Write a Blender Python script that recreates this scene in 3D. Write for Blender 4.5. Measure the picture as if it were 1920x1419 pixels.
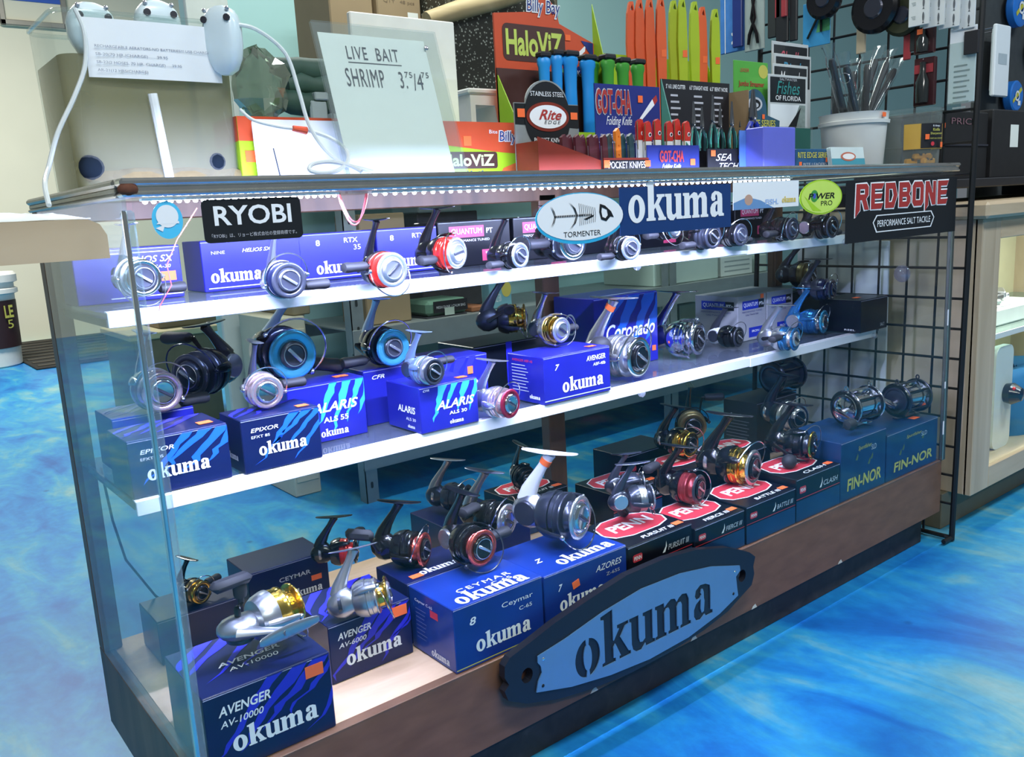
import bpy, bmesh, math, random
from mathutils import Vector, Matrix, geometry
R = math.radians
random.seed(7)
for o in list(bpy.data.objects): bpy.data.objects.remove(o)
SC = bpy.context.scene
COL = SC.collection
# ------------------------------------------------------------------ camera
CX, CY, CZ, YAW, PIT, ROL, FPX = -.268, -1.013, .9115, .6626, -.1905, -.0547, 1621.5
fw = Vector((math.sin(YAW)*math.cos(PIT), math.cos(YAW)*math.cos(PIT), math.sin(PIT)))
rt = Vector((math.cos(YAW), -math.sin(YAW), 0)); up = rt.cross(fw)
cr = rt*math.cos(ROL)+up*math.sin(ROL); cu = -rt*math.sin(ROL)+up*math.cos(ROL)
CP = Vector((CX, CY, CZ))
cam = bpy.data.cameras.new('camera'); co = bpy.data.objects.new('camera', cam); COL.objects.link(co)
co.matrix_world = Matrix(((cr.x, cu.x, -fw.x, CX), (cr.y, cu.y, -fw.y, CY), (cr.z, cu.z, -fw.z, CZ), (0, 0, 0, 1)))
cam.sensor_width = 36; cam.lens = FPX*36/1920; cam.clip_start = .02; cam.clip_end = 60
SC.camera = co
# ------------------------------------------------------------------ world, lights, exposure
SC.view_settings.view_transform = 'Standard'; SC.view_settings.look = 'None'
SC.view_settings.gamma = 1; SC.view_settings.use_curve_mapping = False
SC.view_settings.exposure = 0.0
w = bpy.data.worlds.new('shop_air'); SC.world = w; w.use_nodes = True
w.node_tree.nodes['Background'].inputs[0].default_value = (.80, .90, 1.0, 1)
w.node_tree.nodes['Background'].inputs[1].default_value = .17
def area(name, loc, rot, sx, sy, power, col):
    l = bpy.data.lights.new(name, 'AREA'); l.shape = 'RECTANGLE'; l.size = sx; l.size_y = sy; l.energy = power; l.color = col
    o = bpy.data.objects.new(name, l); COL.objects.link(o); o.location = loc; o.rotation_euler = rot; return o
area('fluorescent_lamp', (.2, -1.2, 2.75), (0, 0, 0), 1.2, .3, 46, (.92, .97, 1))
area('fluorescent_lamp', (-.6, -2.9, 2.75), (0, 0, 0), 1.2, .3, 60, (1, .99, .94))  # unseen front lamp added to brighten the goods on top of the case
area('fluorescent_lamp', (2.8, -1.2, 2.75), (0, 0, 0), 1.2, .3, 46, (.80, .92, 1))
area('fluorescent_lamp', (1.3, 1.1, 2.75), (0, 0, 0), 1.2, .3, 34, (.95, 1, .94))
area('fluorescent_lamp', (.4, 4.8, 3.5), (0, 0, 0), 1.2, .6, 210, (1, .98, .90))
# ------------------------------------------------------------------ pixel helpers
def ray(u, v): return fw+cr*((u-960)/FPX)-cu*((v-709.5)/FPX)
def at(u, v, ax, val):
    d = ray(u, v); i = 'XYZ'.index(ax); return CP+d*((val-CP[i])/d[i])
# ------------------------------------------------------------------ materials
MATS = {}
def nm(name):
    m = bpy.data.materials.new(name); m.use_nodes = True; nt = m.node_tree; nt.nodes.clear()
    out = nt.nodes.new('ShaderNodeOutputMaterial'); return m, nt, out
def mat(name, col=(.8, .8, .8), rough=.5, metal=0, var=.08, scale=30, bump=0, emit=0, spec=.5, coat=0, alpha=1, trans=0):
    if name in MATS: return MATS[name]
    m, nt, out = nm(name); N = nt.nodes; L = nt.links
    b = N.new('ShaderNodeBsdfPrincipled'); L.new(b.outputs[0], out.inputs[0])
    tc = N.new('ShaderNodeTexCoord'); nz = N.new('ShaderNodeTexNoise'); nz.inputs['Scale'].default_value = scale; nz.inputs['Detail'].default_value = 4
    L.new(tc.outputs['Object'], nz.inputs['Vector'])
    mx = N.new('ShaderNodeMix'); mx.data_type = 'RGBA'
    mx.inputs[6].default_value = tuple(c*(1-var) for c in col)+(1,); mx.inputs[7].default_value = tuple(min(1, c*(1+var)) for c in col)+(1,)
    L.new(nz.outputs[0], mx.inputs[0]); L.new(mx.outputs[2], b.inputs['Base Color'])
    b.inputs['Roughness'].default_value = rough; b.inputs['Metallic'].default_value = metal
    b.inputs['Specular IOR Level'].default_value = spec; b.inputs['Coat Weight'].default_value = coat; b.inputs['Coat Roughness'].default_value = .08
    b.inputs['Alpha'].default_value = alpha; b.inputs['Transmission Weight'].default_value = trans
    if bump:
        bp = N.new('ShaderNodeBump'); bp.inputs['Strength'].default_value = bump; bp.inputs['Distance'].default_value = .002
        L.new(nz.outputs[0], bp.inputs['Height']); L.new(bp.outputs[0], b.inputs['Normal'])
    if emit:
        b.inputs['Emission Color'].default_value = col+(1,); b.inputs['Emission Strength'].default_value = emit
    MATS[name] = m; return m
def glass(name, tint=(1, 1, 1), refl=.035, gl=.9, haze=0, hcol=(.7, .8, .8)):
    if name in MATS: return MATS[name]
    m, nt, out = nm(name); N = nt.nodes; L = nt.links
    tr = N.new('ShaderNodeBsdfTransparent'); tr.inputs[0].default_value = tint+(1,)
    gs = N.new('ShaderNodeBsdfGlossy'); gs.inputs['Roughness'].default_value = .03
    lw = N.new('ShaderNodeLayerWeight'); lw.inputs[0].default_value = .5
    p = N.new('ShaderNodeMath'); p.operation = 'POWER'; p.inputs[1].default_value = 5; L.new(lw.outputs['Facing'], p.inputs[0])
    ma = N.new('ShaderNodeMath'); ma.operation = 'MULTIPLY_ADD'; ma.inputs[1].default_value = gl; ma.inputs[2].default_value = refl; ma.use_clamp = True; L.new(p.outputs[0], ma.inputs[0])
    mx = N.new('ShaderNodeMixShader'); L.new(ma.outputs[0], mx.inputs[0]); L.new(tr.outputs[0], mx.inputs[1]); L.new(gs.outputs[0], mx.inputs[2])
    last = mx
    if haze:
        df = N.new('ShaderNodeBsdfDiffuse'); df.inputs[0].default_value = hcol+(1,)
        nz = N.new('ShaderNodeTexNoise'); nz.inputs['Scale'].default_value = 9; nz.inputs['Detail'].default_value = 6
        tc = N.new('ShaderNodeTexCoord'); L.new(tc.outputs['Object'], nz.inputs['Vector'])
        mm = N.new('ShaderNodeMath'); mm.operation = 'MULTIPLY'; mm.inputs[1].default_value = haze*2; L.new(nz.outputs[0], mm.inputs[0])
        m2 = N.new('ShaderNodeMixShader'); L.new(mm.outputs[0], m2.inputs[0]); L.new(mx.outputs[0], m2.inputs[1]); L.new(df.outputs[0], m2.inputs[2]); last = m2
    L.new(last.outputs[0], out.inputs[0]); MATS[name] = m; return m
def ramp_mat(name, cols, scale=3, detail=8, dist=1.5, rough=.5, stretch=(1, 1, 1), bump=.1, metal=0, coat=0, rvar=0):
    m, nt, out = nm(name); N = nt.nodes; L = nt.links
    b = N.new('ShaderNodeBsdfPrincipled'); L.new(b.outputs[0], out.inputs[0])
    tc = N.new('ShaderNodeTexCoord'); mp = N.new('ShaderNodeMapping'); mp.inputs['Scale'].default_value = stretch
    L.new(tc.outputs['Object'], mp.inputs[0])
    nz = N.new('ShaderNodeTexNoise'); nz.inputs['Scale'].default_value = scale; nz.inputs['Detail'].default_value = detail; nz.inputs['Distortion'].default_value = dist
    L.new(mp.outputs[0], nz.inputs['Vector'])
    rp = N.new('ShaderNodeValToRGB'); e = rp.color_ramp.elements
    e[0].position = cols[0][0]; e[0].color = cols[0][1]+(1,); e[1].position = cols[-1][0]; e[1].color = cols[-1][1]+(1,)
    for p, c in cols[1:-1]:
        x = e.new(p); x.color = c+(1,)
    L.new(nz.outputs[0], rp.inputs[0]); L.new(rp.outputs[0], b.inputs['Base Color'])
    b.inputs['Roughness'].default_value = rough; b.inputs['Metallic'].default_value = metal; b.inputs['Coat Weight'].default_value = coat
    bp = N.new('ShaderNodeBump'); bp.inputs['Strength'].default_value = bump; bp.inputs['Distance'].default_value = .003
    L.new(nz.outputs[0], bp.inputs['Height']); L.new(bp.outputs[0], b.inputs['Normal'])
    MATS[name] = m; return m
# ------------------------------------------------------------------ mesh builder
I4 = Matrix.Identity(4)
def T(x=0, y=0, z=0): return Matrix.Translation((x, y, z))
def RX(a): return Matrix.Rotation(R(a), 4, 'X')
def RY(a): return Matrix.Rotation(R(a), 4, 'Y')
def RZ(a): return Matrix.Rotation(R(a), 4, 'Z')
class MB:
    def __init__(s): s.v = []; s.f = []; s.m = []
    def add(s, vs, fs, mi=0, M=None):
        o = len(s.v); s.v += [tuple(M @ Vector(p)) if M else tuple(p) for p in vs]
        s.f += [tuple(i+o for i in f) for f in fs]; s.m += [mi]*len(fs); return s
    def box(s, x0, x1, y0, y1, z0, z1, b=0, mi=0, M=None):
        c = Vector(((x0+x1)/2, (y0+y1)/2, (z0+z1)/2)); h = Vector((abs(x1-x0)/2, abs(y1-y0)/2, abs(z1-z0)/2))
        if not b:
            vs = [c+Vector((i*h.x, j*h.y, k*h.z)) for i in (-1, 1) for j in (-1, 1) for k in (-1, 1)]
            return s.add(vs, [(0, 1, 3, 2), (4, 6, 7, 5), (0, 4, 5, 1), (2, 3, 7, 6), (0, 2, 6, 4), (1, 5, 7, 3)], mi, M)
        b = min(b, .49*min(h)*2); vs = []; ix = {}
        for i in (-1, 1):
            for j in (-1, 1):
                for k in (-1, 1):
                    for a in range(3):
                        d = Vector((i*h.x, j*h.y, k*h.z)); sg = (i, j, k)
                        for q in range(3):
                            if q != a: d[q] -= sg[q]*b
                        ix[i, j, k, a] = len(vs); vs.append(c+d)
        fs = []
        for a in range(3):
            p, q = (a+1) % 3, (a+2) % 3
            for sg in (-1, 1):
                f = []
                for (e, g) in ((-1, -1), (1, -1), (1, 1), (-1, 1)):
                    t = [0]*3; t[a] = sg; t[p] = e; t[q] = g; f.append(ix[t[0], t[1], t[2], a])
                fs.append(f)
            for e in (-1, 1):
                for g in (-1, 1):
                    f = []
                    for sg, ax in ((-1, p), (1, p), (1, q), (-1, q)):
                        t = [0]*3; t[a] = sg; t[p] = e; t[q] = g; f.append(ix[t[0], t[1], t[2], ax])
                    fs.append(f)
        for i in (-1, 1):
            for j in (-1, 1):
                for k in (-1, 1): fs.append([ix[i, j, k, a] for a in range(3)])
        out = []
        for f in fs:
            n = (vs[f[1]]-vs[f[0]]).cross(vs[f[2]]-vs[f[0]]); m_ = sum((vs[i] for i in f), Vector())/len(f)-c
            out.append(tuple(f) if n.dot(m_) > 0 else tuple(reversed(f)))
        return s.add(vs, out, mi, M)
    def lathe(s, prof, seg=24, M=None, mi=0, a0=0, a1=360, ell=1):
        # profile (r, h) around local -Y as the forward axis: h counts towards -Y
        n = len(prof); vs = []; full = abs(a1-a0) >= 360; k = seg if full else seg+1
        for i in range(k):
            a = R(a0+(a1-a0)*i/seg)
            for r, h in prof: vs.append((r*math.cos(a), -h, r*math.sin(a)*ell))
        fs = []
        for i in range(seg):
            j = (i+1) % k
            for q in range(n-1):
                if prof[q][0] < 1e-6 and prof[q+1][0] < 1e-6: continue
                fs.append((i*n+q, j*n+q, j*n+q+1, i*n+q+1))
        return s.add(vs, fs, mi, M)
    def tube(s, path, rad, seg=8, closed=False, mi=0, M=None, flat=1, upv=None, caps=True):
        P = [Vector(p) for p in path]; n = len(P)
        rr = rad if isinstance(rad, (list, tuple)) else [rad]*n
        vs = []; prev = None
        for i in range(n):
            if closed: t = P[(i+1) % n]-P[i-1]
            else: t = P[min(i+1, n-1)]-P[max(i-1, 0)]
            if t.length < 1e-9: t = Vector((0, 0, 1))
            t.normalize()
            if prev is None:
                u0 = Vector(upv) if upv else (Vector((0, 0, 1)) if abs(t.z) < .9 else Vector((0, 1, 0)))
            else: u0 = prev
            x = u0-t*u0.dot(t)
            if x.length < 1e-6: x = t.orthogonal()
            x.normalize(); y = t.cross(x); prev = x
            for k in range(seg):
                a = 2*math.pi*k/seg; vs.append(P[i]+x*(rr[i]*math.cos(a))+y*(rr[i]*flat*math.sin(a)))
        fs = []
        for i in range(n if closed else n-1):
            j = (i+1) % n
            for k in range(seg):
                l = (k+1) % seg; fs.append((i*seg+k, i*seg+l, j*seg+l, j*seg+k))
        if caps and not closed:
            fs.append(tuple(reversed(range(seg)))); fs.append(tuple((n-1)*seg+k for k in range(seg)))
        return s.add(vs, fs, mi, M)
    def sphere(s, c, r, seg=12, rings=8, mi=0, M=None):
        r = r if isinstance(r, (tuple, list)) else (r, r, r); vs = [(c[0], c[1], c[2]+r[2])]; fs = []
        for i in range(1, rings):
            a = math.pi*i/rings
            for k in range(seg):
                b = 2*math.pi*k/seg; vs.append((c[0]+r[0]*math.sin(a)*math.cos(b), c[1]+r[1]*math.sin(a)*math.sin(b), c[2]+r[2]*math.cos(a)))
        vs.append((c[0], c[1], c[2]-r[2])); e = len(vs)-1
        for k in range(seg):
            l = (k+1) % seg; fs.append((0, 1+k, 1+l)); fs.append((e, 1+(rings-2)*seg+l, 1+(rings-2)*seg+k))
            for i in range(rings-2): fs.append((1+i*seg+k, 1+(i+1)*seg+k, 1+(i+1)*seg+l, 1+i*seg+l))
        return s.add(vs, fs, mi, M)
    def flat(s, loops, M=None, mi=0, th=0):
        # polygon with holes in the (u, v) plane, facing +n
        L = [[Vector((p[0], p[1], 0)) for p in lp] for lp in loops]
        tri = geometry.tessellate_polygon(L); vs = [p for lp in L for p in lp]; out = []
        for t in tri:
            a, b, c = (vs[i] for i in t)
            out.append(tuple(t) if (b-a).cross(c-a).z > 0 else tuple(reversed(t)))
        if th:
            n = len(vs); s.add([(p.x, p.y, th) for p in vs], out, mi, M); s.add([(p.x, p.y, 0) for p in vs], [tuple(reversed(t)) for t in out], mi, M)
            for q, lp in enumerate(L):
                k = len(lp); ar = sum(lp[i].x*lp[(i+1) % k].y-lp[(i+1) % k].x*lp[i].y for i in range(k)); ccw = ar > 0
                if q: ccw = not ccw
                w_ = [(p.x, p.y, 0) for p in lp]+[(p.x, p.y, th) for p in lp]
                ff = [(i, (i+1) % k, k+(i+1) % k, k+i) for i in range(k)]
                if (ar > 0) != (q == 0): ff = ff
                if ar < 0: ff = [tuple(reversed(f)) for f in ff]
                if q: ff = [tuple(reversed(f)) for f in ff]
                s.add(w_, ff, mi, M)
            return s
        return s.add([(p.x, p.y, 0) for p in vs], out, mi, M)
    def mesh(s, name, ms, ang=35, smooth=True):
        me = bpy.data.meshes.new(name); me.from_pydata(s.v, [], s.f)
        for m in (ms if isinstance(ms, (list, tuple)) else [ms]): me.materials.append(m)
        if any(s.m): me.polygons.foreach_set('material_index', s.m)
        if smooth:
            me.polygons.foreach_set('use_smooth', [True]*len(me.polygons))
            try: me.set_sharp_from_angle(angle=R(ang))
            except Exception: pass
        me.update(); return me
    def build(s, name, ms, parent=None, M=None, ang=35, smooth=True):
        return link(name, s.mesh(name, ms, ang, smooth), parent, M)
def link(name, me, parent=None, M=None):
    o = bpy.data.objects.new(name, me); COL.objects.link(o)
    if parent is not None: o.parent = parent
    if M is not None: o.matrix_local = M
    return o
def tag(o, label, cat, group=None):
    o['label'] = label; o['category'] = cat
    if group: o['group'] = group
    return o
def thing(name, label, cat, loc=(0, 0, 0), rz=0, group=None, M=None):
    o = bpy.data.objects.new(name, None); o.empty_display_size = .02; COL.objects.link(o)
    o.matrix_world = M if M is not None else T(*loc) @ RZ(rz)
    return tag(o, label, cat, group)
def struct(name, mb, m, parent=None, **k):
    o = mb.build(name, m, parent, **k)
    if parent is None: o['kind'] = 'structure'
    return o
# ------------------------------------------------------------------ print: lettering and marks
def ell(cx, cy, rx, ry, n=40, a0=0, a1=360):
    return [(cx+rx*math.cos(R(a0+(a1-a0)*i/n)), cy+ry*math.sin(R(a0+(a1-a0)*i/n))) for i in range(n if a1-a0 >= 360 else n+1)]
def rrect(w, h, r, n=4):
    p = []
    for (sx, sy, a) in ((1, 1, 0), (-1, 1, 90), (-1, -1, 180), (1, -1, 270)):
        for i in range(n+1): p.append((sx*(w/2-r)+r*math.cos(R(a+90*i/n)), sy*(h/2-r)+r*math.sin(R(a+90*i/n))))
    return p
TXT = {}
def text(s, m, parent, M, w=None, h=None, shear=0, bold=0, ax='c', lift=.0006, name='lettering', spacing=1):
    key = (s, shear, bold, spacing)
    if key not in TXT:
        cu_ = bpy.data.curves.new('t', 'FONT'); cu_.body = s; cu_.size = 1; cu_.shear = shear; cu_.offset = bold; cu_.resolution_u = 3; cu_.space_character = spacing
        ob = bpy.data.objects.new('t', cu_); me = bpy.data.meshes.new_from_object(ob)
        vs = [v.co.copy() for v in me.vertices]; fs = [tuple(p.vertices) for p in me.polygons]
        bpy.data.objects.remove(ob); bpy.data.curves.remove(cu_); bpy.data.meshes.remove(me)
        if not vs: return None
        x0 = min(v.x for v in vs); x1 = max(v.x for v in vs); y0 = min(v.y for v in vs); y1 = max(v.y for v in vs)
        TXT[key] = ([(v.x-(x0+x1)/2, v.y-(y0+y1)/2) for v in vs], fs, x1-x0, y1-y0)
    vs, fs, W, H = TXT[key]
    kx = (w/W) if w else (h/H); ky = (h/H) if h else kx
    ox = 0 if ax == 'c' else (kx*W/2 if ax == 'l' else -kx*W/2)
    b = MB(); b.add([(x*kx+ox, y*ky, lift) for x, y in vs], fs)
    return b.build(name, m, parent, M, smooth=False)
OK = [  # heavy slab-serif wordmark, x-height 1
 (0, [ell(.45, .48, .46, .53, 28), ell(.45, .48, .15, .36, 20)]),
 (1.08, [[(-.1, 0), (.42, 0), (.42, .1), (.34, .12), (.34, .42), (.42, .5), (.62, .1), (.56, .1), (.56, 0), (1.02, 0), (1.02, .1), (.93, .13), (.62, .62), (.82, .88), (.95, .9), (.95, 1), (.5, 1), (.5, .9), (.58, .88), (.36, .6), (.34, .62), (.34, 1.5), (-.12, 1.42), (-.12, 1.33), (0, 1.3), (0, .12), (-.1, .1)]]),
 (2.14, [[(-.08, 1), (.3, 1), (.3, .32), (.34, .2), (.44, .18), (.55, .25), (.55, .88), (.47, .9), (.47, 1), (.87, 1), (.87, .13), (.97, .1), (.97, 0), (.58, 0), (.56, .1), (.4, -.04), (.2, -.03), (.05, .08), (0, .25), (0, .88), (-.08, .9)]]),
 (3.2, [[(-.08, 0), (.4, 0), (.4, .1), (.32, .12), (.32, .7), (.4, .8), (.5, .8), (.54, .72), (.54, .12), (.47, .1), (.47, 0), (.93, 0), (.93, .1), (.86, .12), (.86, .7), (.94, .8), (1.04, .8), (1.08, .72), (1.08, .12), (1, .1), (1, 0), (1.48, 0), (1.48, .1), (1.4, .12), (1.4, .78), (1.3, .98), (1.1, 1.02), (.95, .95), (.85, .86), (.78, .98), (.6, 1.02), (.45, .95), (.32, .86), (.3, 1), (-.08, 1), (-.08, .9), (0, .88), (0, .12), (-.08, .1)]]),
 (4.82, [[(.05, .75), (.1, .92), (.3, 1.03), (.55, 1), (.75, .9), (.78, .7), (.78, .13), (.88, .1), (.88, 0), (.55, 0), (.5, .08), (.3, -.03), (.1, 0), (0, .15), (0, .35), (.1, .5), (.3, .6), (.46, .62), (.46, .78), (.42, .88), (.35, .88), (.32, .78), (.36, .72), (.28, .63), (.12, .63)], [(.46, .5), (.36, .45), (.32, .3), (.36, .18), (.46, .2)]]),
]
OKW = 5.72
def okuma(m, parent, M, w, lift=.0006, name='wordmark', slant=0):
    k = w/OKW; b = MB()
    for ox, lp in OK:
        b.flat([[((x+ox-OKW/2+slant*y)*k, (y-.5)*k) for x, y in l] for l in lp], T(0, 0, lift))
    return b.build(name, m, parent, M, smooth=False)
def decal(loops, m, parent, M, lift=.0005, name='print'):
    return MB().flat(loops, T(0, 0, lift)).build(name, m, parent, M, smooth=False)
def rect(x0, x1, y0, y1): return [(x0, y0), (x1, y0), (x1, y1), (x0, y1)]
def fM(w, d, h, face):
    # frame (u right, v up, n outwards) on a face of a box with its origin at the bottom centre
    if face == 'front': c, u, v = (0, -d/2, h/2), (1, 0, 0), (0, 0, 1)
    elif face == 'top': c, u, v = (0, 0, h), (1, 0, 0), (0, 1, 0)
    elif face == 'left': c, u, v = (-w/2, 0, h/2), (0, -1, 0), (0, 0, 1)
    elif face == 'right': c, u, v = (w/2, 0, h/2), (0, 1, 0), (0, 0, 1)
    else: c, u, v = (0, d/2, h/2), (-1, 0, 0), (0, 0, 1)
    u = Vector(u); v = Vector(v); n = u.cross(v)
    return Matrix(((u.x, v.x, n.x, c[0]), (u.y, v.y, n.y, c[1]), (u.z, v.z, n.z, c[2]), (0, 0, 0, 1)))
def claws(w, h, seed, n=4, x0=-.1, x1=.5, slant=.25):
    # tapered ragged claw strokes falling from the top edge
    rnd = random.Random(seed); out = []
    for i in range(n):
        cx = w*(x0+(x1-x0)*(i+.5)/n); wd = w*(x1-x0)/n*rnd.uniform(.28, .42); ln = h*rnd.uniform(.55, .95); k = 9; a = []; b = []
        for q in range(k):
            t = q/(k-1); ww = wd*(1-t)**.7*(1+.25*rnd.uniform(-1, 1)); xx = cx-slant*h*t*rnd.uniform(.85, 1.1)
            y = h/2-.002-ln*t; a.append((max(-w/2, min(w/2-.001, xx-ww)), y)); b.append((max(-w/2+.001, min(w/2, xx+ww)), y))
        out.append(a+b[::-1])
    return out
# ================================================================== SETTING
LC, DC, HC, ZD, ZB = 1.9128, .51, .965, .2244, .0836
S1, S2, SY1, SY2 = .81, .557, .183, .175
fl, nt, out = nm('painted_floor'); N = nt.nodes; LK = nt.links
def nnode(sc, det, dist, st=(1, 1, 1)):
    n = N.new('ShaderNodeTexNoise'); n.inputs['Scale'].default_value = sc; n.inputs['Detail'].default_value = det; n.inputs['Distortion'].default_value = dist; n.inputs['Roughness'].default_value = .62
    mp = N.new('ShaderNodeMapping'); mp.inputs['Scale'].default_value = st; mp.inputs['Rotation'].default_value = (0, 0, .5); LK.new(ftc.outputs['Object'], mp.inputs[0]); LK.new(mp.outputs[0], n.inputs['Vector']); return n
ftc = N.new('ShaderNodeTexCoord'); n1 = nnode(1.3, 5, .8, (1, .6, 1)); n2 = nnode(5.5, 9, .9, (1, .45, 1)); n3 = nnode(38, 5, 0)
fa = N.new('ShaderNodeMath'); fa.operation = 'MULTIPLY_ADD'; fa.inputs[1].default_value = .55; LK.new(n2.outputs[0], fa.inputs[0])
fb = N.new('ShaderNodeMath'); fb.operation = 'MULTIPLY'; fb.inputs[1].default_value = .62; LK.new(n1.outputs[0], fb.inputs[0]); LK.new(fb.outputs[0], fa.inputs[2])
rp = N.new('ShaderNodeValToRGB'); e = rp.color_ramp.elements; e[0].position = .40; e[0].color = (.005, .10, .40, 1); e[1].position = .80; e[1].color = (.06, .35, .57, 1)
for p_, c_ in ((.48, (.007, .17, .54)), (.55, (.014, .26, .64)), (.61, (.035, .35, .63)), (.67, (.14, .43, .55)), (.72, (.27, .49, .51))):
    x_ = e.new(p_); x_.color = c_+(1,)
LK.new(fa.outputs[0], rp.inputs[0])
mz = N.new('ShaderNodeMix'); mz.data_type = 'RGBA'; mz.blend_type = 'MULTIPLY'; mz.inputs[0].default_value = .35; LK.new(rp.outputs[0], mz.inputs[6]); LK.new(n3.outputs[0], mz.inputs[7])
vo = N.new('ShaderNodeTexVoronoi'); vo.inputs['Scale'].default_value = 4.5; LK.new(ftc.outputs['Object'], vo.inputs['Vector']); rs = N.new('ShaderNodeValToRGB'); rs.color_ramp.elements[0].position = .02; rs.color_ramp.elements[0].color = (.25, .28, .4, 1); rs.color_ramp.elements[1].position = .06; rs.color_ramp.elements[1].color = (1, 1, 1, 1); LK.new(vo.outputs['Distance'], rs.inputs[0])
ms = N.new('ShaderNodeMix'); ms.data_type = 'RGBA'; ms.blend_type = 'MULTIPLY'; ms.inputs[0].default_value = .7; LK.new(mz.outputs[2], ms.inputs[6]); LK.new(rs.outputs[0], ms.inputs[7])
fp = N.new('ShaderNodeBsdfPrincipled'); LK.new(ms.outputs[2], fp.inputs['Base Color']); fp.inputs['Roughness'].default_value = .42; fp.inputs['Specular IOR Level'].default_value = .35; LK.new(fp.outputs[0], out.inputs[0])
fbm = N.new('ShaderNodeBump'); fbm.inputs['Strength'].default_value = .12; fbm.inputs['Distance'].default_value = .003; LK.new(n2.outputs[0], fbm.inputs['Height']); LK.new(fbm.outputs[0], fp.inputs['Normal'])
struct('floor', MB().box(-6, 8, -5, 9, -.1, 0), fl)
cream = mat('cream_wall', (.84, .81, .64), .7, var=.05, scale=3)
teal = mat('teal_wall', (.40, .66, .64), .65, var=.04, scale=4)
struct('wall_far', MB().box(-4, 5, 7.72, 7.85, 0, 4), cream)
TX = at(355, 15, 'Y', 2.10).x
struct('wall_back', MB().box(TX, 6.5, 2.10, 2.2, 0, 3), teal)
struct('trim_1', MB().box(TX-.02, TX+.13, 2.08, 2.10, 0, 2.9, .003), mat('jamb_paint', (.62, .68, .64), .6))
# ================================================================== MAIN DISPLAY CASE
wood = ramp_mat('dark_wood', [(.3, (.055, .028, .016)), (.5, (.12, .060, .032)), (.7, (.17, .09, .05))], scale=18, rough=.45, stretch=(1, 1, .12), dist=.6)
lam = ramp_mat('brown_laminate', [(.3, (.145, .066, .033)), (.55, (.18, .085, .044)), (.75, (.21, .10, .055))], scale=40, rough=.5, stretch=(.3, .3, 1), dist=.3, bump=.04)
deckm = ramp_mat('tan_deck', [(.3, (.62, .40, .25)), (.6, (.70, .47, .30)), (.8, (.74, .52, .35))], scale=30, rough=.55, stretch=(.2, 1, 1), bump=.04)
kickm = ramp_mat('kick_plate', [(.3, (.018, .017, .018)), (.6, (.035, .032, .033)), (.8, (.06, .055, .05))], scale=16, rough=.6, bump=.1)
alu = mat('brushed_aluminium', (.85, .85, .80), .2, 1, var=.12, scale=60)
alud = mat('dull_aluminium', (.42, .42, .36), .38, 1, var=.15, scale=60)
gl = glass('case_glass', (.96, .99, .985), .014, .6)
gls = glass('side_glass', (.90, .97, .96), .03, .8, .035, (.55, .75, .8))
gshelf = glass('dusty_sheen_glass', (.78, .84, .90), .04, .7, .22, (.20, .22, .30))  # haze colour paints in dust and the blue-grey reflection off the shelves
trimw = mat('white_shelf_trim', (.88, .88, .90), .35, var=.02)
case = thing('display_case', 'long glass display case with brown base full of fishing reels', 'display case')
MB().box(0, LC, 0, .018, ZB, ZD-.0, .001).build('base_panel', lam, case)
for x in (0, LC-.018): MB().box(x, x+.018, .018, DC, ZB, ZD, .001).build('side_panel', wood, case)
MB().box(.018, LC-.018, .018, DC, ZD-.02, ZD-.0005).build('deck', deckm, case)
MB().box(.018, LC-.018, .03, DC-.01, ZB, ZB+.015).build('bottom_board', kickm, case)
MB().box(.031, LC-.031, .031, DC-.02, 0, ZB, .002).build('kick_plate', kickm, case)
# small tears in the kick plate edging
for x in (.665, .80, .93, 1.12, 1.44):
    MB().flat([[(-.009, 0), (.010, 0), (.004, .009), (-.004, .006)]], T(x, -.0006, ZB+.001) @ RX(90)).build('paint_chip', mat('chip_white', (.6, .58, .5), .7), case)
for x, y in ((0, DC-.032), (LC-.03, DC-.032), (1.0, DC-.03)):
    MB().box(x, x+(.03 if x != 1.0 else .05), y, DC, ZD, HC-.02, .002).build('wood_post', wood, case)
MB().box(0, LC, DC-.03, DC, HC-.035, HC-.004, .002).build('back_rail', wood, case)
for nm_, x0, x1, y0, y1 in (('front_rail', -.004, LC+.006, -.014, .012), ('side_rail', -.006, .02, .012, DC), ('side_rail', LC-.014, LC+.012, .012, DC)):
    b = MB().box(x0, x1, y0, y1, HC-.005, HC+.004, .003).box(x0+.003, x1-.003, y0+.004, y1-.003, HC-.011, HC-.005, .001).box(x0+.001, x1-.001, y0+.001, y1-.001, HC-.016, HC-.011, .002)
    b.build(nm_, alu if nm_ == 'front_rail' else alud, case)
b = MB(); b.sphere((.004, -.011, HC-.008), (.011, .005, .007)); b.build('corner_rivet', mat('rust', (.12, .04, .02), .8, .2, var=.4, scale=200), case)
strip = glass('clear_corner_strip', (.78, .88, .90), .10, .9, .10, (.75, .85, .9))
MB().box(-.004, .009, -.008, .006, ZD, HC-.03, .003).build('corner_strip', strip, case)
MB().box(-.0045, .0005, -.0085, -.0035, ZD, HC-.03, .001).build('corner_strip', alu, case)
MB().box(LC-.008, LC+.006, -.0058, .006, ZD, HC-.03, .002).build('corner_strip', alud, case)
MB().box(.009, LC-.009, -.006, -.0015, ZD, HC-.014).build('front_pane', gl, case)
MB().box(.0005, .005, .007, DC-.033, ZD, HC-.014).build('side_pane', gls, case)
MB().box(LC-.005, LC-.0005, .007, DC-.033, ZD, HC-.014).build('side_pane', gl, case)
MB().box(.02, LC-.016, .013, DC-.03, HC-.007, HC-.001).build('top_pane', gl, case)
MB().box(1.02, LC-.03, DC-.024, DC-.019, ZD, HC-.035).build('sliding_door', gl, case)
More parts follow.
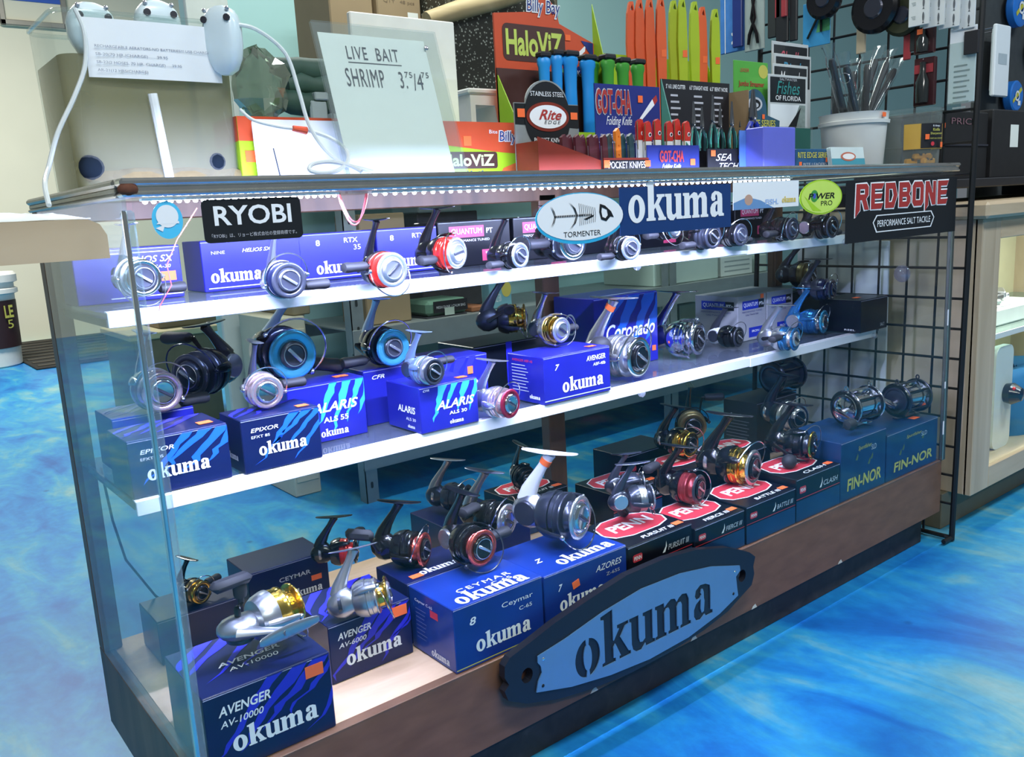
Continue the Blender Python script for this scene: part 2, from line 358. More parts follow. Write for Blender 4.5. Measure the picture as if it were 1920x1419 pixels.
for i, (z, y) in enumerate(((S1, SY1), (S2, SY2))):
    sh = MB().box(.010, LC-.010, y, DC-.035, z-.008, z).build('shelf', gshelf, case)
    for x0, x1, dz in ((.010, 1.34, 0), (1.342, LC-.03, .002)):
        MB().box(x0, x1, y-.004, y-.0005, z-.019-dz, z+.0022-dz, .001).box(x0, x1, y-.0005, y+.012, z+.0003, z+.0022-dz).build('edge_trim', trimw, sh)
    for x in (.013, 1.005, LC-.045):
        MB().box(x+.004, x+.008, y+.04, DC-.035, z-.022, z-.0085, .001).build('bracket', alud, sh)
    for x in ((.985, 1.73) if i == 0 else (.98, 1.865)):
        c = MB().lathe([(.004, 0), (.008, .002), (.008, .008), (.004, .012), (.0005, .013)], 12, T(x, y-.004, z-.017)); c.build('shelf_clip', glass('clip_plastic', (.9, .92, .95), .12, .9, .12, (.9, .9, 1)), sh)
for z0_, z1_ in ((.575, .615), (.415, .432), (.295, .33)): MB().box(LC-.016, LC-.010, -.0068, -.006, z0_, z1_).build('tape_scrap', mat('torn_tape', (.8, .8, .85), .6), case)
MB().lathe([(.022, 0), (.020, .004), (.010, .008), (.006, .014), (0, .015)], 20, T(LC-.006, .118, .700) @ RZ(-90)).build('suction_cup', glass('cup_plastic', (.8, .8, .95), .15, .9, .15, (.7, .7, .95)), case)
# LED strips under the front rail
ledm = mat('led_glow', (.80, .86, 1), .4, emit=60)
led_me = MB().sphere((0, 0, 0), (.0030, .0030, .0022), 8, 6).mesh('led', ledm)
def led_strip(u0, u1, label, n, power):
    x0 = at(u0, 365, 'Y', .018).x; x1 = at(u1, 350, 'Y', .018).x
    t = thing('led_strip', label, 'light strip', ((x0+x1)/2, .018, HC-.020), group='light strips under the front rail')
    w_ = x1-x0
    MB().box(-w_/2, w_/2, -.005, .005, 0, .003).build('tape_backing', mat('led_tape', (.75, .75, .72), .5), t)
    for i in range(n): link('led', led_me, t, T(-w_/2+w_*(i+.5)/n, 0, -.0012))
    l = bpy.data.lights.new('strip_lamp', 'AREA'); l.shape = 'RECTANGLE'; l.size = w_; l.size_y = .008; l.energy = power; l.color = (.55, .60, 1)
    o = bpy.data.objects.new('strip_lamp', l); COL.objects.link(o); o.parent = t; o.matrix_local = T(0, .002, -.006) @ RX(38)
led_strip(262, 632, 'white light strip at the glass corner over the pale reels', 26, 7.5)
led_strip(694, 1482, 'long white light strip over the red and black reels', 62, 17.0)
b = MB()
for k in range(2):
    pts = []
    for i in range(17):
        t = i/16; x = at(637+52*t, 365, 'Y', .02).x; pts.append((x, .02+.004*k, HC-.020-.036*math.sin(math.pi*t)**.8-.004*k*math.sin(math.pi*t)))
    b.tube(pts, .0012, 6)
tag(b.build('lead_wire', mat('pink_wire', (.9, .16, .18), .4)), 'pink wire loop joining the two light strips', 'wire')
b = MB(); b.tube([(.10, .06, .936), (.075, .07, .90), (.062, .08, .87), (.066, .085, .845), (.05, .09, .82), (.052, .1, .8145)], .0006, 6)
tag(b.build('power_lead', mat('red_wire', (.7, .08, .08), .4)), 'thin red lead hanging inside the glass corner', 'wire')
# ================================================================== STICKERS ON THE FRONT PANE
GY = -.0062
def W(u, v, y=GY): return at(u, v, 'Y', y)
black = mat('print_black', (.006, .007, .009), .45, var=0)
white = mat('print_white', (.86, .87, .88), .5, var=0)
def stick(name, label, tl, br, cat='sticker'):
    a = W(*tl); b = W(*br); w_ = b.x-a.x; h_ = a.z-b.z
    M = Matrix(((1, 0, 0, (a.x+b.x)/2), (0, 0, -1, GY), (0, 1, 0, (a.z+b.z)/2), (0, 0, 0, 1)))
    return thing(name, label, cat, M=M), w_, h_
def sheet(t, loops, m, name='sheet', th=.0004): return MB().flat(loops, None, 0, th).build(name, m, t, smooth=False)
t, w_, h_ = stick('shop_sticker', 'black rounded sticker with big white lettering on the case glass', (375, 375), (569, 445))
sheet(t, [rrect(w_, h_, .006)], black); text('RYOBI', white, t, T(0, .006, .0004), w_*.78, h_*.46, bold=.02)
text('「RYOBI」は、リョービ株式会社の登録商標です。', mat('print_grey', (.5, .5, .55), .5), t, T(0, -h_*.34, .0004), w_*.86, h_*.10)
t, w_, h_ = stick('round_sticker', 'round pale blue sticker on the glass by the corner strip', (280, 378), (347, 446))
sheet(t, [ell(0, 0, w_/2, h_/2)], mat('sticker_cyan', (.08, .55, .85), .4)); decal([ell(0, h_*.1, w_*.36, h_*.30)], white, t, T(0, 0, .0005)); decal([[(-w_*.38, -h_*.1), (w_*.36, -h_*.1), (w_*.36, -h_*.04), (-w_*.3, -h_*.04)], ], white, t, T(0, 0, .0006)); decal([[(-w_*.42, -h_*.2), (-w_*.1, -h_*.12), (-w_*.2, -h_*.3)]], white, t, T(0, 0, .0006))
t, w_, h_ = stick('oval_sticker', 'white oval sticker with black fish skeleton and blue rim', (1001, 364), (1171, 450))
sheet(t, [ell(0, 0, w_/2, h_/2)], mat('rim_blue', (.03, .42, .70), .4)); decal([ell(0, h_*.025, w_*.485, h_*.455)], white, t, T(0, 0, .0005))
text('TORMENTER', black, t, T(0, -h_*.30, .0008), w_*.42, h_*.105)
k = w_; b = MB(); LF = .0016
for i in range(22): b.flat([rect(-k*.30+i*k*.019, -k*.30+i*k*.019+k*.012, h_*.035, h_*.075)], T(0, 0, LF))
for i in range(9):
    x = -k*.03+i*k*.022; hh = h_*(.26-.012*i); b.flat([[(x, -hh*.55), (x+k*.004, -hh*.55), (x+k*.012, h_*.05), (x+k*.004, hh+h_*.03), (x, hh+h_*.03), (x+k*.008, h_*.05)]], T(0, 0, LF))
for s_ in (1, -1):
    for q in (0, .012): b.flat([[(-k*.33-q*k, h_*(.055+.20*s_)), (-k*.30-q*k, h_*(.055+.1*s_)), (-k*.285-q*k, h_*.055), (-k*.291-q*k, h_*.055), (-k*.308-q*k, h_*(.055+.1*s_))]], T(0, 0, LF)); b.flat([[(-k*.13-q*k, h_*(.055+.26*s_)), (-k*.07-q*k, h_*(.055+.14*s_)), (-k*.045-q*k, h_*.055), (-k*.053-q*k, h_*.055), (-k*.08-q*k, h_*(.055+.14*s_))]], T(0, 0, LF))
b.flat([[(k*.20, h_*.10), (k*.21, h_*.26), (k*.27, h_*.22), (k*.34, h_*.10), (k*.37, -h_*.02), (k*.33, -h_*.0), (k*.28, -h_*.09), (k*.22, -h_*.05)], [(k*.225, h_*.10), (k*.232, h_*.19), (k*.29, h_*.14), (k*.30, h_*.03), (k*.27, -h_*.03), (k*.235, 0)]], T(0, 0, LF))
b.flat([[(k*.02, -h_*.02), (k*.14, h_*.06), (k*.13, h_*.02), (k*.05, -h_*.04)]], T(0, 0, LF))
b.build('fish_skeleton', black, t, smooth=False)
t, w_, h_ = stick('banner_sticker', 'dark blue banner sticker with large white wordmark', (1160, 352), (1370, 425))
sheet(t, [rect(-w_/2, w_/2, -h_/2, h_/2)], mat('sticker_navy', (.01, .045, .17), .35)); okuma(white, t, T(0, .004, .0006), w_*.86)
t, w_, h_ = stick('angler_sticker', 'white sticker with angler photo and small yellow wordmark', (1374, 342), (1497, 386))
sheet(t, [rect(-w_/2, w_/2, -h_/2, h_/2)], white); decal([[(-w_/2, -h_/2), (w_*.1, -h_/2), (-w_*.1, -h_*.2), (-w_*.3, -h_*.05), (-w_/2, -h_*.25)]], mat('photo_blue', (.15, .3, .55), .5), t, T(0, 0, .0005)); decal([ell(-w_*.28, -h_*.16, w_*.06, h_*.2, 16)], mat('photo_skin', (.55, .33, .24), .6), t, T(0, 0, .0006))
text('FISH.', mat('photo_sky', (.35, .5, .8), .5), t, T(w_*.07, -h_*.27, .0005), w_*.20, h_*.2, bold=.02); okuma(mat('gold_print', (.75, .55, .08), .4), t, T(w_*.34, -h_*.25, .0005), w_*.22)
t, w_, h_ = stick('line_sticker', 'lime green oval sticker with black lettering', (1499, 338), (1578, 399))
lime = mat('print_lime', (.42, .68, .03), .4, var=.15, scale=60)
sheet(t, [ell(0, 0, w_/2, h_/2)], lime); decal([ell(0, 0, w_*.47, h_*.46)], mat('print_lime_light', (.62, .82, .14), .4), t, T(0, 0, .0005))
decal([[(-w_*.4, h_*.05), (-w_*.1, -h_*.3), (0, -h_*.4), (-w_*.2, -h_*.38)], [(0, 0)]*3][:1], lime, t, T(0, 0, .0007))
text('P WER', black, t, T(0, h_*.03, .0008), w_*.62, h_*.17, bold=.02, shear=.2); text('PRO', black, t, T(w_*.12, -h_*.18, .0008), w_*.27, h_*.14)
decal([ell(-w_*.17, h_*.04, w_*.085, h_*.17, 20), ell(-w_*.17, h_*.04, w_*.045, h_*.09, 16)], mat('print_green', (.05, .3, .05), .4), t, T(0, 0, .0009)); decal([ell(-w_*.17, h_*.04, w_*.04, h_*.08, 16)], mat('print_royal', (.05, .1, .5), .4), t, T(0, 0, .0009))
t, w_, h_ = stick('tackle_sticker', 'black rectangular sticker with angular red lettering edged white', (1586, 339), (1790, 433))
sheet(t, [rect(-w_/2, w_/2, -h_/2, h_/2)], black)
redp = mat('print_red', (.42, .035, .03), .45, var=.1)
# angular block letters, drawn as polygons with a pale outline underneath
RB = {'R': [[(0, 0), (.26, .0), (.26, .38), (.38, .38), (.56, 0), (.86, 0), (.66, .42), (.82, .58), (.82, .88), (.70, 1), (0, 1)], [(.26, .6), (.26, .8), (.56, .8), (.56, .6)]],
      'E': [[(0, 0), (.72, 0), (.84, .22), (.26, .22), (.26, .4), (.7, .4), (.78, .6), (.26, .6), (.26, .78), (.74, .78), (.9, 1), (0, 1)]],
      'D': [[(0, 0), (.62, 0), (.86, .5), (.68, 1), (0, 1)], [(.26, .24), (.26, .76), (.5, .76), (.58, .5), (.46, .24)]],
      'B': [[(0, 0), (.66, 0), (.84, .18), (.84, .4), (.74, .52), (.84, .64), (.84, .84), (.7, 1), (0, 1)], [(.26, .22), (.26, .4), (.56, .4), (.56, .22)], [(.26, .62), (.26, .78), (.56, .78), (.56, .62)]],
      'O': [[(.14, 0), (.72, 0), (.86, .16), (.86, .84), (.72, 1), (.14, 1), (0, .84), (0, .16)], [(.26, .24), (.26, .76), (.6, .76), (.6, .24)]],
      'N': [[(0, -.25), (.26, 0), (.26, .55), (.56, 0), (.84, 0), (.84, 1), (.6, 1), (.6, .48), (.3, 1), (0, 1)]]}
x = -w_*.42; kk = w_*.84/6.75; bo = MB(); bi = MB()
for i, c in enumerate('REDBONE'):
    lp = [[(p[0]*kk*.98+x, p[1]*h_*.42+h_*.02) for p in l] for l in RB[c]]
    if c == 'R': lp[0][0] = (lp[0][0][0]-kk*.05, lp[0][0][1]-h_*.12)
    bi.flat(lp, T(0, 0, .0012))
    for l in lp: bo.tube([(p[0], p[1], .0006) for p in l], kk*.008, 4, closed=True, flat=6.9, upv=(0, 0, 1), M=None)
    x += kk*.97
bi.build('lettering', redp, t, smooth=False); bo.build('letter_outline', white, t, smooth=False)
hx = [(-w_*.28, -h_*.20), (-w_*.25, -h_*.37), (w_*.25, -h_*.37), (w_*.28, -h_*.20), (w_*.25, -h_*.08), (-w_*.25, -h_*.08)]
decal([hx, [(p[0]*.97, (p[1]+h_*.22)*.88-h_*.22) for p in hx]], white, t, T(0, 0, .0005)); text('PERFORMANCE SALT TACKLE', white, t, T(0, -h_*.225, .0005), w_*.48, h_*.11, bold=.005)
# ================================================================== WORDMARK PLAQUE ON THE BASE
def WP(pts, y): return [((p := at(u, v, 'Y', y)).x, p.z) for u, v in pts]
brd = [(948, 1251), (958, 1234), (996, 1205), (1040, 1170), (1104, 1126), (1177, 1079), (1250, 1047), (1308, 1031), (1367, 1027), (1407, 1036), (1418, 1044), (1414, 1062), (1416, 1076), (1411, 1097), (1393, 1117), (1367, 1146), (1323, 1181), (1250, 1228), (1177, 1266), (1104, 1295), (1046, 1312), (988, 1320), (955, 1315), (948, 1298), (956, 1285), (948, 1272)]
P = WP(brd, -.03); c0 = (sum(p[0] for p in P)/len(P), sum(p[1] for p in P)/len(P))
MP = Matrix(((1, 0, 0, c0[0]), (0, 0, -1, -.014), (0, 1, 0, c0[1]), (0, 0, 0, 1)))
t = thing('wordmark_plaque', 'black surfboard shaped plaque with pale blue metal wordmark plate on the case base', 'sign', M=MP)
rel = lambda pp: [(a-c0[0], b-c0[1]) for a, b in pp]
hl = WP([(990, 1267), (1393, 1080)], -.03)
MB().flat([rel(P)]+[ell(h[0]-c0[0], h[1]-c0[1], .0115, .0125, 20) for h in hl], None, 0, .014).build('board', mat('board_black', (.010, .012, .02), .4), t, smooth=False)
pl = [(1011, 1232), (1063, 1199), (1133, 1149), (1206, 1105), (1279, 1076), (1337, 1063), (1390, 1061), (1391, 1070), (1383, 1082), (1385, 1102), (1387, 1117), (1352, 1152), (1294, 1196), (1221, 1237), (1148, 1267), (1075, 1289), (1009, 1300), (1012, 1280), (1019, 1263), (1017, 1251), (1011, 1244)]
PP = rel(WP(pl, -.034)); la = WP([(1081, 1222)], -.034)[0]; lb = WP([(1340, 1131)], -.034)[0]
w_ = lb[0]-la[0]; k = w_/OKW; cx_, cz_ = (la[0]+lb[0])/2-c0[0], (la[1]+lb[1])/2-c0[1]-.004
holes = []
for i, (ox, lp) in enumerate(OK):
    tr = lambda q: [((x_+ox-OKW/2)*k+cx_, (y_-.5)*k*1.05+cz_) for x_, y_ in q]
    if i == 0:
        for s_ in (0, 180):
            o_ = ell(.45, .48, .46, .53, 14, s_-82, s_+82); n_ = ell(.45, .48, .15, .36, 14, s_-75, s_+75); holes.append(tr(o_+n_[::-1]))
    elif i == 4:
        o_ = lp[0]; holes.append(tr(o_[:17]+[(.33, .58), (.31, .3), (.36, .16), (.46, .18), (.5, .5), (.47, .58)]+o_[18:]))
    else: holes.append(tr(lp[0]))
MB().flat([PP]+holes, T(0, 0, .0145), 0, .002).build('plate', mat('pale_blue_metal', (.13, .29, .50), .38, .3, var=.06), t, smooth=False)
for u, v in ((1022, 1237), (1021, 1287), (1381, 1073), (1378, 1114)):
    p = rel(WP([(u, v)], -.034))[0]; MB().sphere((p[0], p[1], .0165), (.003, .003, .0015), 10, 6).build('screw', alu if v in (1237, 1073) else black, t)
# ================================================================== REEL CARTONS
indigo = mat('carton_indigo', (.014, .015, .26), .32, var=.3, scale=14, coat=.1, spec=.4)
navy = mat('carton_navy', (.005, .009, .060), .34, var=.3, scale=14, coat=.08, spec=.35)
ink = mat('carton_ink', (.004, .005, .010), .34, var=.3, scale=20, coat=.05, spec=.3)
royal = mat('carton_royal', (.008, .035, .24), .32, var=.45, scale=9, coat=.1, spec=.4)
greyc = mat('carton_grey', (.36, .36, .40), .5, var=.05)
seab = mat('carton_sea', (.006, .035, .11), .4, var=.6, scale=14, coat=.1)
clawb = mat('claw_blue', (.015, .13, .72), .4, var=.1); clawc = mat('claw_cyan', (.04, .38, .85), .4, var=.1); clawv = mat('claw_violet', (.02, .02, .55), .4, var=.1)
orange = mat('tag_orange', (1, .16, .035), .6, var=.04)
silverp = mat('print_silver', (.62, .64, .68), .35, .2, var=.05); redl = mat('print_scarlet', (.60, .04, .06), .4); pinkl = mat('print_crimson', (.55, .05, .14), .4)
yelp = mat('print_olive_yellow', (.55, .52, .10), .45)
BOX = {}
def price(parent, M, w_=.022, h_=.0135, rot=0):
    o = MB().flat([rect(-w_/2, w_/2, -h_/2, h_/2)], T(0, 0, .0011) @ RZ(rot), 0, .0003).build('price_tag', orange, parent, M, smooth=False); return o
def carton(key, label, x0, x1, y0, z, h, d, m, group, seam=True, wedge=0):
    w_ = x1-x0; t = thing('reel_box', label, 'box', ((x0+x1)/2, y0+d/2, z+.0006), 0, group)
    b = MB(); b.box(-w_/2, w_/2, -d/2, d/2, 0, h, .0012); b.build('carton', m, t)
    if seam: MB().box(-w_/2+.001, w_/2-.001, -d/2-.0004, -d/2+.001, h-.0032, h-.0024).build('lid_edge', mat('lid_line', (.35, .36, .5), .4), t)
    BOX[key] = dict(o=t, w=w_, d=d, h=h, z=z+h+.0006, x0=x0, x1=x1, y0=y0, y1=y0+d); return t, w_, d, h
def F(key, face, dx=0, dy=0):
    b = BOX[key]; return fM(b['w'], b['d'], b['h'], face) @ T(dx, dy, 0)
def clip(pp, w_, h_): return [(max(-w_/2+.0005, min(w_/2-.0005, x)), max(-h_/2+.0005, min(h_/2-.0005, y))) for x, y in pp]
def slash(t, key, face, m, seed, n=4, x0=-.1, x1=.5, slant=.9):
    b = BOX[key]; w_, h_ = (b['w'], b['h']) if face == 'front' else (b['w'], b['d'])
    mb = MB()
    for lp in claws(w_, h_, seed, n, x0, x1, slant): mb.flat([clip(lp, w_, h_)], T(0, 0, .0004))
    mb.build('claw_print', m, t, F(key, face), smooth=False)
GT, GM, GD = 'reel boxes along the back of the upper shelf', 'reel boxes on the middle shelf', 'reel boxes on the case floor'
# ---- upper shelf
def upper(key, label, x0, x1, y0, h, m, d=.085):
    return carton(key, label, x0, x1, y0, S1, h, d, m, GT)
t, w_, d, h = upper('A1', 'indigo reel box with an orange tag, behind the round pale blue sticker', .012, .163, .345, .079, indigo)
text('HELIOS SX', white, t, F('A1', 'front', .028, .021), .075, .010, shear=.3, bold=.01); text('HSA-30', white, t, F('A1', 'front', .045, .009), .03, .005, shear=.2); price(t, F('A1', 'front', .055, -.006), .022, .014)
decal([rect(-w_*.2, w_*.45, .031, .0322), rect(-w_*.2, w_*.49, -.0365, -.035)][:1], silverp, t, F('A1', 'front')); decal([rect(-w_*.2, w_*.49, -.034, -.0325)], silverp, t, F('A1', 'front'))
t, w_, d, h = upper('A2', 'indigo reel box printed with a small ring mark, under the black rounded sticker', .205, .374, .375, .081, indigo)
text('HELIOS SX', white, t, F('A2', 'front', .008, .022), .05, .006, shear=.3, bold=.01); text('NINE', silverp, t, F('A2', 'front', -.057, .021), .022, .005); okuma(white, t, F('A2', 'front', -.03, -.019), .085); decal([rect(-w_*.46, w_*.47, -.036, -.0345)], silverp, t, F('A2', 'front'))
for key, x0, x1, num, lab in (('A3', .377, .523, '35', 'indigo reel box with large 35, behind the black-bodied red reel'), ('A4', .529, .660, '40', 'indigo reel box touching the black box with crimson label')):
    t, w_, d, h = upper(key, lab, x0, x1, .385, .082, indigo)
    text('8', white, t, F(key, 'front', -w_*.26, .024), .008, .010, bold=.02); text('RTX', white, t, F(key, 'front', w_*.18, .026), .027, .0085, bold=.01); text(num, white, t, F(key, 'front', w_*.26, .013), .014, .009); okuma(white, t, F(key, 'front', -.002, -.022), .085); decal([rect(-w_*.46, w_*.47, -.037, -.0355)], silverp, t, F(key, 'front'))
labs = ['glossy black reel box with crimson label, next to the indigo boxes', 'glossy black reel box with crimson label, behind the oval fish skeleton sticker', 'glossy black reel box behind the dark blue banner sticker', 'glossy black reel box with small red label below the banner sticker', 'glossy black reel box below the angler sticker', 'plain black reel box at the wire grid end of the upper shelf']
for i, (x0, x1) in enumerate(((.664, .838), (.848, 1.015), (1.022, 1.19), (1.2, 1.37), (1.385, 1.55), (1.57, 1.73))):
    key = 'A%d' % (5+i); t, w_, d, h = upper(key, labs[i], x0, x1, .385, .088, ink)
    decal([rect(-w_*.36, w_*.12, .012, .034)], pinkl, t, F(key, 'front')); text('QUANTUM', white, t, F(key, 'front', -w_*.12, .023), w_*.42, .013, lift=.0009); text('PT', white, t, F(key, 'front', w_*.2, .023), w_*.09, .010, bold=.02); text('PERFORMANCE TUNED', white, t, F(key, 'front', -w_*.08, .006), w_*.55, .0045)
    decal([rect(w_*.08, w_*.34, -.036, -.014)], pinkl, t, F(key, 'front')); text('BOCA', white, t, F(key, 'front', w_*.21, -.02), w_*.16, .004, lift=.0009)
# ---- middle shelf
def mid(key, label, x0, x1, y0, h, d, m): return carton(key, label, x0, x1, y0, S2+.0025 if y0 < .186 else S2, h, d, m, GM)
t, w_, d, h = mid('C1', 'navy reel box with blue claw print against the side glass', .010, .146, .179, .080, .10, navy)
slash(t, 'C1', 'front', clawb, 3, 4, .0, .75, .8); slash(t, 'C1', 'top', clawv, 4, 4, -.3, .5, .8); text('EPIXOR', white, t, F('C1', 'front', -.03, .022), .045, .006, shear=.2, bold=.01); text('EFXT 30S', white, t, F('C1', 'front', -.038, .012), .03, .004); okuma(white, t, F('C1', 'front', -.004, -.011), .085); price(t, F('C1', 'top', .045, -.025), .02, .018)
t, w_, d, h = mid('C2', 'navy reel box with blue claw print beside the open shelf gap', .163, .285, .174, .080, .082, navy)
slash(t, 'C2', 'front', clawb, 5, 4, .1, .75, .8); slash(t, 'C2', 'top', clawv, 6, 4, -.3, .5, .8); text('EPIXOR', white, t, F('C2', 'front', -.026, .022), .042, .006, shear=.2, bold=.01); text('EFXT 8S', white, t, F('C2', 'front', -.033, .012), .028, .004); okuma(white, t, F('C2', 'front', 0, -.010), .075); price(t, F('C2', 'top', .043, -.022), .018, .016); okuma(white, t, F('C2', 'left', 0, -.02), .04)
t, w_, d, h = mid('C1b', 'dark indigo reel box under the big black reel', .03, .15, .33, .085, .10, indigo); slash(t, 'C1b', 'top', clawv, 8, 4, -.3, .5, .8)
t, w_, d, h = mid('C3', 'indigo claw print box under the reel with wide blue spool rim', .275, .412, .262, .098, .115, indigo)
slash(t, 'C3', 'front', clawc, 9, 4, .0, .72, .35); text('ALARIS', white, t, F('C3', 'front', .012, .008), .085, .016, shear=.3, bold=.02); text('ALS 55', white, t, F('C3', 'front', .012, -.013), .045, .009, bold=.02); okuma(white, t, F('C3', 'front', .008, -.036), .05); price(t, F('C3', 'top', .04, -.03), .024, .016)
t, w_, d, h = mid('C4', 'indigo claw print box standing out at the shelf edge', .460, .577, .168, .078, .105, indigo)
slash(t, 'C4', 'front', clawc, 11, 4, -.2, .62, .3); text('ALARIS', white, t, F('C4', 'front', .012, .003), .078, .015, shear=.3, bold=.02); text('ALS 30', white, t, F('C4', 'front', .016, -.013), .036, .006, bold=.02); okuma(white, t, F('C4', 'front', .012, -.029), .028); text('ALARIS', white, t, F('C4', 'left', .01, -.002), .055, .012, shear=.15, bold=.02); text('ALS 30', white, t, F('C4', 'left', .022, -.018), .03, .005); okuma(white, t, F('C4', 'left', .022, -.031), .022); text('CFR', white, t, F('C4', 'front', -.045, .032), .012, .0035, shear=.3); price(t, F('C4', 'top', .038, -.035), .02, .014)
t, w_, d, h = mid('C5', 'indigo box behind the claw print box, under the pale blue reel', .432, .56, .30, .098, .115, indigo); text('CFR', white, t, F('C5', 'front', -.035, .035), .025, .007, shear=.3, bold=.01); text('ALARIS', white, t, F('C5', 'left', .0, .0), .07, .016, shear=.15, bold=.02)
t, w_, d, h = mid('C6', 'indigo box with an orange tag beside the pink rimmed reel', .575, .68, .275, .098, .11, indigo); slash(t, 'C6', 'front', clawv, 13, 3, -.4, .3, .5); okuma(white, t, F('C6', 'front', .01, -.004), .06); price(t, F('C6', 'front', .012, .022), .012, .014)
t, w_, d, h = mid('C7', 'black box carrying the dark reel with gold spool', .70, .90, .345, .098, .125, ink); decal([rect(-.02, -.005, -.04, .049)], clawv, t, F('C7', 'front'))
t, w_, d, h = mid('C8', 'indigo reel box carrying the silver reel with gold spool', .727, .896, .168, .088, .105, indigo)
text('AVENGER', white, t, F('C8', 'front', .047, .027), .05, .010, shear=.15, bold=.02); text('ABF-40b', white, t, F('C8', 'front', .055, .014), .033, .006, shear=.15, bold=.01); text('7', white, t, F('C8', 'front', -.052, .022), .011, .011, shear=.3, bold=.02); okuma(white, t, F('C8', 'front', .012, -.018), .105); decal([rect(-w_*.5, w_*.5, -.0385, -.0365)], silverp, t, F('C8', 'front')); okuma(white, t, F('C8', 'left', .025, -.033), .03); text('AVENGER ABF-40', redl, t, F('C8', 'left', -.008, .034), .06, .005); price(t, F('C8', 'top', .055, -.03), .02, .014)
for i in range(9): decal([rect(-.04, .0+.004*(i % 3), .024-i*.006, .0255-i*.006)], silverp, t, F('C8', 'left'))
t, w_, d, h = mid('C9', 'tall indigo box with bold blue claw print behind the big silver reel', 1.012, 1.212, .33, .16, .13, indigo)
slash(t, 'C9', 'front', clawb, 15, 4, -.25, .75, .45); text('Coronado', white, t, F('C9', 'front', .012, .002), .155, .034, shear=.35, bold=.015); decal([rect(-.028, .03, -.035, -.018)], white, t, F('C9', 'front')); text('CD1 4000', mat('print_ink', (.05, .05, .2), .5), t, F('C9', 'front', .001, -.0265), .04, .007, lift=.0008); price(t, F('C9', 'front', .085, -.05), .012, .012); decal([rect(-.06, .06, -.045, -.035)], silverp, t, F('C9', 'top'))
decal([ell(-.01, .02, .018, .024, 20), ell(-.01, .02, .014, .020, 20)], silverp, t, F('C9', 'left'))
for key, x0, x1, lab in (('C10', 1.5, 1.617, 'grey reel box with blue and black label and an orange tag'), ('C11', 1.622, 1.735, 'grey reel box with blue and black label next to the black boxes')):
    t, w_, d, h = mid(key, lab, x0, x1, .325, .115, .135, greyc)
    for fc, q in (('front', w_), ('left', d)):
        decal([rect(-q*.34, q*.22, .022, .044)], mat('print_blue', (.015, .03, .42), .4), t, F(key, fc)); decal([rect(q*.22, q*.42, .022, .044)], black, t, F(key, fc)); text('QUANTUM', white, t, F(key, fc, -q*.06, .033), q*.48, .012, lift=.0009); text('PTs', white, t, F(key, fc, q*.32, .033), q*.15, .008, lift=.0009, bold=.02); text('PERFORMANCE TUNED', mat('print_ink', (.05, .05, .2), .5), t, F(key, fc, 0, .016), q*.7, .004); text('SALTWATER', mat('print_ink', (.05, .05, .2), .5), t, F(key, fc, 0, .008), q*.45, .004)
    decal([rect(-q*.1, q*.35, -.05, -.025)], mat('print_blue', (.015, .03, .42), .4), t, F(key, 'front')); text('IRON', white, t, F(key, 'front', q*.1, -.035), q*.22, .006, lift=.0009, bold=.01)
    if key == 'C10': price(t, F(key, 'front', .04, .051), .013, .011)
t, w_, d, h = mid('C12', 'low black box with a faint white crest, under the violet lit reel', 1.768, 1.898, .150, .084, .118, ink); text('SALT', silverp, t, F('C12', 'front', .04, -.030), .02, .008); price(t, F('C12', 'top', -.02, -.02), .02, .014); text('REEL', white, t, F('C12', 'left', .03, -.035), .03, .004)
t, w_, d, h = mid('C13', 'black box under the smoky reel by the wire grid', 1.745, 1.885, .335, .105, .125, ink); price(t, F('C13', 'top', -.0, -.03), .02, .014)
# ---- case floor
def low(key, label, x0, x1, y0, h, d, m): return carton(key, label, x0, x1, y0, ZD, h, d, m, GD)
def avenger(key, label, x0, x1, y0, h, d, num, s1, s2):
    t, w_, d, h = low(key, label, x0, x1, y0, h, d, navy)
    slash(t, key, 'front', clawv, s1, 5, -.05, .95, .9); slash(t, key, 'top', clawv, s2, 4, -.3, .6, .7)
    text('AVENGER', white, t, F(key, 'front', -w_*.20, h*.27), w_*.40, h*.12, shear=.2, bold=.02); text(num, white, t, F(key, 'front', -w_*.23, h*.11), w_*.33, h*.085, shear=.2, bold=.01); okuma(white, t, F(key, 'front', w_*.02, -h*.18), w_*.68)
    text('AVENGER', white, t, F(key, 'top', 0, -d*.05), w_*.5, .012, shear=.2, bold=.02); text(num, white, t, F(key, 'top', 0, -d*.18), w_*.4, .010, shear=.2); price(t, F(key, 'front', w_*.36, h*.34), .026, .017)
avenger('D1', 'big navy reel box in the glass corner under the tumbled silver and gold reel', .016, .19, .012, .112, .15, 'AV-10000', 21, 22)
avenger('D2', 'navy reel box under the slanting silver and gold reel', .236, .379, .112, .094, .13, 'AV-6000', 23, 24)
t, w_, d, h = low('D0', 'navy box half hidden behind the big corner box', .06, .20, .36, .075, .10, navy)
t, w_, d, h = low('D3', 'navy reel box at the back under the small black and red reel', .222, .372, .385, .097, .10, navy); text('CEYMAR', silverp, t, F('D3', 'front', .01, .02), .06, .008, bold=.01); okuma(white, t, F('D3', 'front', .03, -.015), .06); price(t, F('D3', 'front', .05, .006), .02, .01)
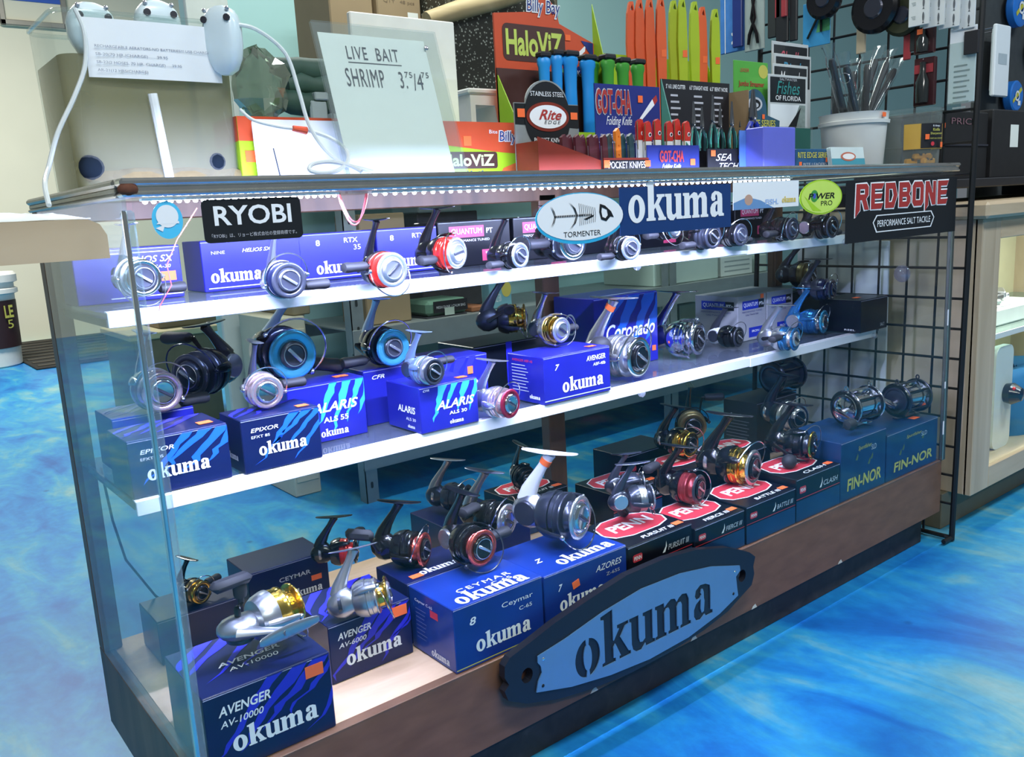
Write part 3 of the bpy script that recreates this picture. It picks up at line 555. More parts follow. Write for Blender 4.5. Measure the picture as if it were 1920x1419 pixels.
def ceymar(key, label, x0, x1, y0, h, d):
    t, w_, d, h = low(key, label, x0, x1, y0, h, d, royal)
    text('8', white, t, F(key, 'front', -w_*.3, h*.22), w_*.07, h*.12, shear=.2, bold=.02); text('Ceymar', white, t, F(key, 'front', w_*.2, h*.26), w_*.36, h*.10); text('C-65', white, t, F(key, 'front', w_*.29, h*.12), w_*.15, h*.06); okuma(white, t, F(key, 'front', w_*.03, -h*.2), w_*.62); decal([rect(-w_*.5, w_*.5, -h*.46, -h*.445)], yelp, t, F(key, 'front'))
    okuma(white, t, F(key, 'top', .0, -d*.36), w_*.78); text('CEYMAR', white, t, F(key, 'top', .005, -d*.12), w_*.6, .012, spacing=1.2); text('C-65', white, t, F(key, 'top', .03, -d*.24), .04, .009)
    text('Ceymar C-65', white, t, F(key, 'left', -.02, h*.33), .05, .006); okuma(white, t, F(key, 'left', .02, -h*.4), d*.4); decal([rect(-.012, .01, -.006, .006)], redl, t, F(key, 'left', .01, h*.24))
    for i in range(8): decal([rect(-.045, -.045+.03*(1-.1*(i % 3)), .02-i*.007, .0216-i*.007)], mat('print_dim', (.10, .12, .30), .5), t, F(key, 'left'))
    return t
ceymar('D4', 'blue reel box under the black reel with copper red spool, at the glass', .390, .566, .006, .105, .125)
t, w_, d, h = low('D4b', 'dark blue box behind the box at the glass, with an orange tag', .390, .566, .136, .105, .10, navy); okuma(white, t, F('D4b', 'top', -.01, -.03), .08); price(t, F('D4b', 'top', -.06, -.035), .022, .014)
t, w_, d, h = low('D5', 'blue reel box under the large silver reel with white stem', .5715, .763, .008, .100, .14, royal)
text('7', white, t, F('D5', 'front', -w_*.32, h*.2), w_*.05, h*.12, shear=.3, bold=.02); text('AZORES', white, t, F('D5', 'front', w_*.27, h*.27), w_*.33, h*.11, shear=.3); text('Z-65S', silverp, t, F('D5', 'front', w_*.32, h*.11), w_*.17, h*.06); okuma(white, t, F('D5', 'front', -.012, -h*.13), w_*.54); price(t, F('D5', 'front', -w_*.14, h*.16), .016, .013, 12)
okuma(white, t, F('D5', 'top', .02, -.045), w_*.66); text('Z', white, t, F('D5', 'top', -.06, -.015), .02, .015, shear=.5, bold=.02)
t, w_, d, h = low('D6', 'dim navy reel box at the back near the two silver reel stems', .585, .735, .24, .100, .20, navy); text('AZORES', silverp, t, F('D6', 'front', -.035, .02), .05, .01, shear=.3)
def penn(key, label, x0, x1, y0, h, d, nm_, front=True):
    t, w_, d, h = low(key, label, x0, x1, y0, h, d, ink)
    sh = [(-w_*.47, -.008), (-w_*.40, d*.22), (-w_*.2, d*.36), (w_*.2, d*.36), (w_*.40, d*.22), (w_*.47, -.008), (w_*.40, -d*.24), (w_*.2, -d*.33), (-w_*.2, -d*.33), (-w_*.40, -d*.24)]
    decal([sh], white, t, F(key, 'top', 0, .012)); decal([[(x_*.95, y_*.94) for x_, y_ in sh]], redl, t, F(key, 'top', 0, .012), lift=.0008); text('PENN', white, t, F(key, 'top', 0, .014), w_*.62, d*.25, lift=.0011, bold=.03, shear=.1)
    if front:
        text(nm_, white, t, F(key, 'top', w_*.05, -d*.38), w_*.5, .011, lift=.0011, shear=.2, bold=.01); text(nm_, silverp, t, F(key, 'front', w_*.28, h*.18), w_*.34, h*.12, shear=.25, bold=.01)
        decal([rrect(w_*.14, h*.16, .004)], redl, t, F(key, 'front', -w_*.36, h*.22)); text('PENN', white, t, F(key, 'front', -w_*.36, h*.22), w_*.11, h*.08, lift=.0009, bold=.02)
        decal([rect(-w_*.5, w_*.5, h*.02, h*.035)], redl, t, F(key, 'front')); decal([rect(-w_*.5, w_*.5, -h*.49, -h*.02)], seab, t, F(key, 'front'), lift=.0003); decal([[(w_*.02, h*.1), (w_*.07, h*.22), (w_*.08, h*.34), (w_*.09, h*.22), (w_*.06, h*.1)]], white, t, F(key, 'front')); price(t, F(key, 'top', w_*.38, -d*.36), .022, .014)
    return t
penn('D7', 'black box with red shield under the smoky reel with black oval knob', .771, .944, .012, .090, .13, 'PURSUIT III')
penn('D7b', 'black box with red shield at the back, under the black reel', .80, .95, .37, .085, .11, 'PURSUIT III')
penn('D7c', 'black box with red shield behind the box with black oval knob reel', .968, 1.12, .245, .085, .12, 'FIERCE III')
penn('D8', 'low black box with red shield under the dull red reel', .948, 1.10, .008, .077, .13, 'FIERCE III')
penn('D8b', 'black box with red shield under the small gold reel', 1.14, 1.27, .20, .105, .12, 'BATTLE III', False)
penn('D9', 'low black box with red shield under the bright gold reel', 1.104, 1.272, .006, .080, .13, 'BATTLE III')
penn('D10', 'tall black box with red shield beside the deep sea blue boxes', 1.276, 1.443, .006, .096, .13, 'CLASH')
penn('D10b', 'black box with red shield behind the gold reel', 1.29, 1.46, .20, .10, .12, 'SLAMMER', False)
def finnor(key, label, x0, x1, h):
    t, w_, d, h = low(key, label, x0, x1, .006, h, .15, seab)
    text('FIN-NOR', yelp, t, F(key, 'front', w_*.02, -h*.25), w_*.76, h*.21, shear=.1, bold=.025); text('SLD', silverp, t, F(key, 'front', w_*.22, h*.25), w_*.11, h*.09); text('Sportfisher', yelp, t, F(key, 'front', w_*.02, h*.30), w_*.3, h*.09, shear=.3)
    rnd = random.Random(key)
    for i in range(3):
        x_ = rnd.uniform(-.3, .25)*w_; decal([[(x_-.006, -.002+.01*i), (x_+.004, .012+.01*i), (x_+.006, .004+.01*i), (x_+.002, -.004+.01*i)]], mat('print_moss', (.10, .16, .06), .5), t, F(key, 'front'))
    return t
finnor('D11', 'deep sea blue box under the chrome drum reel, next to the black boxes', 1.447, 1.640, .139)
t = finnor('D12', 'deep sea blue box with an orange tag in the far glass corner', 1.645, 1.895, .117); price(t, F('D12', 'top', .07, -.04), .03, .018)
t, w_, d, h = low('D13', 'tall charcoal box with small white print at the back post', 1.62, 1.80, .355, .150, .11, mat('carton_charcoal', (.018, .018, .02), .5, var=.3)); text('Sportfisher', silverp, t, F('D13', 'left', .0, .035), .06, .008)
for i in range(6): decal([rect(-.045, .03-.006*(i % 2), .018-i*.009, .020-i*.009)], mat('print_dim2', (.15, .15, .16), .5), t, F('D13', 'left'))
t, w_, d, h = low('D14', 'plain black box at the back under the black reel with upright handle', 1.13, 1.30, .365, .110, .11, ink); decal([rrect(.02, .012, .003)], redl, t, F('D14', 'front', -.06, .02))
# ================================================================== FISHING REELS
SIL = mat('reel_silver', (.70, .70, .74), .26, .9, var=.06); SAT = mat('reel_satin', (.50, .51, .56), .30, .92, var=.06); CHR = mat('reel_chrome', (.78, .79, .82), .10, 1, var=.03)
BLK = mat('reel_black', (.006, .006, .008), .20, 0, coat=.25); GUN = mat('reel_gunmetal', (.055, .060, .085), .28, .6, coat=.3); NAV = mat('reel_navy', (.010, .014, .05), .2, .3, coat=.5)
RED = mat('reel_red', (.75, .035, .025), .18, .45, coat=.6); COP = mat('reel_copper_red', (.60, .10, .08), .2, .8); GLD = mat('reel_gold', (.80, .52, .09), .18, 1, var=.05); CYA = mat('reel_cyan', (.10, .50, .80), .25, .75); PNK = mat('reel_rose', (.78, .58, .60), .22, .85); CRM = mat('reel_crimson', (.35, .02, .06), .25, .5); BLU = mat('reel_blue', (.06, .28, .62), .2, .8)
PSI = mat('reel_blue_silver', (.38, .50, .72), .28, .75); WHT = mat('reel_white', (.74, .74, .78), .3, .1, coat=.3); GRP = mat('grip_rubber', (.018, .018, .024), .65, bump=.1); STL = mat('bail_wire', (.80, .80, .84), .15, 1, var=.02); OLV = mat('reel_bronze', (.28, .22, .10), .3, .8); MAR = mat('reel_dull_red', (.28, .035, .04), .3, .5)
GRL = 'fishing reels on show in the case'
def loft(secs, seg=14):
    # (y, rx, rz, zc) elliptical sections along Y
    b = MB(); vs = []; n = len(secs)
    for y, rx, rz, zc in secs:
        for k in range(seg):
            a = 2*math.pi*k/seg; vs.append((rx*math.cos(a), y, zc+rz*math.sin(a)))
    fs = [(i*seg+k, (i+1)*seg+k, (i+1)*seg+(k+1) % seg, i*seg+(k+1) % seg) for i in range(n-1) for k in range(seg)]
    fs += [tuple(range(seg)), tuple(reversed(range((n-1)*seg, n*seg)))]
    return b.add(vs, fs)
def solve(u, v, dia, zs, k, Y=None):
    dia *= 1.1
    if Y is not None:
        p = at(u, v, 'Y', Y); return p, dia/2*(p-CP).dot(fw)/FPX
    d = ray(u, v); t = (zs-CP.z)/(d.z-k*dia/(2*FPX)); return CP+d*t, dia/2*t/FPX
def settle(t, zs, Y):
    # rest the lowest point above the supporting surface on that surface
    M = t.matrix_world.copy(); lo = 9; lim = -9 if Y is None else (SY1 if zs > .8 else (SY2 if zs < .57 and zs > .5 else -9))-.006
    st = list(t.children)
    while st:
        o = st.pop(); st += list(o.children)
        for v in o.data.vertices:
            q = M @ v.co
            if q.y > lim and q.z < lo: lo = q.z
    if lo < 9:
        M.translation.z += zs+.0006-lo; t.matrix_world = M
def reel(label, u, v, dia, zs, body=SIL, rotor=None, skirt=None, barrel=None, lip=None, knob=None, stem=None, arm=BLK, grip=GRP, bail=90, bw=STL, side=1, hang=-20, gk='pill', yaw=0, pitch=0, roll=0, k=1.10, stemlean=0, tagged=False, M=None, hlen=1.7, knoba=35, wide=False, Y=None, sh=1):
    rotor = rotor or body; skirt = skirt or body; barrel = barrel or skirt; lip = lip or skirt; knob = knob or GUN; stem = stem or body
    p, s = solve(u, v, dia, zs, k, Y)
    t = thing('spinning_reel', label, 'fishing reel', group=GRL, M=(T(*p) @ (M if M is not None else RZ(yaw) @ RX(pitch) @ RY(roll))) @ Matrix.Scale(1, 4))
    S = Matrix.Scale(s, 4)
    def put(b, name, m, par=t, ang=40): return b.build(name, m, par, ang=ang)
    rb = .62 if not wide else .52
    b = MB().lathe([(.0, -1.2), (.96, -1.2), (1.02, -1.14), (1.03, -.95), (1.0, -.92), (1.0, -.70), (1.03, -.66), (1.02, -.60), (.94, -.56), (.72, -.54)], 28, S, 0)
    b.lathe([(.72, -.54), (.68, -.48), (.68, -.24), (.74, -.17), (.90, -.13)], 28, S, 1)
    b.lathe([(.90, -.13), (.98, -.11), (1.0, -.06), (.97, -.005), (.90, .03), (.80, .02), (rb+.10, -.03), (rb+.08, -.06), (0, -.06)], 28, S, 2); put(b, 'spool', [skirt, barrel, lip])
    dk = put(MB().lathe([(rb+.04, -.06), (rb+.04, .05), (rb-.02, .12), (rb-.10, .14), (rb-.13, .09), (.30, .07), (0, .07)], 24, S), 'drag_knob', [knob])
    gb = MB(); gb.box(-rb*.74, rb*.74, -.20, -.06, -.075, .075, .03, 0, S @ RY(knoba)); put(gb, 'grip_bar', SIL if knob in (GUN, BLK) else GUN, dk)
    decal_b = MB().lathe([(rb-.06, .1405), (rb-.09, .1425)], 24, S); put(decal_b, 'rim_line', SIL, dk)
    b = MB().lathe([(.0, -2.0), (.55, -2.0), (.86, -1.9), (1.0, -1.66), (1.08, -1.34), (1.09, -1.18), (1.0, -1.17)], 28, S)
    for q in (0, 180):
        a = R(bail+90+q); ca, sa = math.cos(a), math.sin(a)
        b.tube([S @ Vector((r_*ca, -h_, r_*sa)) for r_, h_ in ((.92, -1.75), (1.12, -1.35), (1.20, -.95), (1.22, -.55), (1.20, -.38))], [s*.20, s*.24, s*.20, s*.16, s*.10], 10, flat=.45, upv=(-sa, 0, ca))
    put(b, 'rotor', rotor)
    a0 = bail-90; pts = []
    for i in range(21):
        q = i/20; a = R(a0+180*q); bul = math.sin(math.pi*q); r_ = 1.22+.26*bul
        pts.append(S @ Vector((r_*math.cos(a), .42-.55*bul, r_*math.sin(a))))
    bb = put(MB().tube(pts, s*.036, 6), 'bail_wire', bw)
    rr = MB(); rr.sphere(S @ Vector((1.23*math.cos(R(a0)), .40, 1.23*math.sin(R(a0)))), s*.13, 10, 7); rr.sphere(S @ Vector((1.24*math.cos(R(a0+180)), .42, 1.24*math.sin(R(a0+180)))), s*.10, 10, 7); put(rr, 'line_roller', bw, bb)
    b = loft([(1.95*s, .50*s, .55*s, 0), (2.2*s, .50*s, .78*s, .05*s), (2.6*s, .50*s, .88*s, .02*s), (3.0*s, .45*s, .76*s, -.04*s), (3.35*s, .30*s, .48*s, -.06*s), (3.5*s, .12*s, .2*s, -.06*s)])
    put(b, 'body', body)
    sp = MB().lathe([(.0, .0), (.54, .0), (.58, -.04), (.58, -.2)], 20, T(-side*.56*s, 2.6*s, 0) @ RZ(-90*side) @ S); put(sp, 'side_cap', GUN if body in (SIL, SAT, WHT, PSI, CHR) else SIL)
    sl = stemlean
    b = MB().tube([S @ Vector(q) for q in ((0, 2.75, .45), (0, 2.6, .95*sh), (sl*.3, 2.25, 1.55*sh), (sl*.6, 1.85, 2.15*sh), (sl*.85, 1.55, 2.6*sh), (sl*.9, 1.48, 2.78*sh))], [s*q for q in (.52, .42, .30, .23, .26, .34)], 12, flat=.55, upv=(0, 1, 0)); so = put(b, 'stem', stem)
    b = MB().tube([S @ Vector((sl*.9, y_, 2.84*sh+.05*((y_-1.4)/1.3)**2)) for y_ in (.05, .15, .6, 1.1, 1.5, 1.9, 2.4, 2.75, 2.85)], [s*q for q in (.10, .18, .24, .28, .30, .28, .24, .18, .10)], 12, flat=.22, upv=(1, 0, 0)); put(b, 'foot', stem)
    if tagged:
        b = MB().tube([S @ Vector((sl*.68, 1.74, 2.28*sh)), S @ Vector((sl*.8, 1.60, 2.52*sh))], [s*.27, s*.285], 12, flat=.6, upv=(0, 1, 0)); put(b, 'price_tag', orange)
    if side:
        c, n = math.cos(R(hang)), math.sin(R(hang)); o = Vector((side*.5, 2.6, 0))
        b = MB().tube([S @ (o), S @ (o+Vector((side*.35, 0, 0)))], s*.14, 10)
        b.tube([S @ (o+Vector((side*(.34+.18*q*q), -c*hlen*q, n*hlen*q))) for q in (0, .25, .5, .75, 1)], [s*q for q in (.17, .14, .12, .12, .15)], 8, flat=.6); ar = put(b, 'handle_arm', arm)
        e = o+Vector((side*.50, -c*hlen, n*hlen)); MK = T(*(S @ e)) @ RZ(90*side)
        if gk == 'pill': pr_ = [(.0, -.02), (.11, 0), (.11, .16), (.32, .22), (.38, .4), (.37, 1.0), (.42, 1.4), (.36, 1.6), (.18, 1.68), (0, 1.68)]
        elif gk == 'egg': pr_ = [(0, -.02), (.12, 0), (.12, .15), (.30, .25), (.48, .55), (.52, .85), (.42, 1.15), (.2, 1.32), (0, 1.35)]
        else: pr_ = [(0, 0), (.13, 0), (.13, .2), (.26, .25), (.30, .4), (.30, .7), (.2, .95), (0, .95)]
        kn = MB().lathe(pr_, 16, MK @ S, ell=.75 if gk != 'egg' else 1)
        if gk == 'tee': kn.box(-.55, 1.25, -1.25, -.78, -.34, .34, .2, 0, MK @ S)
        put(kn, 'handle_knob', grip)
    settle(t, zs, Y)
    return t, p, s
LOG = []
def rl(label, *a, **k):
    t, p, s = reel(label, *a, **k); LOG.append((label[:34], [round(q, 3) for q in p], round(s*2, 3)))
Z1, Z2 = S1+.0026, S2+.0026
bt = lambda k_: BOX[k_]['z']
# ---- upper shelf
rl('silver reel with wide hanging bail at the glass corner of the upper shelf', 270, 524, 64, Z1, SIL, lip=CHR, barrel=SAT, side=1, hang=-25, bail=-90, k=1.35, yaw=6, Y=0.2)
rl('silver reel with dark blue spool rim in front of the ring marked indigo box', 543, 527, 62, Z1, SIL, skirt=NAV, lip=GUN, barrel=SIL, stem=SAT, side=1, hang=-15, bail=100, yaw=-4, Y=0.125)
rl('black reel with glossy red spool whose bail hangs over the shelf edge', 737, 508, 60, Z1, BLK, skirt=RED, lip=SIL, barrel=RED, knob=SAT, bail=-90, side=-1, hang=10, k=1.12, knoba=-40, Y=0.12)
rl('black reel with glossy red spool tilted in front of the black crimson label box', 858, 477, 54, Z1, BLK, skirt=RED, lip=SIL, barrel=RED, knob=SAT, bail=170, side=-1, hang=-10, yaw=16, knoba=-10, k=1.2, Y=0.19)
rl('small glossy black reel with its bail upright, beside the tilted red reel', 977, 486, 44, Z1, BLK, lip=SIL, knob=GUN, bail=80, side=-1, hang=-20, yaw=10, Y=0.15)
rl('black reel with wide silver rim below the oval fish skeleton sticker', 1076, 452, 62, Z1, BLK, skirt=GUN, lip=CHR, knob=GUN, bail=110, side=-1, hang=0, k=1.25, Y=.19, sh=.7)
rl('small black reel with silver rim left of the banner sticker wordmark', 1184, 466, 41, Z1, BLK, lip=SIL, knob=GUN, bail=100, side=-1, hang=-20, yaw=-8, Y=0.13)
rl('raised black reel with bright silver rim over the lower banner edge', 1266, 437, 42, Z1+.012, BLK, lip=CHR, knob=SAT, bail=-80, yaw=6, k=1.3, side=-1, Y=0.18)
rl('dark reel with smoky rim beside the raised bright rimmed reel', 1338, 445, 43, Z1, BLK, skirt=GUN, lip=GUN, knob=BLK, bail=60, side=-1, Y=0.14)
rl('dark reel with thin concentric rings below the angler sticker', 1390, 443, 38, Z1, BLK, lip=GUN, knob=GUN, bail=40, side=1, Y=0.14)
rl('black reel with ringed spool below the lime oval sticker', 1487, 431, 39, Z1, BLK, lip=GUN, knob=GUN, bail=120, side=-1, hang=-10, Y=0.14)
rl('black reel half behind the red lettered black sticker', 1562, 422, 38, Z1, BLK, lip=GUN, knob=BLK, bail=60, Y=0.13)
# ---- middle shelf
rl('rose silver reel with wide bail on the navy box at the side glass', 306, 738, 70, bt('C1'), SIL, skirt=PNK, lip=PNK, knob=CHR, bail=60, side=1, hang=-30, yaw=4)
rl('big black reel turned sideways behind the rose silver reel', 352, 690, 76, bt('C1b'), BLK, skirt=GUN, lip=GUN, knob=GUN, bail=100, yaw=-58, side=-1, hang=60, bw=NAV, sh=.75, Y=.375)
rl('rose silver reel on the navy box with blue claw print by the gap', 500, 727, 58, bt('C2'), SIL, skirt=PNK, lip=PNK, knob=CHR, stem=SAT, bail=80, side=1, hang=5, yaw=-6, Y=.205)
rl('reel with wide sky blue spool rim and leaning blue stem on the claw print box', 553, 690, 86, bt('C3'), NAV, stem=PSI, rotor=BLK, skirt=NAV, lip=CYA, knob=GUN, bail=60, side=1, hang=-10, roll=14, wide=True, Y=.288, sh=.72)
rl('reel with sky blue spool rim behind the tall blue stem', 738, 652, 64, bt('C5'), NAV, stem=PSI, rotor=BLK, skirt=NAV, lip=CYA, knob=GUN, bail=85, side=-1, hang=-20, wide=True, sh=.9)
rl('blue silver reel with glassy black drag knob on the claw print box at the edge', 815, 697, 47, bt('C4'), PSI, skirt=SIL, lip=GUN, knob=BLK, bail=70, side=1, hang=15, yaw=8)
rl('silver reel with crimson spool rim standing directly on the middle shelf', 958, 757, 51, Z2, SIL, skirt=PNK, lip=CRM, knob=CHR, bail=90, side=0, yaw=12)
rl('dark reel with gold spool turned sideways on the black box', 985, 606, 48, bt('C7'), GUN, skirt=GLD, lip=GLD, barrel=GLD, knob=SIL, bail=-60, side=-1, hang=30, yaw=52)
rl('silver reel with gold spool on the indigo box beside the tall claw print box', 1054, 623, 44, bt('C8'), SIL, skirt=GLD, lip=SIL, barrel=GLD, knob=SAT, bail=-20, side=1, hang=-5, yaw=6, k=1.2, stemlean=-.2)
rl('big silver reel with black drag knob in front of the tall claw print box', 1200, 670, 70, Z2, SIL, lip=CHR, knob=BLK, bail=85, side=-1, hang=25, yaw=10, tagged=True, gk='egg')
rl('polished silver reel with black knob face next to the grey boxes', 1311, 637, 56, Z2, CHR, lip=CHR, knob=BLK, bail=150, side=0, yaw=14, k=1.12)
rl('white bodied reel with black spool and rubber ball handle before the grey box', 1386, 632, 35, Z2, WHT, rotor=BLK, skirt=BLK, lip=GUN, knob=BLK, stem=GUN, bail=60, side=1, hang=-12, gk='egg', yaw=8, hlen=1.5)
rl('silver reel with blue spool rim before the second grey box', 1492, 636, 40, Z2, SAT, skirt=BLU, lip=BLU, barrel=SIL, knob=SIL, bail=60, side=-1, hang=10, yaw=10)
rl('blue and chrome reel beside the low black box', 1546, 603, 40, Z2, BLU, skirt=BLU, lip=CYA, barrel=CHR, knob=CHR, bail=70, side=1, hang=0, yaw=12, k=1.12)
rl('smoky reel on the black box by the wire grid', 1524, 518, 38, bt('C13'), GUN, skirt=OLV, lip=GUN, knob=BLK, bail=160, yaw=10, sh=.85, side=0)
rl('violet lit dark reel with silver bail on the low black box', 1562, 530, 36, bt('C12'), GUN, skirt=NAV, lip=GUN, knob=NAV, bail=80, side=0, k=1.12, yaw=10, Y=.205)
# ---- case floor
LAY = Matrix(((0, -1, 0, 0), (0, 0, -1, 0), (1, 0, 0, 0), (0, 0, 0, 1)))
rl('large silver reel with gold spool lying on its side with a black knob upright', 552, 1150, 78, bt('D1'), SAT, rotor=SAT, skirt=GLD, lip=GLD, barrel=GLD, knob=SIL, bail=180, side=1, hang=-10, gk='tee', M=RZ(8) @ LAY, k=1.12, hlen=.25, sh=.7)
rl('silver reel with gold spool pointing sideways on the smaller navy box', 728, 1114, 60, bt('D2'), SAT, rotor=SAT, skirt=SIL, lip=GLD, barrel=GLD, knob=SIL, bail=-120, side=0, yaw=58, pitch=-8, roll=18, k=1.35)
rl('black reel with red spool bands on the back navy box', 668, 1032, 44, bt('D3'), BLK, skirt=RED, lip=BLK, barrel=RED, knob=BLK, bail=40, side=0, yaw=55, bw=BLK)
rl('black reel with red spool rim and tall stem behind the copper red reel', 797, 1030, 58, bt('D4b'), BLK, skirt=BLK, lip=COP, barrel=COP, knob=BLK, bail=100, side=-1, hang=120, yaw=34, gk='tee')
rl('black reel with copper red spool rim on the blue box at the glass', 906, 1040, 64, bt('D4'), BLK, skirt=BLK, lip=COP, barrel=COP, knob=BLK, bail=-45, side=1, hang=0, yaw=4, bw=GUN)
rl('black reel with bright silver drag knob between the silver stems', 952, 976, 58, bt('D6')+.0, BLK, skirt=BLK, lip=SIL, knob=CHR, stem=SAT, bail=100, side=-1, hang=40, yaw=18)
rl('dark reel with bare silver stem at the back beside the black and red reels', 880, 962, 46, bt('D6'), GUN, lip=GUN, knob=BLK, stem=SAT, bail=30, side=0, yaw=30, Y=.345)
rl('large silver reel with white stem wrapped in an orange tag', 1090, 986, 77, bt('D5'), SAT, rotor=GUN, skirt=GUN, lip=SIL, barrel=GUN, knob=CHR, stem=WHT, bail=-60, side=1, hang=-15, gk='egg', yaw=20, tagged=True, k=1.12)
rl('plain black reel on the red shield box at the back', 992, 905, 40, bt('D7b'), BLK, lip=BLK, knob=BLK, bail=170, side=0, bw=BLK, yaw=-14)
rl('smoky silver reel facing sideways on the front red shield box', 1222, 948, 44, bt('D7'), GUN, rotor=GUN, skirt=SAT, lip=SIL, barrel=GUN, knob=SAT, bail=-80, side=1, hang=-60, gk='egg', yaw=62, k=1.3)
rl('dark reel facing sideways behind the smoky silver reel', 1205, 905, 38, bt('D7c'), GUN, lip=SAT, knob=GUN, stem=GUN, bail=60, side=0, yaw=60)
rl('dull red reel on the low red shield box', 1312, 921, 50, bt('D8'), BLK, skirt=MAR, lip=GUN, barrel=MAR, knob=BLK, bail=-10, side=-1, hang=90, yaw=14, k=1.2)
rl('small gold rimmed reel on the back red shield box', 1297, 854, 44, bt('D8b'), BLK, skirt=GLD, lip=GLD, barrel=GLD, knob=BLK, bail=10, side=0, yaw=6, k=1.15, Y=.238)
rl('bright gold reel with black drag knob on the front red shield box', 1414, 877, 62, bt('D9'), BLK, skirt=GLD, lip=SIL, barrel=GLD, knob=BLK, bail=60, side=0, yaw=12, wide=False)
rl('black reel with thin gold rings on the tall red shield box', 1525, 842, 48, bt('D10'), BLK, skirt=BLK, lip=GLD, barrel=GUN, knob=BLK, bail=30, side=-1, hang=-30, gk='egg', yaw=16)
rl('black reel with its handle raised upright on the plain back box', 1300, 800, 46, bt('D14'), BLK, skirt=OLV, lip=OLV, knob=BLK, bail=100, side=1, hang=80, yaw=-42, bw=BLK)
rl('glassy silver reel wedged behind the black reel with gold rings', 1498, 775, 50, bt('D10b'), GUN, skirt=SIL, lip=CHR, barrel=SIL, knob=CHR, bail=120, side=0, yaw=-10, Y=.205)
rl('black reel with thin gold rim on the case floor behind the big corner box', 378, 1102, 40, bt('D0'), BLK, skirt=OLV, lip=GLD, barrel=GLD, knob=BLK, bail=60, side=1, hang=10, yaw=20, Y=.37)
# ---- drum reels
def drum(label, u, v, dia, zs, yaw, Y=None, plate=BLK, ring=CHR, spool=CHR, handle=True, wd=.95, hs=-1, ha=-30):
    p, s = solve(u, v, dia, zs, 1.17, Y); S = Matrix.Scale(s, 4)
    t = thing('drum_reel', label, 'fishing reel', group=GRL, M=T(*p) @ RZ(yaw))
    LOG.append((label[:34], [round(q, 3) for q in p], round(s*2, 3)))
    for sg in (-1, 1):
        MX = T(sg*wd*s, 0, 0) @ RZ(90*sg) @ S
        o = MB().lathe([(.0, -.05), (.98, -.05), (1.0, 0), (1.0, .16), (.94, .22), (.80, .24)], 30, MX).build('side_plate', plate, t)
        MB().lathe([(.80, .24), (.78, .28), (.66, .28), (.64, .22), (.40, .30), (.0, .33)], 30, MX).build('plate_ring', ring, o)
        MB().lathe([(.99, .03), (1.03, .05), (1.03, .11), (.99, .13)], 30, MX).build('rim_band', ring, o)
        lg = MB().tube([S @ Vector((sg*(wd+.08), .10*math.cos(R(a)), 1.12+.12*math.sin(R(a)))) for a in range(0, 360, 30)], s*.045, 6, closed=True); lg.build('strap_lug', ring, o)
    MB().lathe([(.0, -wd), (.86, -wd), (.88, -wd+.06), (.70, -wd+.12), (.66, -wd+.3), (.66, wd-.3), (.70, wd-.12), (.88, wd-.06), (.86, wd), (0, wd)], 30, RZ(90) @ S).build('spool', spool, t)
    for a in (35, 90, 145, 215, 325): MB().tube([S @ Vector((-wd, .92*math.cos(R(a)), .92*math.sin(R(a)))), S @ Vector((wd, .92*math.cos(R(a)), .92*math.sin(R(a))))], s*.07, 8).build('cross_bar', ring if a == 90 else plate, t)
    MB().box(-wd*.55, wd*.55, -.28, .28, -1.12, -.95, .03, 0, S).box(-1.15, 1.15, -.18, .18, -1.17, -1.10, .03, 0, S).build('foot', ring, t)
    if handle:
        o = Vector((hs*(wd+.3), -.1, -.15)); b = MB().tube([S @ o, S @ (o+Vector((hs*.45, 0, 0)))], s*.22, 12)
        b.tube([S @ (o+Vector((hs*.4, -q*1.1*math.cos(R(ha)), q*1.1*math.sin(R(ha))))) for q in (-.3, 0, .5, 1)], [s*.16, s*.2, s*.13, s*.15], 8, flat=.5); b.build('handle_arm', CHR, t)
        e = o+Vector((hs*.42, -1.1*math.cos(R(ha)), 1.1*math.sin(R(ha)))); MB().lathe([(0, -.02), (.1, 0), (.1, .12), (.26, .2), (.34, .5), (.26, .8), (0, .86)], 14, T(*(S @ e)) @ RZ(90*hs) @ S).build('handle_knob', GRP, t)
    settle(t, zs, None)
    return t
drum('chrome drum reel with two strap lugs on the deep sea blue box', 1608, 764, 60, bt('D11'), -6, Y=.064, ha=-20)
drum('chrome drum reel on the tagged deep sea blue box in the far corner', 1700, 752, 56, bt('D12'), -6, Y=.064, ring=GUN, ha=160)
drum('dark smoked drum reel on the tall charcoal box', 1468, 724, 54, bt('D13'), -4, .375, ring=GUN, spool=GUN, handle=False)
# ================================================================== THINGS ON TOP OF THE CASE
ZT = HC-.0006
ORD = ['first', 'second', 'third', 'fourth', 'fifth', 'sixth', 'seventh', 'eighth', 'ninth', 'tenth', 'eleventh']
def panel(name, label, cat, u0, v0, u1, Y, zb=None, v1=None, group=None, th=0, yaw=0):
    # upright frame facing the shop floor: u right, v up, n towards -Y, origin at the bottom middle
    a = at(u0, v0, 'Y', Y); c = at(u1, v1 or v0, 'Y', Y); z0 = ZT if zb is None else zb; x0, x1 = a.x, c.x
    M = T((x0+x1)/2, Y, z0) @ RZ(yaw) @ Matrix(((1, 0, 0, 0), (0, 0, -1, 0), (0, 1, 0, 0), (0, 0, 0, 1)))
    return thing(name, label, cat, group=group, M=M), x1-x0, a.z-z0
def zat(v, u, Y): return at(u, v, 'Y', Y).z-ZT
clearp = glass('clear_plastic', (.90, .94, .93), .04, .85, .05, (.8, .85, .85))
tubem = mat('milky_tube', (.72, .78, .78), .35, var=.04, alpha=.85)
papr = mat('paper', (.80, .84, .86), .7, var=.02); papw = mat('paper_cream', (.84, .88, .82), .7, var=.02); inkm = mat('marker_ink', (.03, .04, .06), .6, var=0)
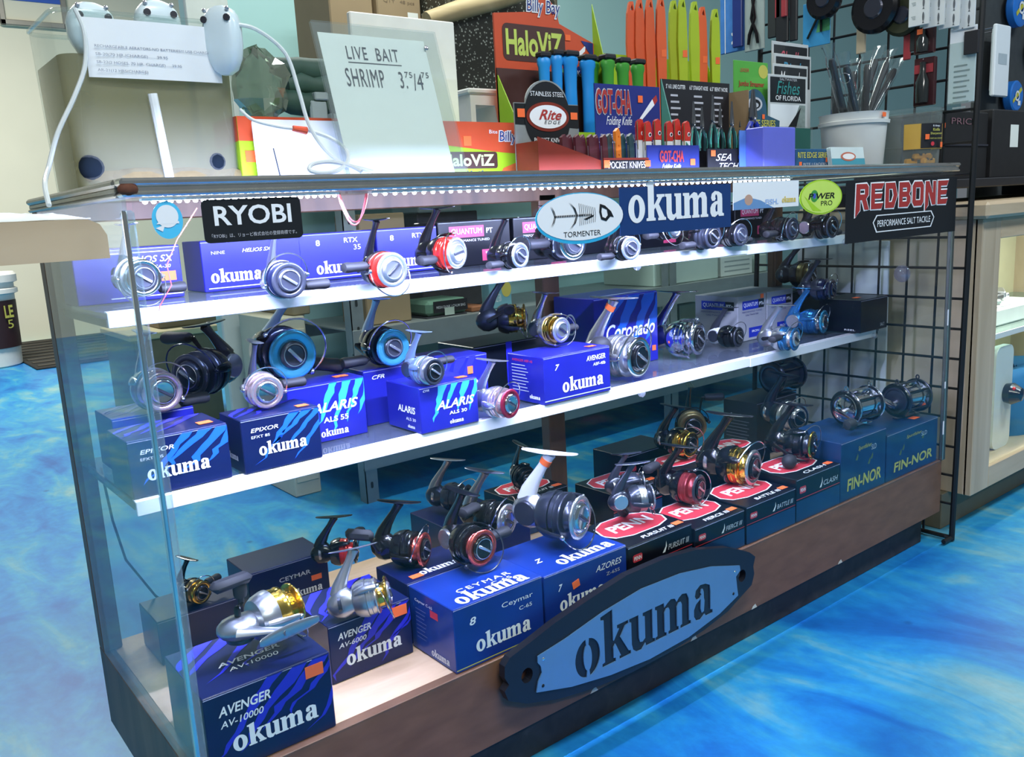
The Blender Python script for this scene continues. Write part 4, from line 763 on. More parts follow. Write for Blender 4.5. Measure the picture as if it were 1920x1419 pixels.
# ---- bait tank
ty0, ty1 = .20, .36; tx0 = at(150, 330, 'Y', ty0).x; tx1 = at(456, 325, 'Y', ty0).x; th_ = 1.178-ZT
t = thing('bait_tank', 'clear plastic tank of murky bait water with taped paper notice', 'tank', ((tx0+tx1)/2, (ty0+ty1)/2, HC+.0042))
tw, td = tx1-tx0, ty1-ty0
def vat(w_, d_, h_, fl, m, name, z0=0, wall=None):
    n = 5; sec = []
    for z, k in ((0, 1), (h_, 1+fl)):
        sec.append([(x_*k, y_*k, z0+z) for x_, y_ in rrect(w_, d_, .02, n)])
    k = len(sec[0]); b = MB(); b.add(sec[0]+sec[1], [(i, (i+1) % k, k+(i+1) % k, k+i) for i in range(k)]); b.add(sec[0], [tuple(reversed(range(k)))])
    if wall is None: b.add(sec[1], [tuple(range(k))])
    return b.build(name, m, t)
vat(tw, td, th_, .05, clearp, 'tank_wall', 0, 1)
b = MB().tube([(x_*1.05, y_*1.05, th_) for x_, y_ in rrect(tw, td, .02, 5)], .003, 6, closed=True); b.build('tank_rim', clearp, t)
m_, nt_, out_ = nm('murky_water')
tr_ = nt_.nodes.new('ShaderNodeBsdfTransparent'); tr_.inputs[0].default_value = (.80, .78, .62, 1); df_ = nt_.nodes.new('ShaderNodeBsdfDiffuse')
nz_ = nt_.nodes.new('ShaderNodeTexNoise'); nz_.inputs['Scale'].default_value = 6; rp_ = nt_.nodes.new('ShaderNodeValToRGB'); rp_.color_ramp.elements[0].color = (.17, .17, .11, 1); rp_.color_ramp.elements[1].color = (.38, .32, .17, 1)
tc_ = nt_.nodes.new('ShaderNodeTexCoord'); nt_.links.new(tc_.outputs['Object'], nz_.inputs['Vector']); nt_.links.new(nz_.outputs[0], rp_.inputs[0]); nt_.links.new(rp_.outputs[0], df_.inputs[0])
mx_ = nt_.nodes.new('ShaderNodeMixShader'); mx_.inputs[0].default_value = .55; nt_.links.new(tr_.outputs[0], mx_.inputs[1]); nt_.links.new(df_.outputs[0], mx_.inputs[2]); nt_.links.new(mx_.outputs[0], out_.inputs[0]); MATS['murky_water'] = m_
vat(tw*.985, td*.975, 1.128-ZT-.003, .035, m_, 'water', .003)
b = MB()
for x_, y_, r_ in ((.03, -td*.47, .05), (.07, -td*.46, .04), (-.03, -td*.47, .055), (.085, -td*.46, .02), (-.07, -td*.46, .03)): b.sphere((x_, y_, .014), (r_, .006, .013), 14, 6)
b.build('sediment', mat('silt', (.20, .15, .07), .9, var=.3, scale=60, bump=.4), t)
for x_, z_, r_ in ((-tw*.42, .026, .016), (tw*.34, .032, .013)): MB().sphere((x_, -td*.46, z_), (r_, .010, r_*1.05), 12, 8).build('air_stone', mat('air_stone_blue', (.008, .014, .022), .95, spec=.1, bump=.5), t)
MB().tube([(.004, -td*.515, .0), (-.006, -td*.53, .118)], .006, 10).build('reflection_bar', mat('reflection_white', (.86, .90, .90), .35), t)  # solid white bar standing in for a bright reflection on the tank
# taped notice, slightly bowed
nx0, nx1 = at(150, 40, 'Y', ty0).x, at(402, 50, 'Y', ty0).x; nz0, nz1 = zat(152, 170, ty0-.006), zat(40, 160, ty0-.006); cxn = (nx0+nx1)/2-(tx0+tx1)/2
b = MB(); vs = []; nn = 12
for i in range(nn+1):
    q = i/nn; x_ = cxn+(q-.5)*(nx1-nx0); yb = -td/2*1.045-.003-.003*math.sin(math.pi*q)
    vs += [(x_, yb, nz0), (x_, yb-.0015, nz1)]
b.add(vs, [(2*i, 2*i+2, 2*i+3, 2*i+1) for i in range(nn)]); nt = b.build('notice', papr, t)
grp = mat('print_faint', (.22, .25, .32), .7)
for i, (s_, wq) in enumerate((('RECHARGEABLE AERATORS-NO BATTERIES!!! USB CHARGE)', .86), ('SB-20(70 HR./CHARGE)........29.95', .52), ('SB-22(2 HOSES, 70 HR. CHARGE)......39.95', .62), ('AR-21(12 HRS/CHARGE)', .36))):
    text(s_, grp, nt, T(cxn-(nx1-nx0)*.44+(nx1-nx0)*wq/2, -td/2*1.045-.0068, nz0+(nz1-nz0)*(.52-.135*i)) @ RX(90), (nx1-nx0)*wq, .0042)
# ---- clip-on aerators
aer = mat('aerator_white', (.66, .78, .82), .3, coat=.3)
def aerator(label, u, v, Y, h_, rz, wd=.058):
    p = at(u, v, 'Y', Y); t = thing('clip_aerator', label, 'aerator', M=T(p.x, p.y, p.z) @ RZ(rz), group='white aerators clipped to the tank rim')
    b = MB(); secs = []; n = 18
    prof = [(0, .3, .4), (.004, .62, .7), (.012, .86, .92), (.024, 1, 1), (h_*.6, .98, 1), (h_-.02, .86, .95), (h_-.006, .6, .7), (h_, .25, .3)]
    vs = []
    for z, kx, ky in prof:
        for q in range(n):
            a = 2*math.pi*q/n; ca, sa = math.cos(a), math.sin(a); e = .55
            vs.append((wd/2*kx*math.copysign(abs(ca)**e, ca), .016*ky*math.copysign(abs(sa)**e, sa), -z))
    k = len(prof); b.add(vs, [(i*n+q, (i+1)*n+q, (i+1)*n+(q+1) % n, i*n+(q+1) % n) for i in range(k-1) for q in range(n)]+[tuple(range(n)), tuple(reversed(range((k-1)*n, k*n)))])
    b.build('housing', aer, t)
    for x_ in (-.017, .017):
        MB().lathe([(0, .0), (.0045, 0), (.0045, -.003)], 10, T(x_, -.0168, -.018)).build('port', mat('port_dark', (.03, .03, .04), .5), t); MB().sphere((x_, -.012, -.006), .003, 8, 6).build('screw_cap', SAT, t)
    MB().tube([(0, .010, -.004), (0, .024, -.002), (0, .028, -.03)], .004, 8, flat=2).build('belt_clip', aer, t)
aerator('white aerator on the tank rim under the wall frame', 165, 6, .215, .07, 4)
aerator('white aerator behind the taped notice, between the other two', 290, 2, .215, .07, 2)
aerator('white aerator hanging down the tank end by the paper notice edge', 412, 12, .185, .088, -52, .05)
# ---- air hoses
def hose(label, pts, r_=.0028, m=tubem):
    P_ = [at(u, v, 'Y', y) for u, v, y in pts]; out = []
    for i in range(len(P_)-1):
        p0, p1, p2, p3 = P_[max(i-1, 0)], P_[i], P_[i+1], P_[min(i+2, len(P_)-1)]
        for q in range(6):
            t_ = q/6; out.append(.5*((2*p1)+(p2-p0)*t_+(2*p0-5*p1+4*p2-p3)*t_*t_+(3*p1-p0-3*p2+p3)*t_**3))
    out.append(P_[-1]); b = MB().tube(out, r_, 8); return tag(b.build('air_hose', m), label, 'hose', 'milky air hoses on the tank')
hose('milky air hose running down the tank end over the wooden flap', [(140, 16, .17), (158, 60, .165), (160, 120, .16), (140, 180, .15), (108, 250, .14), (92, 310, .13), (84, 345, .06), (92, 385, .03)])
hose('long milky air hose drooping from the tank over the white card', [(432, 45, .17), (480, 55, .165), (535, 100, .16), (560, 170, .15), (578, 230, .14), (605, 275, .125), (640, 305, .10), (678, 316, .08), (699, 322, .075)])
hose('thin milky hose ending in a red valve at the white card', [(450, 205, .175), (475, 225, .165), (520, 237, .155), (548, 241, .15)], .0022)
hose('milky hose coiled flat beside the leaning sign', [(575, 243, .15), (618, 258, .14), (648, 280, .12), (652, 302, .10), (632, 320, .075), (600, 324, .06), (580, 318, .06), (588, 307, .08), (620, 303, .09), (655, 310, .085), (678, 322, .07)], .0028)
p = at(562, 242, 'Y', .149); b = MB().tube([p+Vector((-.010, 0, .001)), p+Vector((.010, 0, -.002))], [.004, .0055], 10); tag(b.build('hose_valve', mat('valve_red', (.9, .12, .05), .4)), 'small red hose valve in front of the white card', 'valve')
# ---- fillet knife boxes
lime2 = mat('carton_lime', (.36, .58, .02), .4, var=.08); ored = mat('carton_orange_red', (.62, .085, .03), .4, var=.1); brn = mat('print_brown', (.07, .025, .02), .5); navl = mat('print_navy', (.012, .03, .20), .45)
def script_logo(t, M, w_, h_, s_='Billy Bay'):
    text(s_, white, t, M @ T(0, 0, .0006), w_*1.05, h_*1.15, bold=.06, shear=.1); text(s_, navl, t, M @ T(0, 0, .0012), w_, h_, bold=.0, shear=.1)
for i, (u0, u1, lab) in enumerate(((452, 735, 'green and red fillet knife box covered by a white card'), (742, 1008, 'green and red fillet knife box showing its script logo beside the leaning sign'))):
    Yb = .20; x0 = at(u0, 300, 'Y', Yb).x; x1 = at(u1, 300, 'Y', Yb).x; w_ = x1-x0; h_ = .098; d_ = .09
    t = thing('knife_box', lab, 'box', ((x0+x1)/2, Yb+d_/2, ZT), group='fillet knife boxes')
    MB().box(-w_/2, w_/2, -d_/2, d_/2, 0, h_, .001).build('carton', lime2, t); f_ = fM(w_, d_, h_, 'front')
    wave = [(-w_/2, h_*.5)]+[(-w_/2+w_*q/12, h_*(.06+.10*math.cos(q/12*3.2))) for q in range(13)]+[(w_/2, h_*.5)]
    decal([wave], ored, t, f_); decal([[(-d_/2, h_*.5), (-d_/2, h_*.1), (d_/2, h_*.16), (d_/2, h_*.5)]], ored, t, fM(w_, d_, h_, 'left'))
    script_logo(t, f_ @ T(w_*.34, h_*.24, .0004), w_*.26, h_*.22); text('Bite', white, t, f_ @ T(w_*.17, h_*.34, .0005), w_*.06, .006)
    decal([rrect(w_*.42, h_*.28, .005)], brn, t, f_ @ T(-w_*.02, -h_*.14, .0004)); text('HaloViZ', mat('print_pale_lime', (.6, .72, .3), .5), t, f_ @ T(-w_*.02, -h_*.14, .001), w_*.37, h_*.2, bold=.03); text('Fillet Knife', mat('print_ink', (.05, .05, .2), .5), t, f_ @ T(-w_*.04, -h_*.37, .0005), w_*.3, h_*.11)
    kn = MB().flat([[(w_*.20, -h_*.44), (w_*.23, -h_*.28), (w_*.36, -h_*.16), (w_*.40, -h_*.2), (w_*.39, -h_*.27), (w_*.27, -h_*.4)]], T(0, 0, .0006)); kn.build('knife_picture', mat('print_orange', (.8, .16, .04), .5), t, f_, smooth=False)
    decal([[(w_*.39, -h_*.18), (w_*.48, -h_*.08), (w_*.49, -h_*.14), (w_*.40, -h_*.25)]], mat('print_blue', (.015, .03, .42), .4), t, f_ @ T(0, 0, .0003)); price(t, f_ @ T(-w_*.44, -h_*.06, 0) if i == 0 else f_ @ T(-w_*.02, h_*.18, 0), .016, .016)
t, w_, h_ = panel('white_card', 'blank white card with rounded corners leaning on the knife box', 'card', 472, 217, 664, .185)
MB().flat([[(x_, y_+h_/2) for x_, y_ in rrect(w_, h_*.92, .006)]], RX(0), 0, .001).build('card', mat('card_white', (.78, .80, .86), .5), t, RX(-3)); decal([[(-w_*.30, h_*.08), (-w_*.285, h_*.08), (-w_*.325, h_*.55), (-w_*.335, h_*.55)]], inkm, t, RX(-3), .002)
# ---- leaning sign holder
sx0, sx1 = .333, .527; sw = sx1-sx0; sl_ = .222
t = thing('sign_holder', 'leaning clear acrylic stand with handwritten live bait price sheet', 'sign', M=T((sx0+sx1)/2+.004, .105, ZT+.0016) @ RX(-17) @ RZ(0) @ Matrix(((1, 0, 0, 0), (0, 0, -1, 0), (0, 1, 0, 0), (0, 0, 0, 1))))
acr = glass('acrylic', (.93, .96, .96), .06, .9, .04, (.85, .9, .9))
MB().box(-sw/2-.006, sw/2+.012, 0, sl_+.016, -.001, .001, .0006).build('front_sheet', acr, t); MB().box(-sw/2-.006, sw/2+.012, 0, sl_+.016, -.006, -.004, .0006).build('back_sheet', acr, t)
MB().box(-sw/2-.006, sw/2+.012, -.001, .002, -.05, .001, .0006).build('base_lip', acr, t, RX(17))
pp = MB().box(-sw/2+.002, sw/2-.012, .003, sl_, -.0032, -.0024).build('paper_sheet', papw, t)
hand = lambda s_, x_, y_, w_, h_, sh=.06: text(s_, inkm, t, T(x_, y_, -.0023), w_, h_, sh, 0, spacing=1.15)
hand('LIVE  BAIT', -.012, sl_-.028, .088, .020); MB().box(-.056, .034, sl_-.0435, sl_-.0422, -.0022, -.0018).build('underline', inkm, t)
hand('SHRIMP', -.034, sl_-.066, .064, .028); hand('3.', .030, sl_-.066, .013, .026); hand('75', .042, sl_-.057, .013, .009); hand('/', .051, sl_-.068, .007, .027); hand('4', .060, sl_-.067, .011, .025); hand('75', .072, sl_-.056, .013, .009)
MB().sphere((sw/2-.012, sl_-.012, .001), (.004, .004, .0015), 10, 6).build('grommet', SAT, t)
# white board behind it
t, w_, h_ = panel('foam_board', 'plain white board standing behind the leaning acrylic sign', 'board', 655, 20, 850, .33); MB().box(-w_/2, w_/2, 0, h_, -.012, 0, .002).build('board', mat('foam_white', (.80, .78, .72), .6), t)
# ---- knife display with stepped header
blkc = mat('card_black', (.012, .012, .016), .5); bladm = mat('steel_blade', (.6, .62, .65), .25, .9)
YK = .30
t, w_, h_ = panel('knife_display', 'orange red knife display box with rounded header and lime sides', 'display box', 955, 20, 1142, YK)
prof = [(-w_/2, 0), (w_/2, 0), (w_/2, h_*.90), (w_*.14, h_*1.0), (w_*.10, h_*1.10), (0, h_*1.17), (-w_*.12, h_*1.16), (-w_*.17, h_*1.05), (-w_/2, h_*1.02)]
MB().flat([prof], T(0, 0, -.052), 0, .004).build('header', ored, t, smooth=False); MB().box(-w_/2, w_/2, 0, h_*.70, -.050, -.046).build('inner_wall', brn, t)
for sg in (-1, 1):
    b = MB(); b.flat([[(.05, 0), (.05, h_*.68), (-.02, h_*.28), (-.02, 0)] if sg < 0 else [(.05, 0), (.05, h_*1.15), (-.025, h_*.26), (-.025, 0)]], None, 0, .002); b.build('side_wing', lime2, t, T(sg*w_/2, 0, 0) @ RY(90))
MB().box(-w_/2, w_/2, 0, h_*.30, .018, .022).build('front_wall', lime2, t)
decal([rrect(w_*.62, h_*.22, .012)], brn, t, T(-w_*.12, h_*.86, -.0478)); text('HaloViZ', mat('print_pale_lime2', (.55, .66, .12), .5), t, T(-w_*.12, h_*.86, -.0474), w_*.56, h_*.155, bold=.03); script_logo(t, T(-w_*.02, h_*1.08, -.0478), w_*.33, h_*.10)
decal([ell(w_*.36, h_*.70, w_*.075, h_*.055, 20)], navl, t, T(0, 0, -.0470)); text('Knife', white, t, T(w_*.36, h_*.70, -.0462), w_*.11, h_*.04); decal([[(w_*.1, h_*.69), (w_*.27, h_*.8), (w_*.29, h_*.77), (w_*.14, h_*.67)]], mat('print_green2', (.12, .35, .03), .5), t, T(0, 0, -.0476)); decal([[(w_*.28, h_*.805), (w_*.41, h_*.885), (w_*.40, h_*.845), (w_*.29, h_*.775)]], white, t, T(0, 0, -.0476)); decal([[(w_*.36, h_*.91), (w_*.49, h_*.9), (w_*.49, h_*.8)]], navl, t, T(0, 0, -.0476)); price(t, T(w_*.22, h_*.92, -.0478), .014, .011)
text('On the', black, t, T(-w_*.40, h_*.20, .0224), w_*.09, .006); text('Cutting Edge', black, t, T(-w_*.36, h_*.14, .0224), w_*.16, .006); price(t, T(-w_*.43, h_*.285, .0215), .012, .011)
hb = mat('knife_handle_blue', (.02, .30, .75), .4); hg = mat('knife_handle_green', (.06, .33, .04), .4)
def short_knife(u, v, Y, m, lab, s=1):
    p = at(u, v, 'Y', Y); hh = p.z-ZT-.004; t = thing('sheath_knife', lab, 'knife', (p.x, Y, ZT+.004), group='short knives standing in the orange red display')
    r_ = .0135*s; b = loft([(0, r_*.7, r_*.5, 0), (.006, r_*.95, r_*.7, 0), (hh*.75, r_*.8, r_*.6, 0), (hh-.018, r_*.92, r_*.7, 0), (hh-.012, r_*1.12, r_*.8, 0), (hh-.004, r_*1.1, r_*.8, 0), (hh, r_*.9, r_*.6, 0)]); b.build('handle', m, t, RX(90)); MB().box(-r_*1.0, r_*1.0, -r_*.8, r_*.8, hh-.001, hh+.010, .003).build('pommel', blkc, t)
for i, (u, v) in enumerate(((1019, 108), (1043, 104), (1068, 106), (1101, 113))): short_knife(u, v, YK+.001+.006*(i % 2), hb, 'short blue handled knife, '+ORD[i]+' in line from the script logo header', 1.0+.25*(i > 1))
for i, (u, v) in enumerate(((1110, 116), (1139, 112), (1167, 118), (1195, 121))): short_knife(u, v, YK+(.03 if i == 0 else -.006), hg, 'short green handled knife, '+ORD[i]+' in line from the blue handled knives', 1.15)
# ---- long sheathed knives in the lime display
YL = .40
t, w_, h_ = panel('fillet_display', 'tall lime card display holding orange and lime sheathed knives', 'display box', 1146, 60, 1372, YL)
MB().box(-w_/2, w_/2, 0, h_*.92, -.09, -.086).build('back_card', lime2, t)
for sg in (-1, 1): MB().flat([[(.09, 0), (.09, h_*1.0), (-.0, h_*.34), (-.0, 0)]], None, 0, .002).build('side_wing', lime2, t, T(sg*w_/2, 0, 0) @ RY(90))
MB().box(-w_/2, w_/2, 0, h_*.30, -.002, .0).build('front_wall', ored, t)
ko = mat('sheath_orange', (.80, .12, .03), .42, bump=.1); kl = mat('sheath_lime', (.42, .55, .02), .42, bump=.1)
def long_knife(u, vt, Y, m, lab, tg=False):
    p = at(u, vt, 'Y', Y); hh = p.z-ZT-.003; t = thing('fillet_knife', lab, 'knife', M=T(p.x, Y, ZT+.003) @ RZ(-30), group='sheathed knives in the lime display')
    w0 = .0155; out = [(-w0*.62, 0), (w0*.62, 0), (w0*.72, hh*.42), (w0*1.05, hh*.46), (w0*1.0, hh*.50), (w0*.62, hh*.52), (w0*.7, hh*.75), (w0*.58, hh*.92), (w0*.3, hh), (-w0*.3, hh), (-w0*.62, hh*.94), (-w0*.8, hh*.78), (-w0*.62, hh*.5)]
    MF = Matrix(((1, 0, 0, 0), (0, 0, -1, 0), (0, 1, 0, 0), (0, 0, 0, 1)))
    MB().flat([out, [(-w0*.2, hh*.955), (w0*.12, hh*.985), (w0*.3, hh*.95)], [(-w0*.35, hh*.30), (w0*.35, hh*.33), (w0*.4, hh*.385), (-w0*.35, hh*.36)], [(-w0*.35, hh*.22), (w0*.35, hh*.25), (w0*.38, hh*.30), (-w0*.35, hh*.275)]], T(0, 0, -.007), 0, .014).build('sheath_and_handle', m, t, MF, smooth=False)
    MB().box(-w0*.45, w0*.5, .0, hh*.42, -.004, .002).build('blade', bladm, t, MF)
    if tg: price(t, MF @ T(w0*.25, hh*.70, .0062), .011, .016)
ol = [(1182, 4, 0, 0, 0), (1198, 0, 0, 0, 1), (1217, -2, 0, 0, 2), (1238, -4, 0, 1, 3), (1262, 2, 1, 0, 2), (1278, -2, 1, 1, 3), (1301, 4, 1, 0, 3), (1316, 14, 0, 1, 2), (1340, 18, 1, 1, 3)]
for i, (u, v, c, tg, dy) in enumerate(ol): long_knife(u, v, YL+.078-.0195*dy, kl if c else ko, ('lime green' if c else 'orange')+' sheathed fillet knife, '+ORD[i]+' in the row from the rounded header', bool(tg))
# ---- pocket knife display
YP = .10
t, w_, h_ = panel('pocket_knife_display', 'grey and red counter display with oval pocket knives badge', 'display box', 1006, 178, 1212, YP)
gmet = mat('card_brushed_grey', (.30, .32, .32), .4, .2, var=.3, scale=25); dred = mat('card_dark_red', (.22, .025, .012), .42, var=.2, scale=20)
bw_ = w_*.56; bx = -w_/2+bw_/2
MB().flat([[(-w_/2, 0), (-w_/2+bw_, 0), (-w_/2+bw_, h_*.97)]+[(bx+bw_*.33*math.cos(R(a)), h_*.97+h_*.30*math.sin(R(a))) for a in range(0, 181, 12)]+[(-w_/2, h_*.97)]], T(0, 0, -.062), 0, .003).build('back_card', gmet, t, smooth=False)
decal([[(-w_/2, h_*.70), (-w_/2+bw_, h_*.66), (-w_/2+bw_, h_*.96), (-w_/2, h_*.96)]], black, t, T(0, 0, -.0588)); decal([ell(bx, h_*.80, bw_*.36, h_*.45, 40)], black, t, T(0, 0, -.0582))
decal([ell(bx, h_*.80, bw_*.335, h_*.19, 40)], dred, t, T(0, 0, -.0574)); decal([ell(bx, h_*.80, bw_*.29, h_*.15, 40)], white, t, T(0, 0, -.0568)); text('Rite', redp, t, T(bx+bw_*.03, h_*.825, -.0562), bw_*.36, h_*.13, shear=.4, bold=.02); text('EDGE', black, t, T(bx+bw_*.06, h_*.73, -.0562), bw_*.26, h_*.045, shear=.3, spacing=1.4)
text('STAINLESS STEEL', white, t, T(bx, h_*1.09, -.0574), bw_*.52, h_*.06); text('POCKET KNIVES', white, t, T(bx, h_*.50, -.0574), bw_*.46, h_*.06)
price(t, T(-w_*.45, h_*.84, -.0585), .016, .014); price(t, T(-w_/2+bw_*.92, h_*.82, -.0585), .016, .012)
MB().flat([[(.06, 0), (.06, h_*.45), (.004, h_*.45), (.004, 0)]], None, 0, .002).build('side_wall', dred, t, T(-w_/2, 0, 0) @ RY(90)); MB().flat([[(-w_/2, 0), (-w_/2+bw_*.98, 0), (-w_/2+bw_*.98, h_*.20), (-w_/2, h_*.50)]], T(0, 0, -.004), 0, .002).build('slant_wall', dred, t, smooth=False)
MB().box(-w_/2+bw_, w_/2, 0, h_*.23, .0, .002).build('front_wall', dred, t); decal([rect(-w_/2+bw_, w_/2, h_*.07, h_*.20)], black, t, T(0, 0, .0022)); text('POCKET KNIVES', white, t, T(-w_/2+bw_+w_*.22, h_*.135, .0026), w_*.36, h_*.09); price(t, T(-w_/2+bw_+.006, h_*.15, .0022), .014, .013); price(t, T(w_/2-.004, h_*.15, .0022), .014, .011); MB().box(-w_/2, w_/2, 0, .003, -.06, 0).build('tray_floor', dred, t)
PK = t
pdr = mat('knife_scale_maroon', (.10, .02, .03), .35, coat=.4); pbl = mat('knife_scale_teal', (.02, .06, .07), .35, coat=.4); por = mat('knife_scale_orange', (.85, .22, .02), .4)
for i in range(11):
    u = 1053+i*12.5; m = pdr if i < 7 else (por if i == 8 else pbl); v = 252 if i < 7 else (240 if i == 8 else 250)
    p = at(u, v, 'Y', YP+.025); hh = p.z-ZT-.004; t = thing('pocket_knife', 'folded maroon pocket knife, '+ORD[i]+' in the tray from the oval badge card' if i < 7 else ('orange pocket knife with round holes in the display tray' if i == 8 else 'black pocket knife with bead chain, '+ORD[i]+' in the tray from the oval badge card'), 'knife', M=T(p.x, YP+.022+.004*(i % 2), ZT+.004) @ RZ(14), group='folded knives in the pocket knife display')
    b = MB().flat([[(-.004, 0), (.010, 0), (.012, hh*.5), (.009, hh*.9), (.003, hh), (-.007, hh*.92), (-.006, hh*.5)]]+([ell(.003, hh*q, .002, .0025, 8) for q in (.2, .4, .6, .8)] if i == 8 else []), T(0, 0, -.003), 0, .006); b.build('scales', m, t, RX(90), smooth=False); MB().box(-.0065, -.005, 0, hh*.85, -.001, .001).build('blade_spine', bladm, t, RX(90))
    if i in (7, 9, 10): MB().tube([(.002, -.006, hh*.9), (.012, -.008, hh*.7), (.014, -.008, hh*.4), (.006, -.008, hh*.15)], .0008, 6).build('bead_chain', bladm, t); MB().box(-.002, .012, -.009, -.0085, hh*.0, hh*.25).build('string_tag', papw, t)
# ---- lure-shaped knife display
YG = .13
t, w_, h_ = panel('lure_knife_display', 'dark blue counter display of red and white lure shaped knives', 'display box', 1212, 272, 1310, YG); bc = mat('card_royal', (.018, .03, .20), .4, var=.1)
MB().box(-w_/2, w_/2, 0, h_, -.001, .001).build('front_wall', bc, t); MB().box(-w_/2, w_*.36, 0, .003, -.06, 0).build('tray_floor', bc, t)
text('GOT-CHA', redp, t, T(-w_*.05, h_*.62, .0026), w_*.46, h_*.40, bold=.03); text('Folding Knife', white, t, T(-w_*.05, h_*.27, .0012), w_*.36, h_*.2, shear=.4); price(t, T(w_*.36, h_*.42, .001), .014, .012); GCW = MB()
x0 = at(1117, 240, 'Y', YG+.06).x; x1 = at(1238, 240, 'Y', YG+.06).x; z0 = zat(268, 1180, YG+.06); z1 = zat(160, 1180, YG+.06); ox = (at(1212, 272, 'Y', YG).x+at(1310, 272, 'Y', YG).x)/2
hw = (x1-x0)/2; hc = (x0+x1)/2-ox; MB().box(hc-hw, hc+hw, 0, z1, -.062, -.060).build('back_card', bc, t); MM = T(hc, (z0+z1)/2, -.0598); hh = z1-z0
text('GOT-CHA', redp, t, MM @ T(-hw*.45, hh*.20, .0006), hw*1.05, hh*.42, bold=.03); text('GOT-CHA', silverp, t, MM @ T(-hw*.45, hh*.20, 0), hw*1.09, hh*.46, bold=.055); text('Folding Knife', white, t, MM @ T(-hw*.30, -hh*.14), hw*.78, hh*.2, shear=.4); text('STAINLESS STEEL FOLDING BLADE - REALISTIC GOT-CHA LURE LOOK', silverp, t, MM @ T(0, -hh*.39), hw*1.75, hh*.085)
decal([[(hw*.15, -hh*.22), (hw*.75, hh*.28), (hw*.82, hh*.18), (hw*.3, -hh*.16)]], white, t, MM); decal([[(hw*.75, hh*.28), (hw*.88, hh*.36), (hw*.92, hh*.26), (hw*.82, hh*.18)]], redp, t, MM); price(t, MM @ T(hw*.36, hh*.27), .013, .013); decal([rect(-hw, hw, -hh*.5, -hh*.48)], silverp, t, MM)
grd = mat('lure_red', (.55, .03, .02), .35, coat=.4); gwh = mat('lure_white', (.78, .80, .80), .35, coat=.3)
for i, u in enumerate((1199, 1213, 1231, 1253, 1268, 1286)):
    Yk = YG+.022+.010*(i in (0, 3, 4)); p = at(u, 223+4*(i % 2), 'Y', Yk); hh_ = p.z-ZT-.004; t = thing('lure_knife', 'red headed white lure knife, '+ORD[i]+' in line from the pocket knife tray', 'knife', (p.x, Yk, ZT+.004), group='lure shaped knives in the blue display'); r_ = .0085
    MB().box(-r_, r_, -.004, .004, 0, hh_*.62, .0012).build('white_body', gwh, t); MB().flat([[(-r_, hh_*.62), (r_, hh_*.62), (r_, hh_*.85), (r_*.6, hh_*.97), (0, hh_), (-r_*.8, hh_*.96), (-r_, hh_*.9)]], T(0, 0, -.004), 0, .008).build('red_head', grd, t, RX(90), smooth=False)
    for q, m, l in ((.0042, white, .0044), (.0026, black, .0052)): MB().lathe([(q, 0), (0, .0001)], 14, T(r_*.35, -l, hh_*.74)).build('eye', m, t)
    MB().tube([(-r_*1.1, -.003, hh_*(.95-.1*q)) for q in range(6)], .0009, 6).build('bead_chain', mat('brass_bead', (.5, .42, .2), .3, .9), t); MB().tube([(r_*.7, -.005, hh_*.18), (r_*1.5, -.006, hh_*.16), (r_*1.6, -.006, hh_*.26)], .0011, 6).build('hook', STL, t)
# ---- plier display
YS = .14
t, w_, h_ = panel('plier_display', 'black and green counter display of stainless pliers', 'display box', 1326, 279, 1452, YS); gcd = mat('card_sea_green', (.03, .16, .12), .45, var=.2, scale=40)
MB().box(-w_/2, w_/2, 0, h_, -.001, .001).build('front_wall', blkc, t); decal([rect(w_*.0, w_/2, 0, h_)], gcd, t, T(0, 0, .0008)); MB().box(-w_/2, w_/2, 0, .003, -.07, 0).build('tray_floor', blkc, t)
text('SEA', white, t, T(-w_*.28, h_*.66, .0012), w_*.22, h_*.28, shear=.4); text('TECH', white, t, T(-w_*.20, h_*.30, .0012), w_*.28, h_*.26, shear=.4); text('STAINLESS STEEL', silverp, t, T(w_*.27, h_*.62, .0016), w_*.36, h_*.22, bold=.02, shear=.15); text('PLIER ASSORTMENT', silverp, t, T(w_*.27, h_*.32, .0016), w_*.40, h_*.22, bold=.02, shear=.15); price(t, T(-w_*.43, h_*.82, .0012), .014, .012); decal([ell(-w_*.02, h_*.66, w_*.05, h_*.16, 16)], mat('print_blue', (.015, .03, .42), .4), t, T(0, 0, .0014))
x0 = at(1240, 200, 'Y', YS+.07).x; x1 = at(1368, 200, 'Y', YS+.07).x; z1 = zat(152, 1300, YS+.07); ox = (at(1326, 279, 'Y', YS).x+at(1452, 279, 'Y', YS).x)/2
MB().box(x0-ox, x1-ox, 0, z1, -.072, -.070).build('back_card', blkc, t); MB().flat([[(.07, 0), (.07, z1), (.045, z1*.55), (.0, h_*1.1), (0, 0)]], None, 0, .002).build('side_wall', mat('card_mint', (.10, .32, .26), .5), t, T(x0-ox, 0, 0) @ RY(90)); MB().box((x1-ox)-.002, (x1-ox), 0, z1*.9, -.07, -.02).build('side_wall', mat('cardboard_brown', (.30, .20, .10), .8, var=.1), t)
for i, (s_, q) in enumerate((('5" A.R. LINE CUTTER', .2), ('6.5" STRAIGHT NOSE', .53), ('6.5" BENT NOSE', .83))):
    xx = (x0-ox)+(x1-x0)*q; text(s_, white, t, T(xx, z1*.93, -.0698), (x1-x0)*.27, .0085, bold=.01)
    for r_ in range(6): decal([rect(xx-.016, xx+.006+.008*((r_*7+i) % 3)/2, z1*.83-r_*.0125, z1*.83+.004-r_*.0125)], mat('print_grey', (.5, .5, .55), .5), t, T(0, 0, -.0698))
gp = mat('plier_grip', (.015, .07, .07), .4); gp2 = mat('plier_grip_mint', (.08, .42, .32), .4)
